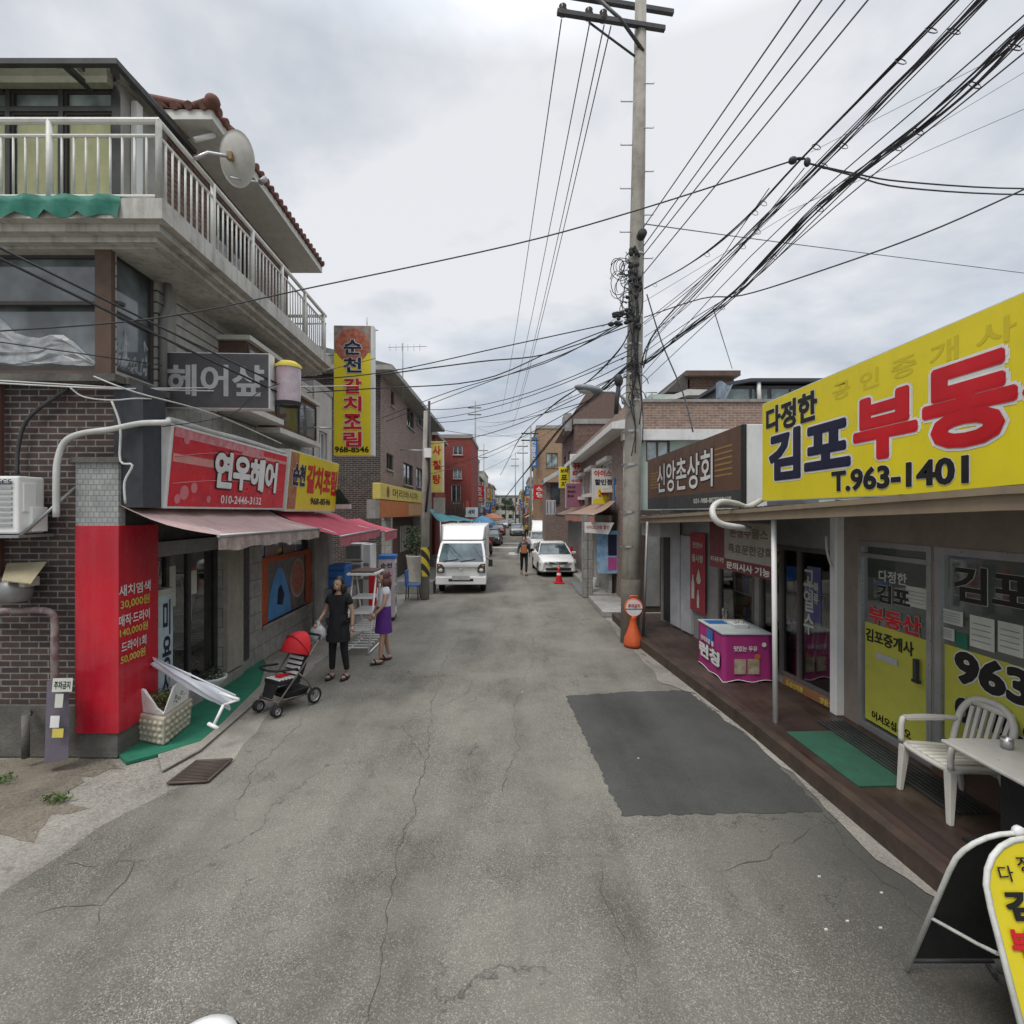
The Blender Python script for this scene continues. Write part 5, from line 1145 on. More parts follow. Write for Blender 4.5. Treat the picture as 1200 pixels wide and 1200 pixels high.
# brown house with a steep gable beyond
block('brown_gable_house', 'dark brown brick house with a tall gable beyond the pale green house', 'R', 3.5, 28.5, 36, 7.6, M['redbrick'], 6, roof='flat', wins=[(1.5, 2.7, 5.2, 6.4), (4.2, 5.4, 5.2, 6.4)], fwins=[], wm=M['dark'])
gb = thing('gable_roof_room', 'brown gabled roof room with a small chimney on top of the brown brick house', 'roof room', (5, 32, 7.9))
a = P(664, 486, 29); b = P(720, 486, 29); MB().hexa([(a.x-.2, 29, 7.4), (b.x+1, 29, 7.4), (b.x+1, 35, 7.4), (a.x-.2, 35, 7.4)], [(P(688, 0, 29).x, 29, P(0, 459, 29).z), (P(719, 0, 29).x, 29, P(0, 459, 29).z), (P(719, 0, 29).x, 35, P(0, 459, 29).z), (P(688, 0, 29).x, 35, P(0, 459, 29).z)]).build('gable', pm('brown shingle', (.16, .10, .08), (.11, .075, .065), 8), gb)
fb(MB(), 662, 484, 670, 505, 28.9, 30.5).build('chimney', M['conc'], gb)
block('tan_corner_block', 'tall tan brick corner block with a blue vertical sign in the right row', 'R', 2.15, 44.2, 52, 9.9, M['orangebrick'], 7, M['orangebrick'], 'flat', [(1, 2, 4, 5.2), (4, 5, 4, 5.2), (1, 2, 7, 8.2)], [(.8, 1.8, 3.6, 4.9), (.8, 1.8, 6.6, 7.8)], M['brown'])
bsn = thing('blue_vertical_sign', 'narrow blue vertical sign with white letters high on the red building', 'sign', P(626, 560, 44)); Fb_ = Frame(P(621, 548, 43.8), (1, 0, 0)); MB().fbox(Fb_, 0, .62, 0, 2.6, -.2, 0).build('case', M['blue'], bsn)
text(Fb_, '신\n협\n은\n행', (.12, .5, .2, 2.4), M['wlet'], bsn, .03, align='CENTER')
hsm = thing('low_white_house', 'low house with a white sloped gable between the tan block and the yellow sign', 'house', (4, 33, 0))
a = P(638, 600, 32); b = P(668, 560, 32)
fb(MB(), 640, 565, 668, 690, 32, 36).build('wall', M['pinkbrick'], hsm)
MB().hexa([P(637, 566, 31.6), P(668, 548, 31.6), P(668, 548, 36), P(637, 566, 36)], [P(637, 561, 31.6), P(668, 543, 31.6), P(668, 543, 31.6)+V((0, 5, 0)), P(637, 561, 31.6)+V((0, 5, 0))]).build('gable_roof', M['white'], hsm)
fb(MB(), 645, 566, 655, 590, 31.9, 31.99).build('window', M['glass'], hsm)
# small signs
def board(name, label, rc, Y, face, lines, case=None, T=.12):
    t = thing(name, label, 'sign', P((rc[0]+rc[2])/2, rc[3], Y)); F = Frame(P(rc[0], rc[3], Y), (1, 0, 0)); W = (rc[2]-rc[0])*Y/600; H = (rc[3]-rc[1])*Y/600
    MB().fbox(F, 0, W, 0, H, -T, 0).build('case', case or M['white'], t); MB().fquad(F, .015, W-.015, .015, H-.015, .005).build('face', face, t)
    for (s_, u0, u1, v0, v1, m_) in lines: text(F, s_, (W*u0, W*u1, H*v0, H*v1), M[m_], t, .035, .012)
    return t, F, W, H
board('yellow_sign', 'small yellow vertical sign with black letters next to the white noodle sign', (655, 547, 667, 572), 26, M['yellow'], (('보리', .15, .85, .72, .9, 'ink'), ('포', .2, .8, .38, .62, 'ink'), ('차', .2, .8, .06, .3, 'ink')))
board('white_vertical_sign', 'white vertical sign with dark red letters above the purple banner', (668, 532, 684, 567), 24, pm('off white face', (.6, .6, .58), dirt=.2), (('컴', .2, .8, .76, .95, 'rlet'), ('퓨', .2, .8, .5, .7, 'rlet'), ('터', .2, .8, .25, .44, 'rlet'), ('수리점', .1, .9, .04, .16, 'rlet')))
board('purple_banner', 'dusty purple sign board with faint lines below the white vertical sign', (663, 566, 682, 595), 23, pm('dusty purple', (.30, .11, .16), (.25, .12, .17), 2, dirt=.2), (('가나다', .1, .6, .78, .88, 'ink'), ('국내산', .1, .6, .6, .7, 'ink'), ('한우', .1, .5, .42, .52, 'ink')))
t, F, W, H = board('ice_cream_sign', 'white and yellow ice cream discount sign with red letters beside the blue board', (694, 549, 719, 591), 17, pm('white print face', (.66, .66, .62), dirt=.1), (('아이스', .1, .9, .78, .95, 'rlet'), ('할인점', .12, .92, .54, .7, 'navy'), ('24시', .3, .75, .2, .42, 'rlet')))
MB().fquad(F, .02, W-.02, .02, H*.16, .007).build('yellow_base', M['yellow'], t)
MB().lathe([(0, 0), (.2, 0)], F.p(W*.52, H*.31, .008), 20, axis=F.n).build('round_badge', M['yellow'], t)
t, F, W, H = board('blue_board', 'blue sign board with pale yellow letters between the ice cream sign and the pole', (720, 560, 735, 591), 16, M['blue'], (('담', .06, .3, .3, .75, 'ylet'), ('배', .36, .62, .3, .75, 'ylet'), ('방', .68, .94, .3, .75, 'ylet')), M['blue'])
board('striped_notice', 'pale notice board with vertical lines below the white gabled house', (640, 586, 651, 603), 27, pm('pale notice', (.5, .5, .52), dirt=.2), (('ㅣㅣㅣ', .1, .9, .1, .9, 'navy'),))
# ground-floor awnings and shop of D
awning('striped_awning', 'pinkish brown awning over the shop with blue posters beside the big pole', (3.15, 15.5, 3.05), (3.15, 20.5, 3.0), (2.45, 15.2, 2.62), (2.15, 20.8, 2.62), pm('brown awning', (.35, .22, .15), (.3, .2, .14), 2, dirt=.3), pm('coral valance', (.42, .2, .16), dirt=.2), .25)
awning('dark_awning', 'low brown shed roof beyond the pinkish brown awning', (3.2, 21.2, 3.0), (3.2, 27, 3.0), (2.5, 21.2, 2.55), (2.3, 27, 2.6), pm('brown sheet', (.22, .13, .1)), M['brown'], .12)
bn = thing('white_banner', 'white fabric banner printed with small red letters hanging under the pinkish brown awning', 'banner', P(700, 625, 15.6))
Fn = Frame(P(685, 624, 15.6), (1, -.02, 0)); MB().add([Fn.p(0, .0, 0), Fn.p(.72, -.06, 0), Fn.p(.9, .3, 0), Fn.p(0, .32, 0)], [(0, 1, 2, 3)]).build('cloth', M['clean'], bn); text(Fn, '아이스크림 할인', (.06, .75, .1, .22), M['rlet'], bn, .02, .006)
ds_ = thing('poster_shopfront', 'shop window covered with blue and purple posters under the white banner', 'shopfront', P(707, 675, 15))
FPs = Frame((3.2, 20, 0), (0, -1, 0))
MB().box(3.0, 3.1, 15.9, 20, 0, 2.6).build('wall', M['stone'], ds_)
Fpo = Frame(P(700, 672, 15.8), (1, 0, 0)); MB().fbox(Fpo, 0, .62, 0, 1.32, -.1, 0).build('poster_panel', pm('blue poster', (.1, .28, .5), (.4, .5, .6), 3, .3, dirt=0), ds_)
MB().fquad(Fpo, .33, .6, .55, 1.2, .004).build('poster', M['navy'], ds_); MB().fquad(Fpo, .33, .6, .1, .5, .004).build('poster', pm('magenta print', (.45, .08, .28), dirt=.1), ds_)
for x_ in (686, 692, 716, 722): a = P(x_, 672, 16.2); MB().box(a.x-.09, a.x+.09, 16.2, 16.4, 0, 2.6).build('pier', M['stone'], ds_)
for y_ in (18.3, 20.4, 22.8, 25.2): MB().box(2.98, 3.12, y_-.2, y_+.2, 0, 2.7).build('pier', M['cream'], ds_)
MB().box(2.95, 3.0, 20.5, 27, .1, 2.4).build('shutter', M['grey'], ds_)
struct(MB().box(2.35, 3.3, 13.2, 15.8, 0, .12).box(2.55, 3.3, 15.8, 27, 0, .16), 'pavement', M['conc'])
solo(MB().add([(2.2, 16.6, .02), (2.9, 16.5, .05), (3.0, 19.3, .1), (2.25, 19.6, .03), (2.4, 18, .14)], [(0, 1, 4), (1, 2, 4), (2, 3, 4), (3, 0, 4)]), 'grey_sheet', M['roofgrey'], 'crumpled dark grey sheet on the ground beside the white car', 'sheet')
for i, (x_, y_, h_, lb_) in enumerate(((2.75, 17.4, .35, 'white bucket beside the shop step under the banner'), (2.7, 24, .9, 'red stand beside the far shop piers'))):
    solo(MB().lathe([(.12, .16), (.16, .16+h_), (.13, .16+h_)], (x_, y_, 0), 14), ('bucket', 'red_stand')[i], M[('clean', 'rlet')[i]], lb_, ('bucket', 'stand')[i])

dp = thing('side_shed', 'dark brown shed wall with a pale door between the big pole and the shop house', 'shed', P(765, 700, 14.0))
MB().box(3.3, 5.2, 13.9, 14.3, 0, 2.75).build('wall', pm('dark brown boards', (.07, .05, .04), dirt=.3), dp)
MB().box(3.62, 4.0, 13.86, 13.9, .15, 2.2).build('door', M['grey'], dp)

cset = (('yellow', 'yellow'), ('white', 'clean'), ('blue', 'blue'), ('red', 'rlet'), ('orange', 'orange'))
words = ('노래', '식당', '약국', '미용', '호프', '통닭', '마트')
for k in range(26):
    side = 'L' if k % 2 == 0 else 'R'; Y = 40+k*3.4; xx = (-3.95-.002*Y if side == 'L' else (3.0-.012*(Y-40)))
    cn_, mk_ = cset[(k*3+k//4) % 5]; h_ = (1.9, 1.2, 2.4)[k % 3]; w_ = (.75, 1.1, .6)[k % 3]; z_ = 2.9+((k*7) % 5)*.45
    x_ = xx if side == 'L' else xx-w_
    t = thing('projecting_sign', 'small %s sign sticking out from the %s row far down the street' % (cn_, 'left' if side == 'L' else 'right'), 'sign', (x_, Y, z_), 0, 'small projecting shop signs far down the street, %s %s' % (cn_, side))
    F = Frame((x_, Y, z_), (1, 0, 0)); MB().fbox(F, 0, w_, 0, h_, -.15, 0).build('board', M[mk_], t); text(F, chr(10).join(words[k % 7]) if h_ > w_ else words[k % 7], (w_*.15, w_*.85, h_*.12, h_*.88), M['ink' if mk_ in ('yellow', 'clean') else 'wlet'], t, .02, .01, align='CENTER')
# ================================================================ RIGHT foreground: deck, eaves, two shops
DZ = .15
dk = thing('wooden_deck', 'dark wet wooden deck running along the shopfronts on the right', 'deck', (3.5, 6, 0))
edge = [(3.06, 1.0), (3.05, 3.66), (2.93, 6.2), (2.58, 10.1), (2.55, 12.9)]
woodm, nt, b = _nt('wet deck boards'); co = coord(nt, 'World')
br = N(nt, 'ShaderNodeTexBrick', Scale=1.0); br.inputs['Color1'].default_value = (.06, .034, .026, 1); br.inputs['Color2'].default_value = (.035, .02, .016, 1); br.inputs['Mortar'].default_value = (.008, .006, .005, 1)
br.inputs['Brick Width'].default_value = 3.2; br.inputs['Row Height'].default_value = .14; br.inputs['Mortar Size'].default_value = .004
mp = N(nt, 'ShaderNodeMapping'); mp.inputs['Rotation'].default_value = (0, 0, R(90)); nt.links.new(co, mp.inputs[0]); nt.links.new(mp.outputs[0], br.inputs['Vector'])
cc = mixc(nt, ramp(nt, noise(nt, co, 1, 5, .6, (14, 1.2, 1)), .4, .7, 0, .6), br.outputs[0], (.02, .013, .011))
cc = mixc(nt, ramp(nt, noise(nt, co, .9, 4), .5, .7, 0, .5), cc, (.12, .095, .07)); nt.links.new(cc, b.inputs['Base Color'])
nt.links.new(ramp(nt, noise(nt, co, 1.7, 4), .35, .65, .35, .75), b.inputs['Roughness'])
top = MB().add([(x, y, DZ) for x, y in edge]+[(4.4, 12.9, DZ), (4.4, 1.0, DZ)], [tuple(range(7))]); top.build('boards', woodm, dk)
rim = MB()
for i in range(len(edge)-1):
    (x0, y0), (x1, y1) = edge[i], edge[i+1]
    rim.hexa([(x0-.03, y0, -.02), (x0+.07, y0, -.02), (x1+.07, y1, -.02), (x1-.03, y1, -.02)], [(x0-.03, y0, DZ+.012), (x0+.07, y0, DZ+.012), (x1+.07, y1, DZ+.012), (x1-.03, y1, DZ+.012)])
rim.build('edge_board', pm('worn edge board', (.075, .05, .035), (.035, .025, .02), 4, .7, dirt=.4), dk)
# --- shop house (one building, two shopfronts)
sh_ = thing('shop_house', 'low single storey shop house with long eaves and two glazed shopfronts on the right', 'building', (6, 7, 0))
W1 = Frame((4.15, 6.62, 0), (0, -1, 0))                  # near shop: estate agent
W2 = Frame((3.55, 12.0, 0), (.11, -1, 0))                # far shop, angled
r = lambda F, *a: F.rect(*a)
# openings
door = (W1.hit(1006, 700)[0], W1.hit(1092, 700)[0], .17, 2.36); win = (W1.hit(1096, 700)[0], 4.9, .42, 2.36)
mb = MB(); holed_wall(mb, W1, -.02, 6.2, DZ, 2.75, [door, win], .1); mb.build('near_wall', pm('tan header panel', (.24, .20, .165), (.19, .16, .13), 3, dirt=.35), sh_)
# wall of the far shop with openings: narrow door, window, wide display
U = lambda px: W2.hit(px, 700)[0]
o1 = (U(842), U(884), .2, 2.25); o2 = (U(890), U(990), .27, 2.2)
mb = MB(); holed_wall(mb, W2, 0, 5.46, DZ, 2.75, [o1, o2], .1); mb.build('far_wall', pm('grey plaster', (.27, .27, .26), dirt=.3), sh_)
MB().fbox(W2, U(788), U(799), .2, 2.2, .0, .05).fbox(W2, U(800.5), U(813), .2, 2.2, .0, .05).build('white_door', pm('dull white door', (.42, .43, .45), dirt=.2), sh_)
MB().fbox(W2, U(779), U(787), .2, 2.3, .0, .03).build('gap_shade_panel', M['black'], sh_)  # solid black panel, its colour stands in for the shade of the passage
MB().fbox(W2, U(812), U(842), 2.3, 2.75, 0, .04).build('lintel', M['grey'], sh_)
MB().fbox(W2, U(776), U(800), 2.16, 2.62, .06, .5).build('meter_box', pm('pale box', (.42, .42, .4)), sh_)
# white pillar between the shops
MB().box(4.05, 4.2, 6.40, 6.53, DZ, 2.75).build('pillar', M['clean'], sh_, bevel=.01)
# frames
fm = pm('aluminium frame', (.36, .37, .38), (.3, .3, .31), 5, .35, .5, dirt=.15); dfm = pm('dark aluminium', (.12, .11, .10), dirt=.2)
def frame_of(F, o, us, parent, mat, nm, gm, t=.05):
    a, b_, c, d = o; mb = MB()
    mb.fbox(F, a, b_, c, c+t, -.07, .01).fbox(F, a, b_, d-t, d, -.07, .01)
    for u in [a+t/2, *us, b_-t/2]: mb.fbox(F, u-t/2, u+t/2, c+t, d-t, -.068, .008)
    o_ = mb.build(nm, mat, parent); MB().fquad(F, a+.01, b_-.01, c+.01, d-.01, -.03).build('pane', gm, o_); return o_
est = thing('agent_shopfront', 'estate agent shopfront with yellow vinyl sheets and phone number on its glass', 'shopfront', (4.15, 5, DZ))
dd = frame_of(W1, door, [], est, fm, 'door', M['shopglass'], .06); MB().fbox(W1, door[0]+.06, door[1]-.06, 2.17, 2.22, -.07, .012).build('transom', fm, dd)
ww = frame_of(W1, win, [win[0]+1.9, win[0]+3.0], est, fm, 'window', M['shopglass'], .07)
MB().fbox(W1, win[0]-.0, 5.2, DZ, .42, -.0, .03).build('brown_base', pm('brown base panel', (.10, .06, .045), dirt=.3), est)
Fg = W1.out(-.024)
yr = Fg.rect(1017, 737, 1084, 846); yv = (door[0]+.08, door[1]-.08, .27, 1.41)
MB().fquad(Fg, *yv, 0).build('yellow_vinyl', M['vyellow'], est)
lm = MB()
for k in range(6): lm.fquad(Fg, yv[0], yv[1], .45+k*.11, .455+k*.11, .002)
lm.build('vinyl_lines', pm('pale line', (.5, .48, .2), dirt=0), est)
MB().fquad(Fg, win[0]+.08, 4.8, .52, 1.43, 0).build('yellow_vinyl', M['vyellow'], est)
text(Fg, '다정한', midr(Fg, 1030, 1063, 670, 684), M['paper'], est, .02, .003)
text(Fg, '김포', midr(Fg, 1029, 1067, 688, 709), M['ink'], est, .04, .003, M['paper'], .02)
text(Fg, '부동산', midr(Fg, 1019, 1080, 717, 738), M['rlet'], est, .04, .003, M['paper'], .02)
text(Fg, '김포중개사', midr(Fg, 1015, 1071, 744, 760), M['ink'], est, .03, .004)
text(Fg, '어서오십시오', (door[0]+.2, door[0]+.78, .31, .41), M['ink'], est, .03, .004)
text(Fg, '김포', midr(Fg, 1119, 1215, 668, 712), M['ink'], est, .03, .003, M['paper'], .012)
text(Fg, '부동산', (win[0]+1.15, win[0]+2.4, 1.88, 2.2), M['rlet'], est, .03, .003, M['paper'], .012)
text(Fg, '963', midr(Fg, 1121, 1210, 775, 814), M['ink'], est, .05, .004, M['wlet'], .03)
text(Fg, '-1401', (Fg.hit(1216, 700)[0], 3.6, 1.1, 1.35), M['ink'], est, .05, .004, M['wlet'], .03)
text(Fg, '010-9963-1401', (Fg.hit(1121, 700)[0], 3.9, .76, .98), M['ink'], est, .05, .004, M['wlet'], .02)
for (x0, y0, x1, y1) in ((1103, 712, 1129, 735), (1101, 733, 1119, 752), (1137, 720, 1166, 765), (1170, 727, 1200, 772), (1062, 686, 1087, 715)):
    q = Fg.rect(x0, y0, x1, y1); n_ = MB().fquad(Fg, *q, .004).build('notice', M['paper'], est)
    lm = MB()
    for k in range(4): v = q[2]+(q[3]-q[2])*(.2+.18*k); lm.fquad(Fg, q[0]+.02, q[1]-.03, v, v+.008, .006)
    lm.build('print', M['grey'], n_)
MB().fquad(Fg, *Fg.rect(1121, 740, 1134, 762), .003).build('notice', pm('green notice', (.02, .16, .1)), est)
MB().fbox(W1, door[1]-.18, door[1]-.14, .98, 1.2, .01, .05).fbox(W1, door[1]-.2, door[1]-.12, .96, .99, .01, .05).build('handle', M['dark'], dd)
MB().fquad(W1, door[0]+.28, door[0]+.6, 1.03, 1.1, -.015).build('letter_slot', pm('pale plastic', (.45, .47, .5)), dd)
# interior of the estate agent
ai = thing('agent_interior', 'dark office interior with a desk behind the estate agent glass', 'room', (5.5, 4.5, DZ))
MB().box(4.26, 7.3, .3, 6.25, DZ-.02, DZ).box(7.2, 7.3, .3, 6.25, DZ, 2.7).box(4.26, 7.2, 6.25, 6.33, DZ, 2.75).box(4.26, 7.3, .3, 6.25, 2.7, 2.75).build('room_shell', pm('office wall', (.34, .36, .32), dirt=.2), ai)
MB().box(5.6, 6.3, 3.4, 5.2, .8, .84).box(5.65, 6.2, 3.45, 3.5, DZ, .8).box(5.65, 6.2, 5.1, 5.15, DZ, .8).build('desk', M['brown'], ai)
# interior of the far shop
fi = thing('clothes_shop_interior', 'dim interior of the general shop behind the display glass', 'room', (5.5, 9, DZ))
MB().box(4.35, 7.2, 6.6, 11.9, DZ-.02, DZ).box(7.2, 7.3, 6.6, 11.9, DZ, 2.7).box(4.0, 7.2, 11.85, 11.95, DZ, 2.7).box(4.35, 7.2, 6.45, 6.55, DZ, 2.7).box(4.05, 7.3, 6.6, 11.9, 2.7, 2.75).build('room_shell', pm('shop wall', (.34, .33, .32), dirt=.2), fi)
shp = thing('far_shopfront', 'aluminium sliding shopfront with display window left of the white pillar', 'shopfront', (4.0, 9, DZ))
frame_of(W2, o1, [], shp, dfm, 'door', M['shopglass'], .06)
frame_of(W2, o2, [o2[0]+(o2[1]-o2[0])*.30, o2[0]+(o2[1]-o2[0])*.52], shp, dfm, 'window', M['shopglass'], .06)
MB().fbox(W2, U(920), o2[1], DZ+.01, .27, .0, .04).build('orange_sill', pm('dull orange sill', (.28, .13, .06), dirt=.2), shp)
text(W2.out(.045), '도산신의류', (U(925), U(945), .18, .26), M['ylet'], shp, .03); text(W2.out(.045), '양품코너', (U(965), U(985), .18, .26), M['ylet'], shp, .03)
text(W2.out(-.026), '고\n일\n수', (U(940), U(952), 1.0, 1.9), M['paper'], shp, .02, align='CENTER')
MB().fquad(W2.out(-.024), U(944), U(960), 1.2, 1.95).build('poster', pm('blue violet poster', (.08, .08, .2), (.12, .14, .3), 4), shp)
text(W2.out(-.018), '한복\n의류', (U(946), U(958), 1.45, 1.75), M['paper'], shp, .02, align='CENTER')
text(W2.out(-.022), '행사', (U(845), U(851), .7, .95), M['paper'], shp, .03)
# clothes on a rail, shelf with packs
rail = thing('clothes_rail', 'clothes rail inside the display window near the white pillar', 'rack', (4.6, 7.5, 1.5))
MB().tube([(4.75, 6.8, 1.45), (4.6, 8.3, 1.45)], .015).tube([(4.75, 6.8, DZ), (4.75, 6.8, 1.45)], .015).tube([(4.6, 8.3, DZ), (4.6, 8.3, 1.45)], .015).build('rail', M['steel'], rail)
cols = [(.42, .4, .38), (.30, .1, .16), (.2, .2, .25), (.45, .3, .32), (.12, .14, .2), (.38, .36, .3), (.25, .08, .1), (.4, .4, .42)]
for i in range(15):
    y = 6.9+i*.095; x = 4.74-(y-6.8)*.1; w_ = .2+.02*math.sin(i*3); zb_ = .55+.12*math.sin(i*1.7)
    s_ = MB().hexa([(x-w_, y-.02, zb_), (x+w_, y-.025, zb_), (x+w_, y+.025, zb_), (x-w_, y+.02, zb_)], [(x-.06, y-.012, 1.42), (x+.06, y-.012, 1.42), (x+.06, y+.012, 1.42), (x-.06, y+.012, 1.42)])
    solo(s_, 'hanging_garment', pm('garment cloth %d' % (i % 8), cols[i % 8], dirt=.1), 'garment hanging on the rail behind the display glass by the white pillar', 'garment', 'garments hanging on the rail in the display window', bevel=.01)
sf2 = thing('goods_shelf', 'shelf of small packs behind the middle pane of the far shop', 'shelf', (4.35, 9.6, DZ))
for z in (.35, .8, 1.25, 1.7): MB().box(4.15, 4.6, 8.9, 10.5, z-.02, z).build('board', M['cream'], sf2)
rnd = random.Random(4)
for z in (.35, .8, 1.25):
    for k in range(9):
        y = 8.95+k*.17; h_ = rnd.uniform(.16, .32); cx = [(.5, .45, .4), (.1, .12, .4), (.45, .1, .1), (.5, .5, .5), (.4, .35, .1), (.1, .25, .15)][rnd.randint(0, 5)]
        solo(MB().box(4.18+rnd.uniform(0, .08), 4.42, y, y+.14, z+.003, z+h_), 'goods_pack', pm('pack %.2f%.2f%.2f' % cx, cx, dirt=.15), 'small coloured pack on the shelf behind the far shop glass', 'pack', 'packs on the shelf in the far shop', bevel=.008)
# eaves: gutter, soffit, corrugated roof edge
ev = [(3.06, 1.2, 2.86), (3.06, 3.2, 2.84), (3.04, 6.6, 2.72), (2.86, 12.2, 2.56)]
g_ = MB()
for i in range(len(ev)-1):
    (x0, y0, z0), (x1, y1, z1) = ev[i], ev[i+1]
    for (dx0, dx1, dz0, dz1) in ((0, .10, -.13, -.03), (-.03, .07, -.03, .02), (.015, .1, -.045, -.035)):
        g_.hexa([(x0+dx0, y0, z0+dz0), (x0+dx1, y0, z0+dz0), (x1+dx1, y1, z1+dz0), (x1+dx0, y1, z1+dz0)], [(x0+dx0, y0, z0+dz1), (x0+dx1, y0, z0+dz1), (x1+dx1, y1, z1+dz1), (x1+dx0, y1, z1+dz1)])
g_.build('gutter', pm('tan gutter', (.27, .21, .14), (.22, .17, .12), 2, .5, dirt=.3, streak=.2), sh_)
sf_ = MB(); rf_ = MB()
for i in range(len(ev)-1):
    (x0, y0, z0), (x1, y1, z1) = ev[i], ev[i+1]
    sf_.quad((x0+.08, y0, z0-.1), (x1+.08, y1, z1-.1), (4.3, y1, z1-.02), (4.3, y0, z0-.02))
    rf_.quad((x0+.07, y0, z0+.03), (x1+.07, y1, z1+.03), (5.8, y1, z1+.12), (5.8, y0, z0+.12))
sf_.build('soffit', pm('soffit board', (.15, .13, .11), dirt=.3), sh_); rf_.build('roof', M['roofgrey'], sh_)
MB().quad((3.1, 12.2, DZ+2.3), (7.3, 12.2, 2.5), (7.3, 12.2, 3.2), (3.1, 12.2, 2.6)).quad((3.5, 12.05, DZ), (7.3, 12.05, DZ), (7.3, 12.05, 2.75), (3.5, 12.05, 2.75)).build('end_wall', M['cream'], sh_)
# ragged edge flashing
rg = MB(); rnd = random.Random(2)
for i in range(70):
    t = i/70; k = min(2, int(t*3)); y = 4.0+8.0*t; x = 3.14-.02*t*8/2; z = 2.80-.028*(y-4)+.01
    rg.hexa([(x, y, z), (x+.12, y, z), (x+.12, y+.16, z), (x, y+.16, z)], [(x, y, z+rnd.uniform(.005, .03)), (x+.12, y, z+.02), (x+.12, y+.16, z+.02), (x, y+.16, z+rnd.uniform(.005, .035))])
rg.build('torn_flashing', M['dark'], sh_)
# white post and downpipe
solo(MB().tube([(3.19, 6.2, DZ), (3.17, 6.2, 2.62)], .03, 12), 'support_post', M['clean'], 'thin white post holding up the gutter in front of the display window', 'post')
solo(MB().tube([(2.72, 10.6, DZ), (2.80, 10.6, 2.5)], .028, 10), 'support_post', M['grey'], 'thin grey post under the far end of the gutter next to the big utility pole', 'post')
hp = smooth([P(878, 620, 6.95), P(866, 618, 6.7), P(845, 614, 6.6), P(836, 605, 6.6), P(836, 594, 6.7), P(846, 588, 6.85), P(862, 590, 7.0), P(876, 594, 7.15), P(892, 586, 7.3)])
solo(MB().tube(hp, .04, 10), 'white_hose', M['pvc'], 'thick white hose looping over the gutter under the brown sign', 'hose')
solo(MB().tube(smooth([P(968, 628, 6.5), P(969, 645, 6.45), P(973, 660, 6.45), P(979, 668, 6.45), P(983, 655, 6.48), P(984, 630, 6.5)]), .014, 6), 'looped_cable', M['pvc'], 'thin white cable looping down beside the white pillar', 'cable')
# --- signs
FY = Frame((3.58, 7.32, 2.85), (0, -1, 0)); LYS = 6.1
yg = thing('agent_sign', 'huge yellow estate agent sign board with dark and red letters above the gutter', 'sign', FY.p(0, 0))
MB().fbox(FY, 0, LYS, 0, 1.39, -.2, 0).build('case', M['white'], yg); MB().fquad(FY, .01, LYS-.01, .01, 1.38, .004).build('face', M['yellow'], yg)
def tq(px0, py0, px1, py1):
    a = FY.hit(px0, py0); b = FY.hit(px1, py1); return (a[0], b[0], min(a[1], b[1]), max(a[1], b[1]))
def tuv(px0, px1, v0, v1): return (FY.hit(px0, 500)[0], FY.hit(px1, 500)[0], v0, v1)
text(FY, '다정한', midr(FY, 899, 958, 468, 500), M['ink'], yg, .04, .006, M['wlet'], .02)
text(FY, '김포', midr(FY, 903, 996, 497, 557), M['navy'], yg, .05, .006, M['wlet'], .035)
text(FY, '부', (FY.hit(1003, 500)[0], FY.hit(1074, 500)[0], .38, .98), M['rlet'], yg, .05, .006, M['wlet'], .035)
text(FY, '동', (FY.hit(1085, 500)[0], FY.hit(1190, 500)[0], .38, 1.03), M['rlet'], yg, .05, .006, M['wlet'], .035)
text(FY, '산', (FY.hit(1203, 500)[0], FY.hit(1203, 500)[0]+.65, .38, 1.03), M['rlet'], yg, .05, .006, M['wlet'], .035)
text(FY, 'T.963-1401', midr(FY, 976, 1136, 543, 571), M['ink'], yg, .04, .006, M['wlet'], .02)
text(FY, '공인중개사', (FY.hit(976, 420)[0], FY.hit(1192, 420)[0], 1.08, 1.27), M['glet'], yg, .02, .006, spacing=1.7)
FN = Frame((3.42, 13.0, 2.73), (.0, -1, 0), (-.0, 0, 1)); FN = Frame((3.45, 13.0, 2.77), (.0, -1, 0)); LN = 5.36
bg_ = thing('brown_shop_sign', 'brown sign board with white handwritten style letters and golden stripes beside the big pole', 'sign', FN.p(0, 0))
MB().fbox(FN, 0, LN, 0, 1.24, -.36, -.0).build('case', M['white'], bg_, bevel=.01)
MB().fquad(FN, .0, LN, .27, 1.24, .004).build('face', pm('brown sign face', (.12, .062, .038), (.1, .055, .035), 1, .4, dirt=.08), bg_)
MB().fquad(FN, .0, LN, .0, .27, .004).build('lower_face', pm('grey sign strip', (.05, .05, .052), dirt=.1), bg_)
MB().fbox(FN, LN-.06, LN+.004, 0, 1.24, -.05, .01).build('edge', M['black'], bg_)
text(FN, '신앙촌상회', midr(FN, 771, 836, 535, 574), M['wlet'], bg_, .015, .008, M['ink'], .03)
text(FN, '031-988-8023', (3.3, 4.45, .09, .18), M['paper'], bg_, .02, .008); text(FN, '신앙촌상회', (4.32, 4.95, .09, .18), M['paper'], bg_, .02, .008)
gs = MB()
for k in range(6): gs.fquad(FN, .3, 1.0, .5+k*.07, .53+k*.07, .007).fquad(FN, 4.3, 5.0, .52+k*.09, .55+k*.09, .007)
gs.build('golden_stripes', pm('dull gold', (.30, .17, .05), dirt=0), bg_)
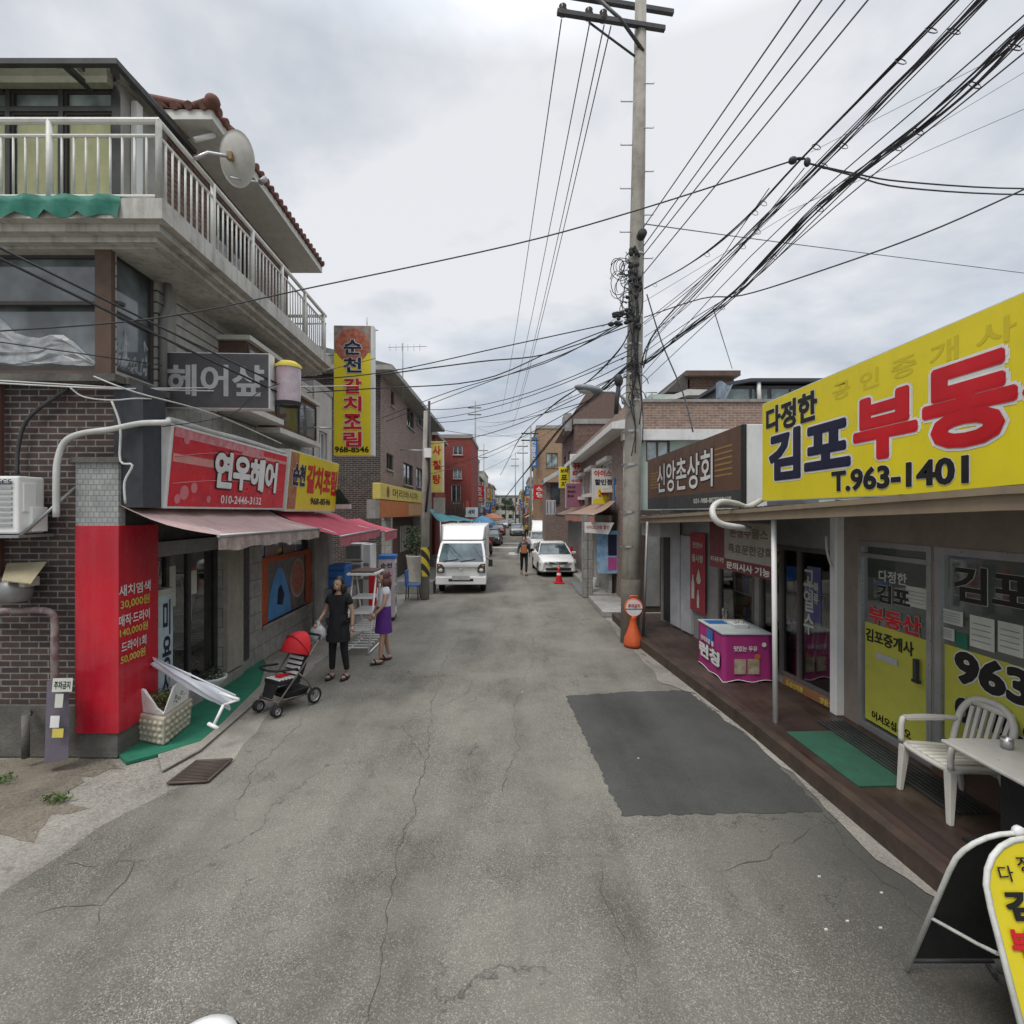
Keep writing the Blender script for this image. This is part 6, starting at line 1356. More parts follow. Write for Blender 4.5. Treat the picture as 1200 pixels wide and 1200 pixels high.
# white lattice behind the yellow sign's far edge
lt = thing('white_lattice', 'white window lattice glimpsed between the brown sign and the yellow sign', 'lattice', P(886, 580, 9)); mb = MB()
a = P(880, 585, 9.0); b_ = P(897, 512, 9.0)
for k in range(4): x = a.x+(b_.x-a.x)*k/3; mb.box(x-.012, x+.012, 9, 9.03, a.z, b_.z)
for k in range(6): z = a.z+(b_.z-a.z)*k/5; mb.box(a.x, b_.x, 9.004, 9.026, z-.012, z+.012)
mb.build('bars', M['clean'], lt); MB().box(a.x, b_.x+1, 9.1, 9.2, a.z-.3, b_.z).build('glazing', M['glass'], lt)
# red vertical banner by the far shop door
rb = thing('red_door_banner', 'narrow red vertical banner with white letters and bottle pictures by the far shop door', 'banner', W2.p(U(815), .9))
q = (U(812), U(830), .72, 2.28); Fr = W2.out(.06); MB().fquad(Fr, *q, 0).build('cloth', pm('dull red cloth', (.34, .045, .06), dirt=.15), rb)
text(Fr, '천연수', (q[0]+.12, q[1]-.1, 1.98, 2.1), M['paper'], rb, .02, .006); text(Fr, '물사랑', (q[0]+.1, q[1]-.08, 1.7, 1.85), M['paper'], rb, .03, .006)
for (u, v, s_) in ((.14, .95, .3), (.36, .8, .22)):
    MB().add([Fr.p(q[0]+u+x*s_, v+y*s_, .008) for x, y in ((-.2, 0), (.2, 0), (.22, 1), (.1, 1.3), (.1, 1.6), (-.1, 1.6), (-.1, 1.3), (-.22, 1))], [tuple(range(8))]).build('bottle_picture', M['paper'], rb)
MB().add([Fr.p(q[0]+.38+x, 1.3+y, .008) for x, y in ((-.1, .06), (-.05, -.02), (.05, -.02), (.1, .06), (.0, .28))], [tuple(range(5))]).build('drop_picture', M['paper'], rb)
# hanging banner under the eaves
hb = thing('hanging_banner', 'dim maroon and grey fabric banner hanging under the eaves behind the white post', 'banner', (3.6, 7.5, 1.9))
Fh = Frame((3.30, 8.55, 1.80), (.06, -1, 0)); LH = 1.95
MB().fquad(Fh, 0, .52, 0, .74, 0).fquad(Fh, .52, LH, .0, .18, 0).build('maroon_cloth', pm('maroon cloth', (.13, .03, .035), dirt=.15), hb)
MB().fquad(Fh, .52, LH, .18, .74, .0).build('grey_cloth', pm('grey beige cloth', (.28, .26, .22), dirt=.15), hb)
text(Fh, '본정주물스', (.7, 1.75, .52, .66), M['brown'], hb, .02, .005); text(Fh, '특효문한강회', (.65, 1.85, .28, .42), M['brown'], hb, .02, .005)
text(Fh, '부드러운 자연', (.05, .5, .1, .18), M['paper'], hb, .01, .005); text(Fh, '문의시사 기능', (.6, 1.8, .03, .14), M['paper'], hb, .03, .005)
# pink display table
pt = thing('pink_display_table', 'magenta skirted display table with a pale top standing on the deck', 'table', (3.5, 8.15, DZ))
X0, X1, Y0, Y1 = 3.16, 3.88, 7.66, 8.66; mg = pm('magenta print cloth', (.36, .03, .17), (.30, .025, .15), 2, .6, dirt=.08)
sk = MB(); per = [(X0, Y1), (X0, Y0), (X1, Y0), (X1, Y1)]; k = 12; vs = []
pts = []
for i in range(4):
    a = V(per[i]+(0,)); c = V(per[(i+1) % 4]+(0,)); pts += [a.lerp(c, j/k) for j in range(k)]
cen = V(((X0+X1)/2, (Y0+Y1)/2, 0)); n = len(pts)
for lev, z in enumerate((DZ+.02, .5, .86)):
    for i, p in enumerate(pts): vs.append(cen+(p-cen)*(1+(.02+.018*math.sin(i*1.1))*(1, .4, 0)[lev])+V((0, 0, z+(.015*math.sin(i*.9) if lev == 0 else 0))))
sk.add(vs, [(l*n+i, l*n+(i+1) % n, (l+1)*n+(i+1) % n, (l+1)*n+i) for l in range(2) for i in range(n)], True).build('skirt', mg, pt)
MB().box(X0-.015, X1+.015, Y0-.015, Y1+.015, .862, .885).build('top', pm('pale table top', (.48, .52, .52), dirt=.15), pt, bevel=.004)
Fs1 = Frame((X0-.012, Y1, 0), (0, -1, 0)); Fs2 = Frame((X0, Y0-.012, 0), (1, 0, 0))
text(Fs1, '런칭', (.12, .92, .34, .56), M['wlet'], pt, .06, .012, M['navy'], .01); text(Fs1, '신비로운 물', (.15, .7, .6, .68), M['wlet'], pt, .03, .012)
MB().fquad(Fs1, .42, .66, .64, .84, .014).build('blue_print', M['blue'], pt)
text(Fs2, '맛있는 두유', (.15, .5, .62, .7), M['wlet'], pt, .03, .012)
for k in range(2): MB().fbox(Fs2, .16+.2*k, .33+.2*k, .28, .5, .0, .012).build('jar_print', pm('jar print', (.42, .38, .28), (.2, .14, .06), 9), pt)
MB().lathe([(0, 0), (.045, 0)], Fs2.p(.5, .54, .013), 16, axis=Fs2.n).build('badge_print', M['orange'], pt); MB().lathe([(0, 0), (.035, 0)], Fs2.p(.6, .72, .013), 16, axis=Fs2.n).build('badge_print', M['wlet'], pt)
MB().tube([(p.x, p.y, p.z+.003) for p in vs[:n]]+[vs[0]], .006, 5).build('hem', M['clean'], pt)
tray = thing('sample_tray', 'small white tray of sample cups on the magenta table', 'tray', (3.55, 8.1, .886))
MB().hexa([(3.48, 8.0, .887), (3.68, 8.0, .887), (3.68, 8.25, .887), (3.48, 8.25, .887)], [(3.46, 7.98, .94), (3.70, 7.98, .94), (3.70, 8.27, .94), (3.46, 8.27, .94)]).build('tray', M['clean'], tray)
for k in range(3): MB().ball((3.52+.06*k, 8.1+.04*(k % 2), .955), .028).build('cup', M['cream'], tray)
bl = thing('blue_leaflet', 'blue leaflet lying on the far end of the magenta table', 'leaflet', (3.35, 8.4, .886)); MB().box(3.2, 3.5, 8.3, 8.55, .887, .893).build('sheet', M['blue'], bl)
# green mat and grille
m4 = [(3.17, 5.92), (3.21, 4.74), (3.62, 4.76), (3.95, 5.4), (3.95, 5.95)]
solo(MB().hexa([(x, y, DZ+.002) for x, y in m4], [(x, y, DZ+.012) for x, y in m4]), 'green_mat', pm('worn dark green mat', (.03, .12, .075), (.025, .08, .05), 3, .95, bump=.5, bscale=300, dirt=.5), 'dark green mat on the deck in front of the estate agent door', 'mat')
gb_ = MB()
for k in range(7): gb_.box(3.70+k*.05, 3.72+k*.05, 4.3, 6.2, DZ+.014, DZ+.03)
solo(gb_, 'step_grille', M['dark'], 'dark slatted grille along the foot of the estate agent door', 'grille')
# plastic chair
def plastic_chair():
    t = thing('plastic_chair', 'white plastic garden chair with slatted back beside the small white table', 'chair', (3.82, 4.44, DZ), R(-90))
    # local frame: faces -y(local) after rotation faces -x ; sitter looks to -y local
    m = pm('ivory plastic', (.60, .58, .52), (.54, .52, .47), 4, .4, dirt=.12)
    s = MB()
    for i in range(7): x = -.2+.4*i/6; s.tube([(x, -.22, .425), (x, -.1, .42), (x*.95, .2, .41)], .022, 6)
    s.tube(smooth([(-.23, .2, .41), (-.25, -.1, .43), (-.22, -.23, .425), (.22, -.23, .425), (.25, -.1, .43), (.23, .2, .41)]), .024, 8)
    s.hexa([(-.23, -.24, .405), (.23, -.24, .405), (.21, .21, .395), (-.21, .21, .395)], [(-.23, -.24, .418), (.23, -.24, .418), (.21, .21, .408), (-.21, .21, .408)])
    s.build('seat', m, t, world=False)
    b = MB(); arch = smooth([(-.24, .2, .42), (-.25, .25, .6), (-.24, .3, .76), (-.15, .33, .87), (0, .34, .90), (.15, .33, .87), (.24, .3, .76), (.25, .25, .6), (.24, .2, .42)])
    b.tube(arch, .028, 8)
    for i in range(6):
        x = -.15+.3*i/5; b.hexa([(x*1.0-.014, .205, .42), (x+.014, .205, .42), (x+.014, .225, .42), (x-.014, .225, .42)], [(x*1.15-.018, .325, .86-abs(x)*.35), (x*1.15+.018, .325, .86-abs(x)*.35), (x*1.15+.018, .345, .86-abs(x)*.35), (x*1.15-.018, .345, .86-abs(x)*.35)])
    b.tube([(-.2, .335, .845), (.2, .335, .845)], .03, 8)
    b.build('backrest', m, t, world=False)
    for sx in (-1, 1):
        MB().tube(smooth([(sx*.25, .27, .66), (sx*.28, .05, .665), (sx*.28, -.18, .66), (sx*.27, -.235, .62), (sx*.265, -.245, .45)]), .024, 8).hexa(*[[(sx*.25-.03, -.22, z), (sx*.25+.045, -.22, z), (sx*.25+.045, .1, z), (sx*.25-.03, .1, z)] for z in (.66, .685)]).build('armrest', m, t, world=False, )
        MB().hexa([(sx*.27-.022, -.27, 0), (sx*.27+.022, -.27, 0), (sx*.27+.022, -.235, 0), (sx*.27-.022, -.235, 0)], [(sx*.245-.04, -.255, .42), (sx*.245+.03, -.255, .42), (sx*.245+.03, -.19, .42), (sx*.245-.04, -.19, .42)]).build('leg', m, t, world=False, bevel=.006)
        MB().hexa([(sx*.25-.02, .29, 0), (sx*.25+.02, .29, 0), (sx*.25+.02, .32, 0), (sx*.25-.02, .32, 0)], [(sx*.22-.03, .18, .42), (sx*.22+.03, .18, .42), (sx*.22+.03, .24, .42), (sx*.22-.03, .24, .42)]).build('leg', m, t, world=False, bevel=.006)
plastic_chair()
tb_ = thing('small_table', 'small white topped table with a dark leg at the right edge of the picture', 'table', (3.85, 3.7, DZ))
MB().box(3.43, 4.12, 3.30, 4.10, .855, .885).build('tabletop', pm('worn white tabletop', (.50, .49, .45), (.42, .41, .38), 3, .35, dirt=.2), tb_, bevel=.01)
MB().box(3.62, 3.86, 3.55, 3.8, DZ, .85).build('leg', M['black'], tb_, bevel=.01); MB().box(3.5, 4.0, 3.4, 3.98, DZ, DZ+.03).build('base', M['black'], tb_)
cu = thing('metal_cup', 'small metal cup on the white table', 'cup', (3.82, 3.95, .886)); c = P(1180, 886, 3.93)
MB().lathe([(0, 0), (.038, 0), (.042, .08), (.038, .08), (.035, .01)], (c.x, c.y, .886), 18).build('cup', M['steel'], cu)
# A-board
ab = thing('a_frame_sign', 'yellow A-frame sign board with white tube frame at the right bottom corner', 'sign', (2.58, 2.65, 0))
def arch_pts(cx, w, yt, yb, zt, xoff=0, n=12):
    p = []
    h = zt; r_ = w/2
    def at(x, z): t = z/zt; return V((x, yb+(yt-yb)*t, z))
    p.append(at(cx-r_-.02, 0)); p.append(at(cx-r_, h-r_*1.0))
    for i in range(1, n): a = math.pi-math.pi*i/n; p.append(at(cx+r_*math.cos(a), h-r_*.9+r_*.9*math.sin(a)))
    p.append(at(cx+r_, h-r_*1.0)); p.append(at(cx+r_+.02, 0)); return p
bk = arch_pts(2.60, .50, 2.66, 3.02, 1.03); fr_ = arch_pts(2.63, .56, 2.62, 2.22, 1.03)
cf = pm('chipped white frame', (.6, .6, .56), (.5, .5, .46), 12, .5, dirt=.3)
MB().tube(bk, .013, 8).tube([bk[0].lerp(bk[1], .55), (2.46, 2.70, .42), (2.42, 2.55, .5)], .01, 6).build('rear_frame', cf, ab)
MB().tube(fr_, .014, 8).build('front_frame', cf, ab)
MB().add([V(p) for p in [bk[0].lerp(bk[1], .12)]+bk[1:-1]+[bk[-1].lerp(bk[-2], .12)]], [tuple(range(len(bk)))]).build('rear_panel', pm('charcoal panel', (.03, .032, .034), dirt=.2), ab)
fpan = [fr_[0].lerp(fr_[1], .12)]+fr_[1:-1]+[fr_[-1].lerp(fr_[-2], .12)]
MB().add([p+V((0, -.004, 0)) for p in fpan], [tuple(range(len(fpan)))]).build('front_panel', pm('bright yellow panel', (.66, .55, .02), (.62, .52, .02), 3, .4, dirt=.1), ab)
Fab = Frame((2.32, 2.22-.012, 0), (1, 0, 0), (0, .40, 1.03))
MB().lathe([(0, 0), (.03, 0), (.03, .03), (0, .03)], (2.63, 2.64, 1.04), 12, axis=(0, 1, 0)).build('hinge', M['clean'], ab)
for s_, rc in (('다', midr(Fab, 1167, 1184, 1014, 1033)), ('정', midr(Fab, 1188, 1206, 1003, 1022)), ('한', midr(Fab, 1216, 1234, 1003, 1022))): text(Fab, s_, rc, M['ink'], ab, .01, .004)
text(Fab, '김포', midr(Fab, 1174, 1252, 1044, 1078), M['ink'], ab, .05, .004); text(Fab, '부동산', (midr(Fab, 1180, 1262, 1088, 1124)), M['rlet'], ab, .05, .004); text(Fab, '963-1401', (.08, .48, .32, .40), M['ink'], ab, .04, .004)
solo(MB().tube([(2.36, 3.02, .05), (2.84, 3.02, .05)], .01).tube([(2.79, 2.95, .03), (2.84, 3.06, .0)], .012), 'frame_foot', M['dark'], 'dark cross bar at the foot of the A-frame rear panel', 'bar')
# litter specks on the road
for i, (px, py) in enumerate(((960, 1026), (968, 1088), (993, 1078), (1032, 1086), (1174, 1121), (612, 810), (748, 888), (1033, 1045))):
    c = G(px, py); solo(MB().box(c.x-.010, c.x+.009, c.y-.004, c.y+.003, -.011, -.002), 'litter_scrap', M['clean'], 'small white scrap of litter on the asphalt', 'litter', 'white scraps of litter on the asphalt')
# capture rig cap at the bottom edge
cc_ = V((-1.14, 1.87, .715)); cp2 = thing('domed_cap', 'white domed cap with a dark rim at the bottom edge of the picture', 'cap', (cc_.x, cc_.y, 0))
MB().lathe([(.13, -.02), (.125, .03), (.08, .055), (0, .065)], cc_, 28).build('dome', M['clean'], cp2)
MB().lathe([(.12, -.03), (.14, -.03), (.145, 0), (.13, .015)], cc_, 28).build('rim', M['black'], cp2)
MB().tube([(cc_.x, cc_.y, 0), (cc_.x, cc_.y, .69)], .05, 12).build('post', M['dark'], cp2)
# ================================================================ utility poles
YP = 10.66
pb = G(738, 752); ptop = P(751, -8, YP)
po = thing('utility_pole', 'tall concrete utility pole with crossarms and a mass of cables on the right side', 'utility pole', pb)
pts = [pb, P(740, 610, YP), P(744, 400, YP), P(748, 200, YP), ptop]
MB().tube(pts, [.195, .18, .16, .14, .115], 20).build('shaft', M['poleconc'], po)
MB().lathe([(.202, -.0), (.202, .55), (.19, .56)], pb+V((0.02, 0, .75)), 20).build('sleeve', pm('stone wrap', (.16, .14, .115), (.11, .1, .085), 6, .9, dirt=.4), po)
bnds = MB()
for py in (300, 335, 372, 405, 440, 470, 506, 545, 600, 640):
    c = P(742+(400-py)*.02, py, YP); bnds.lathe([(.19, -.02), (.19, .02)], c, 18)
bnds.build('bands', M['steel'], po)
def beam(a, b, s=.05):
    a = V(a); b = V(b); d = (b-a).normalized(); h = V((-d.y, d.x, 0)).normalized()*s; u = V((0, 0, s))
    return MB().add([a-h-u, b-h-u, b+h-u, a+h-u, a-h+u, b-h+u, b+h+u, a+h+u], [(0, 3, 2, 1), (4, 5, 6, 7), (0, 1, 5, 4), (1, 2, 6, 5), (2, 3, 7, 6), (3, 0, 4, 7)])
beam(P(653, 14, 10.3), P(779, 34, 10.62), .045).build('crossarm', M['dark'], po)
beam(P(662, -6, 10.75), P(789, 15, 11.0), .045).build('crossarm', M['dark'], po)
MB().tube([P(700, -2, 10.5), P(727, 22, 10.45), P(754, 60, 10.55)], .035, 6).tube([P(690, 26, 10.5), P(744, 66, 10.55)], .022, 6).build('brace', M['dark'], po)
ins = MB()
for px in (660, 691, 708): ins.lathe([(.03, 0), (.09, .04), (.05, .08), (.09, .12), (.05, .16), (.08, .2), (0, .24)], P(px, 15+(px-653)*.15, 10.35)+V((0, .1, .05)), 12)
ins.build('insulators', pm('brown insulator', (.05, .04, .035), rough=.2, dirt=.1), po)
st_ = MB()
for i, py in enumerate((98, 119, 150, 170, 201, 221, 252, 272, 303, 322)):
    c = P(748-.004*py*2, py, YP-.1); s = 1 if i % 2 == 0 else -1; st_.tube([c+V((s*.1, 0, 0)), c+V((s*.34, 0, 0)), c+V((s*.34, 0, .03))], .012, 5)
st_.build('climbing_rungs', M['steel'], po)
# rack of cable clamps, joint boxes
cl = MB(); rnd = random.Random(3)
for i in range(34):
    c = P(745+rnd.uniform(-10, 6), rnd.uniform(290, 385), YP-.22); cl.ball(c, (rnd.uniform(.02, .06), .05, rnd.uniform(.03, .08)), 8, 6)
for i in range(22):
    c = P(730+rnd.uniform(-14, 10), 372+rnd.uniform(-9, 9), YP-.3); cl.ball(c, (rnd.uniform(.03, .07), .05, rnd.uniform(.03, .05)), 8, 6)
cl.lathe([(.0, -.08), (.09, -.08), (.09, .08), (0, .08)], P(752, 275, YP-.3), 14, axis=(0, 1, 0))
cl.build('cable_clamps', pm('clamp black', (.025, .028, .025), dirt=.3), po)
lo = MB()
for i in range(26):                      # loose cable loops on the pole
    c = P(rnd.uniform(722, 742), rnd.uniform(300, 368), YP-.25); r_ = rnd.uniform(.1, .28); e_ = rnd.uniform(.5, 1); ph = rnd.uniform(0, 6)
    lo.tube([c+V((math.cos(a)*r_*e_, rnd.uniform(-.02, .02), math.sin(a)*r_)) for a in [ph+k*.42 for k in range(rnd.randint(9, 15))]], .008, 4)
for i in range(7):                      # cables running down the pole
    x = rnd.uniform(-8, 9); y0 = rnd.uniform(300, 380); y1 = rnd.uniform(430, 560)
    lo.tube(smooth([P(744+x+rnd.uniform(-4, 4), y0+(y1-y0)*k/6, YP-.2-rnd.uniform(0, .05)) for k in range(7)], 3), .011, 4)
for i in range(14):
    c = P(rnd.uniform(735, 752), rnd.uniform(415, 470), YP-.22); r_ = rnd.uniform(.06, .2)
    lo.tube([c+V((math.cos(a)*r_, rnd.uniform(-.03, .03), math.sin(a)*r_)) for a in [k*.5 for k in range(rnd.randint(6, 12))]], .009, 4)
lo.build('loose_cable_loops', M['cable'], po)
jb = solo(MB().ball(P(725, 446, 10.2), (.09, .09, .13), 10, 8).tube([P(725, 452, 10.2), P(723, 468, 10.2), P(722, 485, 10.2)], .045, 8), 'cable_joint', M['cable'], 'black cable joint hanging left of the big pole near the street lamp', 'joint')
# street lamp
sl_ = thing('street_lamp', 'grey street lamp head on a curved arm on the left side of the big pole', 'street lamp', P(738, 476, YP))
MB().tube(smooth([P(738, 478, YP-.2), P(730, 466, YP-.25), P(718, 460, YP-.3), P(704, 459, YP-.3)]), .03, 8).build('arm', M['steel'], sl_)
hd_ = MB(); c = P(690, 456, YP-.3)
hd_.ball(c, (.30, .16, .085), 16, 10); hd_.xf(Matrix.Translation(c) @ Matrix.Rotation(R(10), 4, 'Y') @ Matrix.Translation(-c)); hd_.build('lamp_head', pm('grey lamp shell', (.22, .24, .26), dirt=.2), sl_)
MB().ball(c+V((0, 0, -.04)), (.22, .12, .06), 12, 8).build('lens', pm('lamp lens', (.5, .5, .48), rough=.2, dirt=.2), sl_)
# left pole with hazard band
lp = G(498, 702); lpt = P(501, 478, lp.y)
lpo = thing('utility_pole', 'concrete pole with a yellow and black hazard band on the left beside the truck', 'utility pole', lp)
MB().tube([lp, P(499, 560, lp.y), P(500.5, 482, lp.y)], [.135, .12, .105], 16).build('shaft', M['poleconc'], lpo)
hz, nt, b = _nt('hazard stripes'); co = coord(nt, 'Object'); wv = N(nt, 'ShaderNodeTexWave', Scale=1.5); wv.wave_type = 'BANDS'; wv.bands_direction = 'DIAGONAL'; nt.links.new(co, wv.inputs['Vector'])
nt.links.new(mixc(nt, ramp(nt, wv.outputs[0], .48, .52), (.02, .02, .02), (.5, .38, .03)), b.inputs['Base Color'])
MB().lathe([(.137, 0), (.137, .9)], P(498.5, 675, lp.y), 18).build('hazard_band', hz, lpo)
fb(MB(), 497, 525, 505, 536, lp.y-.3, lp.y-.1).build('meter_box', M['clean'], lpo)
MB().tube([P(503, 470, lp.y-.2), P(502, 520, lp.y-.2), P(503, 560, lp.y-.2), P(499, 600, lp.y-.2)], .04, 6).build('conduit', M['cable'], lpo)
for k, (px, Y, top, s) in enumerate(((557, 52, 470, 1), (622, 40, 500, 1), (613, 62, 515, .9), (567, 75, 520, .9), (604, 85, 530, .9))):
    c = G(px, 600+1620/Y); q = thing('utility_pole', ('slim pole with crossarms near the tall pale block in the left row', 'grey pole in front of the blue vertical sign', 'distant pole at the right edge of the sky gap', 'distant pole in the left row past the motorbike', 'farthest pole near the middle of the street')[k], 'utility pole', c)
    MB().tube([c, P(px, top, Y)], .11*s, 10, r1=.06).build('shaft', M['poleconc'], q)
    for j in (8, 16): MB().tube([P(px-11*40/Y, top+j, Y), P(px+9*40/Y, top+j, Y)], .06, 5).build('crossarm', M['dark'], q)

# ================================================================ cables
def cable(pts, r, label, group=None, mat='cable', sag=0.0, n=10, name='overhead_cable', wob=0):
    pts = [V(p) for p in pts]
    if len(pts) == 2:
        a, b = pts; pts = [a.lerp(b, i/n)-V((0, 0, sag*4*(i/n)*(1-i/n))) for i in range(n+1)]
    else: pts = smooth(pts, 5)
    if wob:
        rr = random.Random(int(wob*1000)); pts = [p+V((rr.uniform(-wob, wob), 0, rr.uniform(-wob, wob))) if 0 < i < len(pts)-1 else p for i, p in enumerate(pts)]
    return solo(MB().tube(pts, r, 5), name, M[mat], label, 'cable', group)
def ext(a, b, t): return V(a).lerp(V(b), t)
# thin power lines running back overhead to the right
g1_ = 'thin power lines rising to the upper right'
for x, y0 in ((938, 268), (963, 290), (990, 300), (1017, 322)):
    a = P(753, y0, YP); b = P(x, 0, 5.6); cable([a, ext(a, b, 1.7)], .011, 'one of four parallel thin power lines rising from the big pole to the top right', g1_, 'cableg')
g2_ = 'thin power lines leading down the street'
for x, x1, y1 in ((658, 588, 480), (691, 597, 482), (708, 604, 480), (716, 600, 500)):
    cable([P(x, 22+(x-653)*.13, 10.4), P(x1, y1, 60)], .014, 'one of the thin power lines dropping from the crossarm to a far pole', g2_, 'cableg', .8, 16)
# thick bundles
def bundle(px_pts, r, label, strands, spread, seed, mat='cable'):
    rr = random.Random(seed); t = thing('cable_bundle', label, 'cable', px_pts[0])
    base = smooth(px_pts, 6); e = base[-1]+(base[-1]-base[-7])*2.2; base = base+[base[-1].lerp(e, k/4) for k in range(1, 5)]
    for s in range(strands):
        ox, oz = rr.uniform(-spread, spread), rr.uniform(-spread, spread); ph = rr.uniform(0, 6); f = rr.uniform(.15, .5)
        MB().tube([p+V((ox*math.cos(i*f+ph), 0, oz*math.sin(i*f+ph))) for i, p in enumerate(base)], r*rr.uniform(.6, 1.2), 5).build('strand', M[mat], t)
    lp_ = MB()
    for k in range(9):
        p = base[rr.randint(2, len(base)-3)]; lp_.tube([p+V((math.cos(a)*.04, math.sin(a)*.03, math.sin(a)*.05-.04)) for a in [j*.6 for j in range(11)]], .004, 4)
    lp_.build('ties', M['cable'], t)
    return t
bundle([P(755, 338, YP), P(810, 308, 8.3), P(865, 265, 6.9), P(935, 190, 5.4), P(1120, 0, 3.7)], .0075, 'upper black cable bundle climbing from the pole to the top edge', 4, .02, 1)
bundle([P(752, 430, YP), P(768, 390, 9.3), P(870, 285, 6.6), P(965, 190, 5.2), P(1145, 2, 3.6)], .0065, 'middle black cable bundle just below the upper one', 6, .05, 2)
bundle([P(752, 428, YP), P(790, 398, 9.0), P(860, 345, 7.0), P(960, 240, 5.5), P(1100, 130, 4.1), P(1200, 38, 3.45)], .0075, 'thickest black cable bundle sweeping to the right edge of the picture', 8, .05, 3)
bundle([P(752, 400, YP), P(800, 352, 8.2), P(832, 312, 7.2), P(870, 278, 6.6)], .006, 'tangle of thin looped cables between the pole and the middle bundle', 5, .09, 4) if False else None
g3_ = 'thin cables beside the thick bundles'
for pts in (([P(752, 440, YP), P(880, 300, 6.7), P(1200, 18, 3.5)]), ([P(755, 410, YP), P(900, 255, 6.2), P(1155, 0, 3.8)]), ([P(752, 380, YP), P(850, 300, 7.4), P(1000, 150, 5)]), ([P(752, 450, YP), P(930, 285, 5.8), P(1200, 62, 3.5)]), ([P(755, 395, YP), P(802, 362, 9.2), P(860, 300, 7.3), P(900, 250, 6.3)]), ([P(752, 415, YP), P(810, 375, 8.5), P(880, 330, 6.8), P(950, 262, 5.6)]), ([P(755, 380, YP), P(795, 350, 9.0), P(835, 315, 7.8), P(868, 268, 6.9)])):
    b = pts[-1]; a = pts[-2]; cable(pts+[b+(b-a)*.8], .006, 'thin cable running beside the thick black bundles up from the big pole', g3_, 'cable')
# tangles left of the pole
for k, pts in enumerate(([P(744, 378, YP-.2), P(728, 385, 9.8), P(640, 415, 9.4), P(560, 424, 9.0), P(440, 440, 9.0)], [P(728, 380, YP-.3), P(650, 410, 10), P(560, 446, 10), P(440, 455, 10.5), P(360, 460, 10.9)], [P(728, 378, YP-.3), P(640, 425, 12), P(530, 458, 15), P(447, 490, 17)], [P(726, 382, YP-.3), P(660, 415, 12), P(560, 452, 16), P(452, 494, 18)], [P(730, 376, YP-.3), P(600, 404, 10.5), P(445, 437, 11), P(250, 452, 7.0)])):
    cable(pts, .012, ('cable from the pole cluster to the top of the vertical yellow sign', 'cable from the pole cluster across to the grey siding', 'cable from the pole cluster to the far end of the pale brick wall', 'cable just below it reaching the pale brick building', 'long cable from the pole cluster to the hanging grey salon sign')[k], mat='cable')
bundle([P(738, 388, YP-.25), P(725, 410, 10.6), P(690, 446, 11.5), P(645, 478, 14), P(610, 512, 20), P(598, 535, 28)], .014, 'thick black cable drooping from the pole down the street behind the lamp', 3, .02, 8)
bundle([P(740, 425, YP-.2), P(700, 462, 12), P(660, 498, 16), P(620, 548, 26), P(600, 573, 48)], .014, 'black cable bundle running low along the right row of shops', 5, .05, 9)
g4_ = 'street cables fanning to the left row'
for x0, y0, x1, y1, Y1 in ((742, 422, 500, 495, 16), (742, 430, 503, 520, 16), (735, 440, 510, 548, 22), (690, 470, 558, 492, 50), (620, 505, 500, 500, 16), (622, 512, 557, 500, 50), (742, 408, 500, 480, 16), (740, 436, 612, 520, 60), (622, 508, 505, 555, 18), (620, 520, 540, 560, 40), (740, 415, 480, 492, 19), (725, 440, 560, 500, 44)):
    Y0 = YP-.2 if x0 > 680 else 40
    cable([P(x0, y0, Y0), P(x1, y1, Y1)], .010, 'one of many thin cables fanning across the street below the pole cluster', g4_, 'cable', .35)
# cross street cables
cable([P(0, 388, 5.3), P(190, 372, 5.35), P(370, 336, 6.3), P(600, 287, 6.2), P(745, 247, 5.9), P(930, 188, 5.4)], .009, 'long single cable crossing the whole street in front of the pole to a black joint')
solo(MB().ball(P(929, 188, 5.4), (.045, .04, .04), 10, 8).ball(P(946, 190, 5.4), (.035, .03, .05), 10, 8).ball(P(937, 186, 5.4), (.07, .02, .015), 8, 6), 'cable_joint', M['cable'], 'small black joint where the crossing cable meets the upper bundle', 'joint')
for k, dy in enumerate((0, 7)): cable([P(946, 191, 5.4), P(1000, 203+dy*.4, 5.6), P(1060, 213+dy, 5.8), P(1200, 221+dy, 6.2), P(1350, 215+dy, 6.8)], .009, ('upper strand of the pair leaving the joint to the right edge', 'lower strand of the pair leaving the joint to the right edge')[k])
cable([P(755, 372, YP-.1), P(822, 350, 9), P(870, 346, 8), P(960, 318, 7), P(1080, 275, 6.3), P(1200, 222, 5.8), P(1350, 150, 5.4)], .011, 'cable sweeping from the pole to the right edge above the yellow sign')
cable([P(752, 262, 12), P(930, 286, 16), P(1200, 320, 20), P(1500, 358, 26)], .014, 'pale thin cable in the background sky right of the bundles', mat='cableg')
cable([P(836, 362, 12), P(858, 432, 21)], .012, 'thin guy wire dropping to the rooftop stair tower', mat='cable')
cable([P(758, 345, YP-.1), P(775, 400, 10.2), P(800, 460, 9.4), P(812, 506, 8.8)], .014, 'dark cable dropping from the pole to the back of the brown sign')
g5_ = 'thin background wires at upper right'
for x0, y0, x1, y1 in ((860, 290, 1200, 85), (1010, 210, 1200, 128), (1000, 153, 1110, 97)): cable([ext(P(x0, y0, 12), P(x1, y1, 10), -.6), ext(P(x0, y0, 12), P(x1, y1, 10), 2.2)], .006, 'faint thin wire in the sky behind the bundles', g5_, 'cableg')
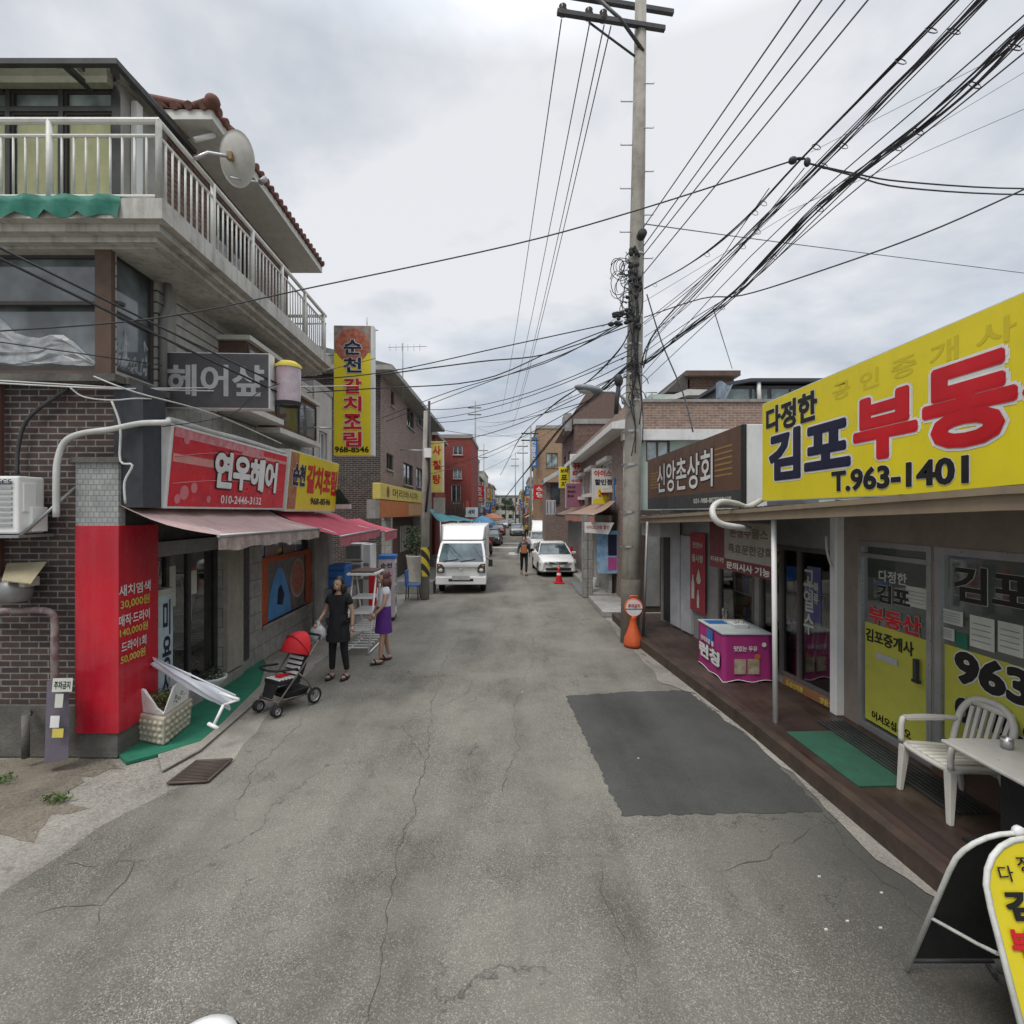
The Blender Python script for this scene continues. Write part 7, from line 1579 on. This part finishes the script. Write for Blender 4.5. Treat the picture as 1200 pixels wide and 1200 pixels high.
# wires over the corner building
for k, (x0, y0, x1, y1, r_) in enumerate(((-40, 265, 330, 452, .012), (-40, 278, 330, 462, .014))): cable([ext(P(x0, y0, 4.2), P(x1, y1, 6.8), -1.2), P(x1, y1, 6.8)], r_, ('upper thick black wire slanting across the corner glazing', 'lower thick black wire slanting across the corner glazing')[k], sag=.04)
cable([P(-20, 398, 5.0), P(120, 418, 5.3), P(190, 428, 6.3)], .007, 'thin wire crossing the plastic sheets in the corner glazing')
g6_ = 'pale wires sagging along the brick wall'
for pts in ([P(-20, 445, 5.2), P(100, 452, 5.3), P(190, 457, 6.1), P(320, 459, 7.2)], [P(-20, 448, 5.1), P(120, 455, 5.3), P(200, 455, 6.1), P(420, 452, 9.5)], [P(82, 454, 5.3), P(98, 465, 5.35), P(130, 469, 5.4), P(160, 467, 5.5), P(186, 468, 6.0)], [P(110, 441, 5.3), P(160, 460, 5.4), P(250, 485, 6.4), P(330, 520, 7.6)]): cable(pts, .008, 'pale thin wire sagging across the wall below the corner glazing', g6_, 'pvc')
cable([P(190, 500, 5.9), P(270, 486, 6.2), P(320, 452, 6.6), P(440, 420, 9)], .006, 'thin dark wire crossing below the hanging grey salon sign')

# ================================================================ orange no-parking stand and the cone
ns = thing('no_parking_stand', 'orange no parking stand with a round white and red plate before the big pole', 'traffic stand', G(742, 757))
c = G(742, 757); om_ = pm('orange plastic', (.62, .11, .03), (.5, .09, .03), 4, .5, dirt=.2)
MB().lathe([(0, 0), (.185, 0), (.19, .06), (.175, .17), (.12, .3), (.075, .45), (.07, .55), (.09, .62), (0, .63)], c, 24).build('body', om_, ns)
dcn = c+V((0, -.05, .78)); MB().lathe([(0, .02), (.19, .02), (.195, 0), (.19, -.02), (0, -.02)], dcn, 28, axis=(0, -1, 0)).build('disc_rim', om_, ns)
dp = MB().lathe([(0, .024), (.165, .024)], dcn, 28, axis=(0, -1, 0)).build('disc', M['wlet'], ns)
MB().box(dcn.x-.165, dcn.x+.165, dcn.y-.028, dcn.y-.0255, dcn.z-.03, dcn.z-.015).build('bar', M['ink'], ns)
text(Frame((dcn.x, dcn.y-.026, dcn.z), (1, 0, 0)), '주차금지', (-.12, .12, .0, .08), M['rlet'], ns, .03, .002)
MB().tube([dcn+V((-.08, 0, .17)), dcn+V((-.07, 0, .235)), dcn+V((.07, 0, .235)), dcn+V((.08, 0, .17))], .018, 8).build('handle', om_, ns)
cn = thing('traffic_cone', 'small red traffic cone with a white band in front of the white car', 'traffic cone', G(655, 683)); c = G(655, 683)
MB().box(c.x-.2, c.x+.2, c.y-.2, c.y+.2, 0, .04).build('base', M['rlet'], cn, bevel=.01)
MB().lathe([(.14, .04), (.09, .3)], c, 18).lathe([(.075, .38), (.045, .56)], c, 18).lathe([(.05, .6), (.03, .66), (0, .66)], c, 18).build('cone', M['rlet'], cn)
MB().lathe([(.09, .3), (.075, .38)], c, 18).lathe([(.045, .56), (.05, .6)], c, 18).build('band', M['wlet'], cn)
# ================================================================ vehicles (local: front faces -y, origin on the ground at the centre)
wpaint = pm('white car paint', (.72, .72, .70), (.68, .68, .66), .8, .22, dirt=.06, spec=.6)
carglass = darkglass('vehicle glass', (.03, .045, .05), .03)
def put_wheel(t, x, y, r, w):
    o = MB().lathe([(r*.62, -w/2), (r*.94, -w/2), (r, -w*.35), (r, w*.35), (r*.94, w/2), (r*.62, w/2)], (x, y, r), 24, axis=(1, 0, 0)).build('wheel', M['rubber'], t, world=False)
    m = MB().lathe([(0, w*.42), (r*.2, w*.42), (r*.55, w*.30), (r*.63, w*.45)], (x, y, r), 24, axis=(1 if x > 0 else -1, 0, 0))
    m.build('rim', M['steel'], o, world=False)
def loft(secs, smoothf=True):
    """secs: list of closed rings (same count) along y"""
    mb = MB(); n = len(secs[0]); vs = [p for s in secs for p in s]
    mb.add(vs, [(i*n+j, (i+1)*n+j, (i+1)*n+(j+1) % n, i*n+(j+1) % n) for i in range(len(secs)-1) for j in range(n)], smoothf)
    mb.add(secs[0], [tuple(range(n))]); mb.add(secs[-1], [tuple(range(n))[::-1]])
    return mb
def rsec(y, hw, z0, z1, r=.08, top=None, n=3):
    """rounded trapezoid section; top = half width at the top"""
    top = top or hw; P_ = [(-hw, z0, 1), (hw, z0, 1), (top, z1, 1), (-top, z1, 1)]; out = []
    for i in range(4):
        a = V((P_[i][0], y, P_[i][1])); pr = V((P_[i-1][0], y, P_[i-1][1])); nx = V((P_[(i+1) % 4][0], y, P_[(i+1) % 4][1]))
        d0 = (pr-a).normalized()*r; d1 = (nx-a).normalized()*r
        for k in range(n+1):
            t = k/n; out.append((a+d0)*(1-t)**2+a*2*t*(1-t)+(a+d1)*t*t)
    return out
def make_truck():
    g = G(540, 695); t = thing('box_truck', 'white box truck with a tall cargo box parked on the left facing the camera', 'truck', (g.x, g.y+.75, 0), R(1.5)); t.scale = (.97, 1, .89)
    # cab
    MB().merge(loft([rsec(-.86, .80, .42, .95, .08, .78), rsec(-.90, .84, .38, 1.0, .08, .82), rsec(-.84, .86, .36, 1.22, .08, .84), rsec(-.70, .87, .36, 1.34, .08, .845), rsec(.75, .87, .36, 1.36, .08, .84)])).build('cab', wpaint, t, world=False)
    gh = loft([rsec(-.70, .84, 1.30, 1.36, .03, .83), rsec(-.52, .835, 1.30, 1.62, .05, .80), rsec(-.34, .83, 1.30, 1.9, .08, .75), rsec(.72, .83, 1.30, 1.94, .08, .76)])
    gh.build('cab_roof', wpaint, t, world=False)
    MB().quad((-.77, -.862, 1.19), (.77, -.862, 1.19), (.675, -.42, 1.84), (-.675, -.42, 1.84)).build('windscreen', carglass, t, world=False)
    for s in (-1, 1):
        MB().quad((s*.845, -.5, 1.36), (s*.842, .5, 1.36), (s*.775, .5, 1.82), (s*.79, -.34, 1.80)).build('side_window', carglass, t, world=False)
        h_ = MB().add([(s*.83, -.915, .78), (s*.56, -.935, .78), (s*.56, -.925, .98), (s*.66, -.91, 1.10), (s*.82, -.885, 1.12)], [(0, 1, 2, 3, 4)]).build('headlight', M['dark'], t, world=False)
        MB().ball((s*.69, -.925, .87), (.075, .03, .07), 12, 8).build('lens', pm('headlight lens', (.55, .56, .56), rough=.1, dirt=0), h_, world=False)
        MB().ball((s*.75, -.905, 1.03), (.06, .03, .05), 10, 6).build('indicator', pm('amber lens', (.32, .1, .03), rough=.15, dirt=0), h_, world=False)
        f_ = MB().box(s*.58-.09, s*.58+.09, -.945, -.92, .52, .62).build('fog_lamp', M['steel'], t, world=False, bevel=.01)
        MB().box(s*1.0-.07, s*1.0+.07, -.82, -.76, 1.0, 1.26).tube([(s*.84, -.6, 1.3), (s*1.0, -.78, 1.2)], .015).build('mirror', M['black'], t, world=False)
        put_wheel(t, s*.73, -.12, .31, .18); put_wheel(t, s*.66, 2.3, .29, .30)
        MB().tube([(s*.3-.32, -.872, 1.2), (s*.3+.18, -.83, 1.27)], .012, 5).build('wiper', M['black'], t, world=False)
    MB().box(-.86, .86, -.955, -.88, .34, .64).build('bumper', wpaint, t, world=False, bevel=.03)
    MB().box(-.42, .42, -.962, -.955, .47, .56).build('lower_grille', M['black'], t, world=False)
    MB().box(-.3, .3, -.968, -.963, .52, .68).build('blank_plate', pm('blank plate', (.48, .48, .46)), t, world=False)
    MB().box(-.78, .78, -.915, -.900, .965, .975).build('panel_gap', M['grey'], t, world=False)
    MB().lathe([(.05, 0), (.062, .006), (.05, .012)], (0, -.925, .90), 20, axis=(0, -1, 0)).build('badge', M['steel'], t, world=False)
    # cargo box with a raked wind deflector
    b = MB().hexa([(-.86, .80, .75), (.86, .80, .75), (.86, 3.9, .75), (-.86, 3.9, .75)], [(-.86, .80, 2.52), (.86, .80, 2.52), (.86, 3.9, 2.52), (-.86, 3.9, 2.52)])
    b.build('cargo_box', wpaint, t, world=False, bevel=.03)
    MB().hexa([(-.72, -.1, 1.95), (.72, -.1, 1.95), (.84, .79, 1.95), (-.84, .79, 1.95)], [(-.76, .50, 2.46), (.76, .50, 2.46), (.82, .79, 2.5), (-.82, .79, 2.5)]).build('deflector', wpaint, t, world=False, bevel=.04)
    MB().box(-.5, .5, .0, 3.8, .42, .6).build('chassis', M['black'], t, world=False)
make_truck()
def sedan(name, label, px, py, rz=0, flip=False, paint=None, group=None):
    g = G(px, py); paint = paint or wpaint; t = thing(name, label, 'car', (g.x, g.y+2.1, 0), rz+(math.pi if flip else 0), group); t.scale = (.95, 1, .91)
    S_ = [(-2.12, .62, .30, .60), (-2.18, .74, .26, .66), (-2.08, .80, .22, .74), (-1.7, .845, .20, .84), (-1.0, .86, .20, .93), (-.75, .865, .20, .95), (.9, .865, .20, .98), (1.6, .85, .22, 1.0), (2.1, .80, .25, .97), (2.22, .70, .35, .85)]
    loft([rsec(y, hw, z0, z1, .09, hw*.90) for y, hw, z0, z1 in S_]).build('body', paint, t, world=False)
    loft([rsec(-1.0, .76, .88, .95, .03, .74), rsec(-.55, .755, .88, 1.18, .06, .66), rsec(-.12, .75, .88, 1.42, .09, .57), rsec(.5, .75, .88, 1.47, .09, .56), rsec(1.1, .745, .88, 1.40, .09, .55), rsec(1.72, .73, .88, 1.03, .05, .66)]).build('greenhouse', carglass, t, world=False)
    loft([rsec(-.16, .58, 1.395, 1.43, .015, .55), rsec(.1, .59, 1.41, 1.478, .02, .55), rsec(.6, .59, 1.41, 1.49, .02, .55), rsec(1.12, .58, 1.36, 1.425, .015, .54)]).build('roof', paint, t, world=False)
    for s in (-1, 1):
        MB().tube([(s*.76, -1.0, .93), (s*.67, -.55, 1.19), (s*.585, -.14, 1.42)], .028, 6).tube([(s*.585, 1.1, 1.4), (s*.72, 1.72, 1.02)], .04, 6).build('pillar', paint, t, world=False)
        h_ = MB().hexa([(s*.82, -1.98, .60), (s*.42, -2.19, .58), (s*.42, -2.1, .58), (s*.82, -1.8, .60)], [(s*.80, -1.86, .79), (s*.44, -2.13, .69), (s*.44, -2.05, .69), (s*.80, -1.7, .79)]).build('headlight', pm('headlight lens', (.55, .56, .56)), t, world=False, bevel=.01)
        MB().ball((s*.66, -2.08, .66), (.06, .03, .05), 10, 6).build('bulb', M['grey'], h_, world=False)
        MB().box(s*.93-.1, s*.93+.1, -.72, -.6, .92, 1.05).build('mirror', paint, t, world=False, bevel=.03)
        MB().box(s*.7-.14, s*.7+.14, 2.16, 2.21, .66, .82).build('tail_light', M['rlet'], t, world=False, bevel=.01)
        put_wheel(t, s*.76, -1.35, .31, .2); put_wheel(t, s*.76, 1.3, .31, .2)
    MB().hexa([(-.36, -2.205, .60), (.36, -2.205, .60), (.3, -2.15, .60), (-.3, -2.15, .60)], [(-.42, -2.19, .69), (.42, -2.19, .69), (.36, -2.1, .69), (-.36, -2.1, .69)]).build('grille', M['black'], t, world=False)
    MB().tube([(-.38, -2.21, .68), (0, -2.225, .63), (.38, -2.21, .68)], .014, 6).build('chrome_trim', M['steel'], t, world=False)
    MB().box(-.56, .56, -2.215, -2.16, .31, .42).build('lower_grille', M['black'], t, world=False, bevel=.02)
    MB().box(-.26, .26, -2.23, -2.215, .46, .56).build('plate', M['paper'], t, world=False)
    return t
silver = pm('silver paint', (.42, .43, .44), rough=.25, metal=.3, dirt=.1); dkp = pm('dark car paint', (.05, .055, .07), rough=.25, dirt=.1)
sedan('parked_car', 'white sedan parked on the right behind the traffic cone', 652, 676, R(2))
sedan('parked_car', 'white sedan parked behind the first white sedan on the right', 634, 647, R(3))
# van behind
vn = thing('parked_van', 'white van parked behind the two white sedans', 'van', (2.35, 41.3, 0)); 
loft([rsec(-2.1, .8, .35, 1.0, .1, .76), rsec(-1.9, .88, .3, 1.15, .1, .85), rsec(-1.3, .9, .3, 1.95, .12, .78), rsec(2.1, .9, .3, 2.0, .12, .8)]).build('body', wpaint, vn, world=False)
MB().quad((-.7, -1.78, 1.22), (.7, -1.78, 1.22), (.66, -1.36, 1.8), (-.66, -1.36, 1.8)).build('windscreen', carglass, vn, world=False)
for s in (-1, 1): put_wheel(vn, s*.8, -1.4, .33, .2); put_wheel(vn, s*.8, 1.4, .33, .2); MB().box(s*.6-.12, s*.6+.12, -2.13, -2.09, .75, .9).build('headlight', M['steel'], vn, world=False)
sedan('parked_car', 'silver car in the middle distance of the street', 606, 628, R(2), paint=silver)
sedan('parked_car', 'dark car standing on the left beyond the motorbike', 575, 640, R(-3), paint=dkp)
sedan('parked_car', 'red car behind the dark car on the left', 583, 628, R(-2), paint=pm('wine paint', (.2, .03, .03), rough=.25, dirt=.1))
sedan('parked_car', 'distant pale car on the left side near the end of the street', 590, 619, 0, paint=wpaint)
sedan('parked_car', 'distant dark car on the right side near the end of the street', 600, 618, 0, paint=dkp)
# motorbike
mt = thing('motorbike', 'dark motorbike with a cargo crate standing on the left behind the box truck', 'motorbike', (G(573, 652).x, 31.5, 0), R(-8))
for y in (-.62, .62):
    o = MB().lathe([(.2, -.05), (.27, -.05), (.3, 0), (.27, .05), (.2, .05)], (0, y, .3), 20, axis=(1, 0, 0)).build('wheel', M['rubber'], mt, world=False)
    r_ = MB()
    for k in range(8): a = k*.785; r_.tube([(0, y, .3), (0, y+math.cos(a)*.21, .3+math.sin(a)*.21)], .008, 4)
    r_.build('spokes', M['steel'], o, world=False)
MB().hexa([(-.12, -.2, .3), (.12, -.2, .3), (.12, .35, .3), (-.12, .35, .3)], [(-.15, -.25, .72), (.15, -.25, .72), (.15, .5, .75), (-.15, .5, .75)]).tube([(0, -.62, .3), (0, -.4, .95)], .04).build('frame', M['dark'], mt, world=False, bevel=.02)
MB().ball((0, -.1, .8), (.16, .28, .13), 12, 8).build('tank', M['rlet'], mt, world=False)
MB().hexa([(-.13, .1, .76), (.13, .1, .76), (.14, .6, .78), (-.14, .6, .78)], [(-.11, .1, .84), (.11, .1, .84), (.12, .6, .86), (-.12, .6, .86)]).build('saddle', M['black'], mt, world=False, bevel=.02)
MB().tube([(-.36, -.3, 1.02), (0, -.4, .96), (.36, -.3, 1.02)], .02).build('handlebar', M['black'], mt, world=False)
MB().ball((0, -.52, .88), (.1, .07, .1), 12, 8).build('headlight', M['steel'], mt, world=False)
MB().box(-.2, .2, .45, .85, .87, 1.15).build('crate', M['brown'], mt, world=False, bevel=.02)
# blue parasol behind the motorbike
bpz = thing('blue_parasol', 'blue market parasol behind the motorbike', 'parasol', (G(566, 640).x, 37, 0)); c = V((G(566, 643).x, 37, 0))
MB().lathe([(.95, 1.75), (.9, 1.95), (.5, 2.25), (0, 2.45)], c, 8, smooth=False).build('canopy', pm('blue canvas', (.08, .22, .38), dirt=.2), bpz); MB().tube([c, c+V((0, 0, 2.4))], .025).build('pole', M['steel'], bpz)
oaw = thing('orange_parasol', 'orange brown market parasol further down the left side', 'parasol', (G(578, 628).x, 52, 0)); c = V((G(577, 631).x, 52, 0))
MB().lathe([(1.3, 1.9), (1.2, 2.1), (.6, 2.4), (0, 2.6)], c, 8, smooth=False).build('canopy', pm('rust canvas', (.4, .18, .1), dirt=.2), oaw); MB().tube([c, c+V((0, 0, 2.5))], .03).build('pole', M['steel'], oaw)

# ================================================================ people (local: face -y, z up)
sk_ = pm('skin', (.42, .26, .18), (.38, .23, .16), 8, .55, dirt=0)
def hand(mb, w, d, side, r=.012):
    d = V(d).normalized(); s = V((0, 1, 0)) if abs(d.y) < .8 else V((1, 0, 0)); s = (s-d*s.dot(d)).normalized(); t = d.cross(s)*side
    mb.ball(V(w)+d*.045, (.032, .032, .045), 10, 8)
    for k, ln in enumerate((.06, .07, .066, .052)):
        a = V(w)+d*.08+s*(.027-.018*k); mb.tube([a, a+d*ln*.55, a+d*ln+t*.02], [.0085, .008, .006], 6)
    a = V(w)+d*.03+s*.03; mb.tube([a, a+s*.025+d*.03, a+s*.03+d*.055+t*.01], [.010, .009, .007], 6)
def person(label, loc, rz, H, pose, top, bottom, hairm, extras=None, skirt=None, sleeve=.5, hair_long=False, leggings=None):
    k = H/1.65
    J = dict(pel=(0, 0, .92), wai=(0, 0, 1.05), che=(0, .01, 1.24), nek=(0, .01, 1.39), hd0=(0, 0, 1.45), shL=(.155, .01, 1.34), shR=(-.155, .01, 1.34), elL=(.21, .03, 1.07), elR=(-.21, .03, 1.07), wrL=(.22, -.04, .84), wrR=(-.22, -.04, .84),
             hiL=(.09, 0, .88), hiR=(-.09, 0, .88), knL=(.10, -.01, .48), knR=(-.10, -.01, .48), anL=(.10, .02, .09), anR=(-.10, .02, .09))
    J.update(pose); J = {a: V(b)*k for a, b in J.items()}
    t = thing('person', label, 'person', loc, rz)
    names = list(J); idx = {n: i for i, n in enumerate(names)}
    rad = dict(pel=.115, wai=.105, che=.115, nek=.05, hd0=.055, shL=.055, shR=.055, elL=.038, elR=.038, wrL=.024, wrR=.024, hiL=.085, hiR=.085, knL=.052, knR=.052, anL=.036, anR=.036)
    E_ = [('pel', 'wai'), ('wai', 'che'), ('che', 'nek'), ('nek', 'hd0'), ('che', 'shL'), ('shL', 'elL'), ('elL', 'wrL'), ('che', 'shR'), ('shR', 'elR'), ('elR', 'wrR'), ('pel', 'hiL'), ('hiL', 'knL'), ('knL', 'anL'), ('pel', 'hiR'), ('hiR', 'knR'), ('knR', 'anR')]
    ex = MB(); hc_ = V((0, -.01, 1.545))*k+(J['hd0']-V((0, 0, 1.45))*k)
    ex.ball(hc_, (.074*k, .092*k, .115*k), 20, 14); ex.ball(hc_+V((0, -.075, -.045))*k, (.045*k, .03*k, .04*k), 12, 8)
    ex.tube([hc_+V((0, -.088, .01))*k, hc_+V((0, -.108, -.025))*k], .011*k, 8, r1=.015*k)
    for s in (-1, 1): ex.ball(hc_+V((s*.076, .0, -.01))*k, (.012*k, .022*k, .032*k), 8, 6)
    for s, a, b in ((1, 'elL', 'wrL'), (-1, 'elR', 'wrR')): hand(ex, J[b], J[b]-J[a], s)
    for a in ('anL', 'anR'): ex.ball(J[a]+V((0, -.06, -.045))*k, (.042*k, .11*k, .035*k), 12, 8)
    body = skin([J[n] for n in names], [(idx[a], idx[b]) for a, b in E_], [rad[n]*k for n in names], 'body', sk_, t, 2, ex)
    f_ = MB()
    for s in (-1, 1): f_.ball(hc_+V((s*.03, -.083, .012))*k, (.013*k, .008*k, .008*k), 8, 6)
    f_.build('eyes', M['ink'], t, world=False); MB().ball(hc_+V((0, -.1, -.062))*k, (.024*k, .008*k, .007*k), 8, 6).build('mouth', pm('lips', (.3, .1, .09), dirt=0), t, world=False)
    # shirt
    def tipp(a, b, f): return J[a].lerp(J[b], f)
    nv = ['wai', 'che', 'shL', 'shR']; vv = [J['pel']+V((0, 0, .03)), J['wai'], J['che'], J['nek']-V((0, 0, .05))*k, J['shL'], tipp('shL', 'elL', sleeve), J['shR'], tipp('shR', 'elR', sleeve)]
    if sleeve > 1: vv[5] = J['elL'].lerp(J['wrL'], sleeve-1); vv[7] = J['elR'].lerp(J['wrR'], sleeve-1)
    vs_ = vv[:]; ed = [(0, 1), (1, 2), (2, 3), (2, 4), (4, 5), (2, 6), (6, 7)]; rr = [.145, .135, .135, .07, .075, .062, .075, .062]
    if sleeve > 1:
        vs_ += [J['elL'], J['elR']]; ed = [(0, 1), (1, 2), (2, 3), (2, 4), (4, 8), (8, 5), (2, 6), (6, 9), (9, 7)]; rr += [.052, .052]; rr[5] = rr[7] = .04
    skin(vs_, ed, [r*k for r in rr], 'shirt', top, t, 2)
    if skirt:
        z1, z0, r1, r0 = skirt; mb = MB(); n = 24; vs = []
        for l in range(5):
            q = l/4
            for i in range(n):
                a = 2*math.pi*i/n; r_ = (r1+(r0-r1)*q)*(1+.05*q*math.sin(i*2.1)); vs.append(V((math.cos(a)*r_, math.sin(a)*r_*.82, z1+(z0-z1)*q))*k+V((0, (J['knL'].y+J['knR'].y)*.5*q, 0)))
        mb.add(vs, [(l*n+i, l*n+(i+1) % n, (l+1)*n+(i+1) % n, (l+1)*n+i) for l in range(4) for i in range(n)], True); mb.build('skirt', bottom, t, world=False)
    if leggings or not skirt:
        m_ = leggings or bottom; skin([J['pel'], J['hiL'], J['knL'], J['anL']+V((0, 0, .03)), J['hiR'], J['knR'], J['anR']+V((0, 0, .03))], [(0, 1), (1, 2), (2, 3), (0, 4), (4, 5), (5, 6)], [r*k for r in (.13, .10, .066, .048, .10, .066, .048)], 'trousers', m_, t, 2)
    sh = MB()
    for a in ('anL', 'anR'):
        c = J[a]+V((0, -.06, -.07))*k; sh.ball(c, (.055*k, .135*k, .022*k), 14, 6); sh.tube([c+V((-.05, -.03, .02))*k, c+V((0, -.05, .065))*k, c+V((.05, -.03, .02))*k], .016*k, 6)
    sh.build('sandals', M['black'], t, world=False)
    hr = MB(); n, kk = 20, 10; vs = []                     # hair cap leaves the face free
    for j in range(kk+1):
        ph = math.pi*.62*j/kk
        for i in range(n):
            a = 2*math.pi*i/n; fr_ = math.sin(a) < -.35 ; ph2 = min(ph, math.pi*.30) if fr_ else ph
            vs.append(hc_+V((.088*math.sin(ph2)*math.cos(a), .012+.103*math.sin(ph2)*math.sin(a), .010+.128*math.cos(ph2)))*k)
    hr.add(vs, [(j*n+i, (j+1)*n+i, (j+1)*n+(i+1) % n, j*n+(i+1) % n) for j in range(kk) for i in range(n)], True)
    if hair_long:
        for i in range(15):
            a = R(-20+220*i/14); p = hc_+V((.082*math.cos(a), .012+.095*math.sin(a), .0))*k; hr.tube([p, p+V((.012*math.cos(a), .02, -.1))*k, p+V((.01*math.cos(a), .015, -.2-.02*(i % 3)))*k], [.03*k, .028*k, .012*k], 6)
    else: hr.ball(hc_+V((0, .085, .03))*k, (.05*k, .045*k, .05*k), 10, 8)
    hr.build('hair', hairm, t, world=False)
    return t, J, k
hb_ = pm('black hair', (.015, .012, .012), dirt=0, rough=.5); hbr = pm('reddish brown hair', (.09, .03, .022), (.05, .02, .016), 20, .5, dirt=0)
bk_ = pm('black cloth', (.012, .012, .014), (.02, .02, .022), 5, .9, dirt=0); tee, nt, b = _nt('printed white tee')
co = coord(nt, 'Object'); nt.links.new(mixc(nt, ramp(nt, noise(nt, co, 9, 3), .60, .66, 0, .6), (.68, .68, .72), (.12, .12, .2)), b.inputs['Base Color']); b.inputs['Roughness'].default_value = .9
t, J, k = person('person in black top, short skirt and leggings holding a white plastic bag beside the stroller', G(397, 794), R(-12), 1.63,
    dict(elL=(.23, .04, 1.08), wrL=(.26, -.03, .86), elR=(-.25, .02, 1.09), wrR=(-.26, -.16, .96), knL=(.11, -.02, .48), anL=(.14, .02, .09), anR=(-.11, -.02, .09), knR=(-.1, -.02, .48)), bk_, bk_, hb_, skirt=(1.05, .62, .155, .2), leggings=bk_, sleeve=.55, hair_long=True)
bagc = t.matrix_basis @ V((-.25*k, -.2*k, .78*k))
bg2 = thing('plastic_bag', 'white plastic shopping bag held by the person in black', 'bag', bagc)
mb = MB(); n = 16; vs = []; prof = [(.02, .2), (.04, .13), (.11, .06), (.13, -.04), (.10, -.12), (0, -.15)]
for j, (r_, z) in enumerate(prof):
    for i in range(n): a = 2*math.pi*i/n; q = r_*(1+.14*math.sin(i*2.7+j*1.9)); vs.append(bagc+V((math.cos(a)*q, math.sin(a)*q*.7, z)))
mb.add(vs, [(j*n+i, j*n+(i+1) % n, (j+1)*n+(i+1) % n, (j+1)*n+i) for j in range(5) for i in range(n)], True).build('bag', pm('thin white plastic', (.55, .55, .56), (.35, .34, .35), 14, .5, dirt=.1), bg2)
person('woman with reddish hair in white printed t-shirt and purple skirt standing by the white rack', G(450, 775), R(-62), 1.60,
    dict(elL=(.2, -.05, 1.09), wrL=(.16, -.2, .92), elR=(-.21, -.04, 1.08), wrR=(-.18, -.16, .88), anL=(.12, -.1, .09), knL=(.11, -.06, .48), anR=(-.11, .12, .09), knR=(-.10, .04, .48)), tee, pm('purple cloth', (.11, .03, .22), (.08, .02, .16), 6, .85, dirt=0), hbr, skirt=(1.04, .55, .15, .19), sleeve=.45, hair_long=True)
person('person in dark jacket with an orange vest walking in the middle of the street', G(614, 674), R(5), 1.66,
    dict(elL=(.24, .06, 1.1), wrL=(.25, .1, .88), elR=(-.24, -.02, 1.1), wrR=(-.26, -.1, .88), knL=(.09, -.12, .5), anL=(.08, -.16, .1), knR=(-.09, .02, .48), anR=(-.08, .24, .14)), pm('grey blue jacket', (.04, .05, .06), dirt=0), bk_, hb_, sleeve=1.8)
g = G(614, 674); v_ = thing('shoulder_bag', 'orange front pack worn by the person walking in the street', 'bag', (g.x, g.y-.2, 1.15))
MB().hexa([(g.x-.12, g.y-.22, .95), (g.x+.12, g.y-.22, .95), (g.x+.12, g.y-.13, .95), (g.x-.12, g.y-.13, .95)], [(g.x-.10, g.y-.20, 1.3), (g.x+.10, g.y-.20, 1.3), (g.x+.1, g.y-.1, 1.3), (g.x-.1, g.y-.1, 1.3)]).build('pack', pm('orange fabric', (.4, .14, .05), dirt=.1), v_, bevel=.02)
person('person in yellow top standing far down the right side of the street', G(617, 632), 0, 1.65, {}, pm('mustard cloth', (.35, .28, .05), dirt=0), bk_, hb_, sleeve=1.8)
bpy.data.scenes.remove(TS)
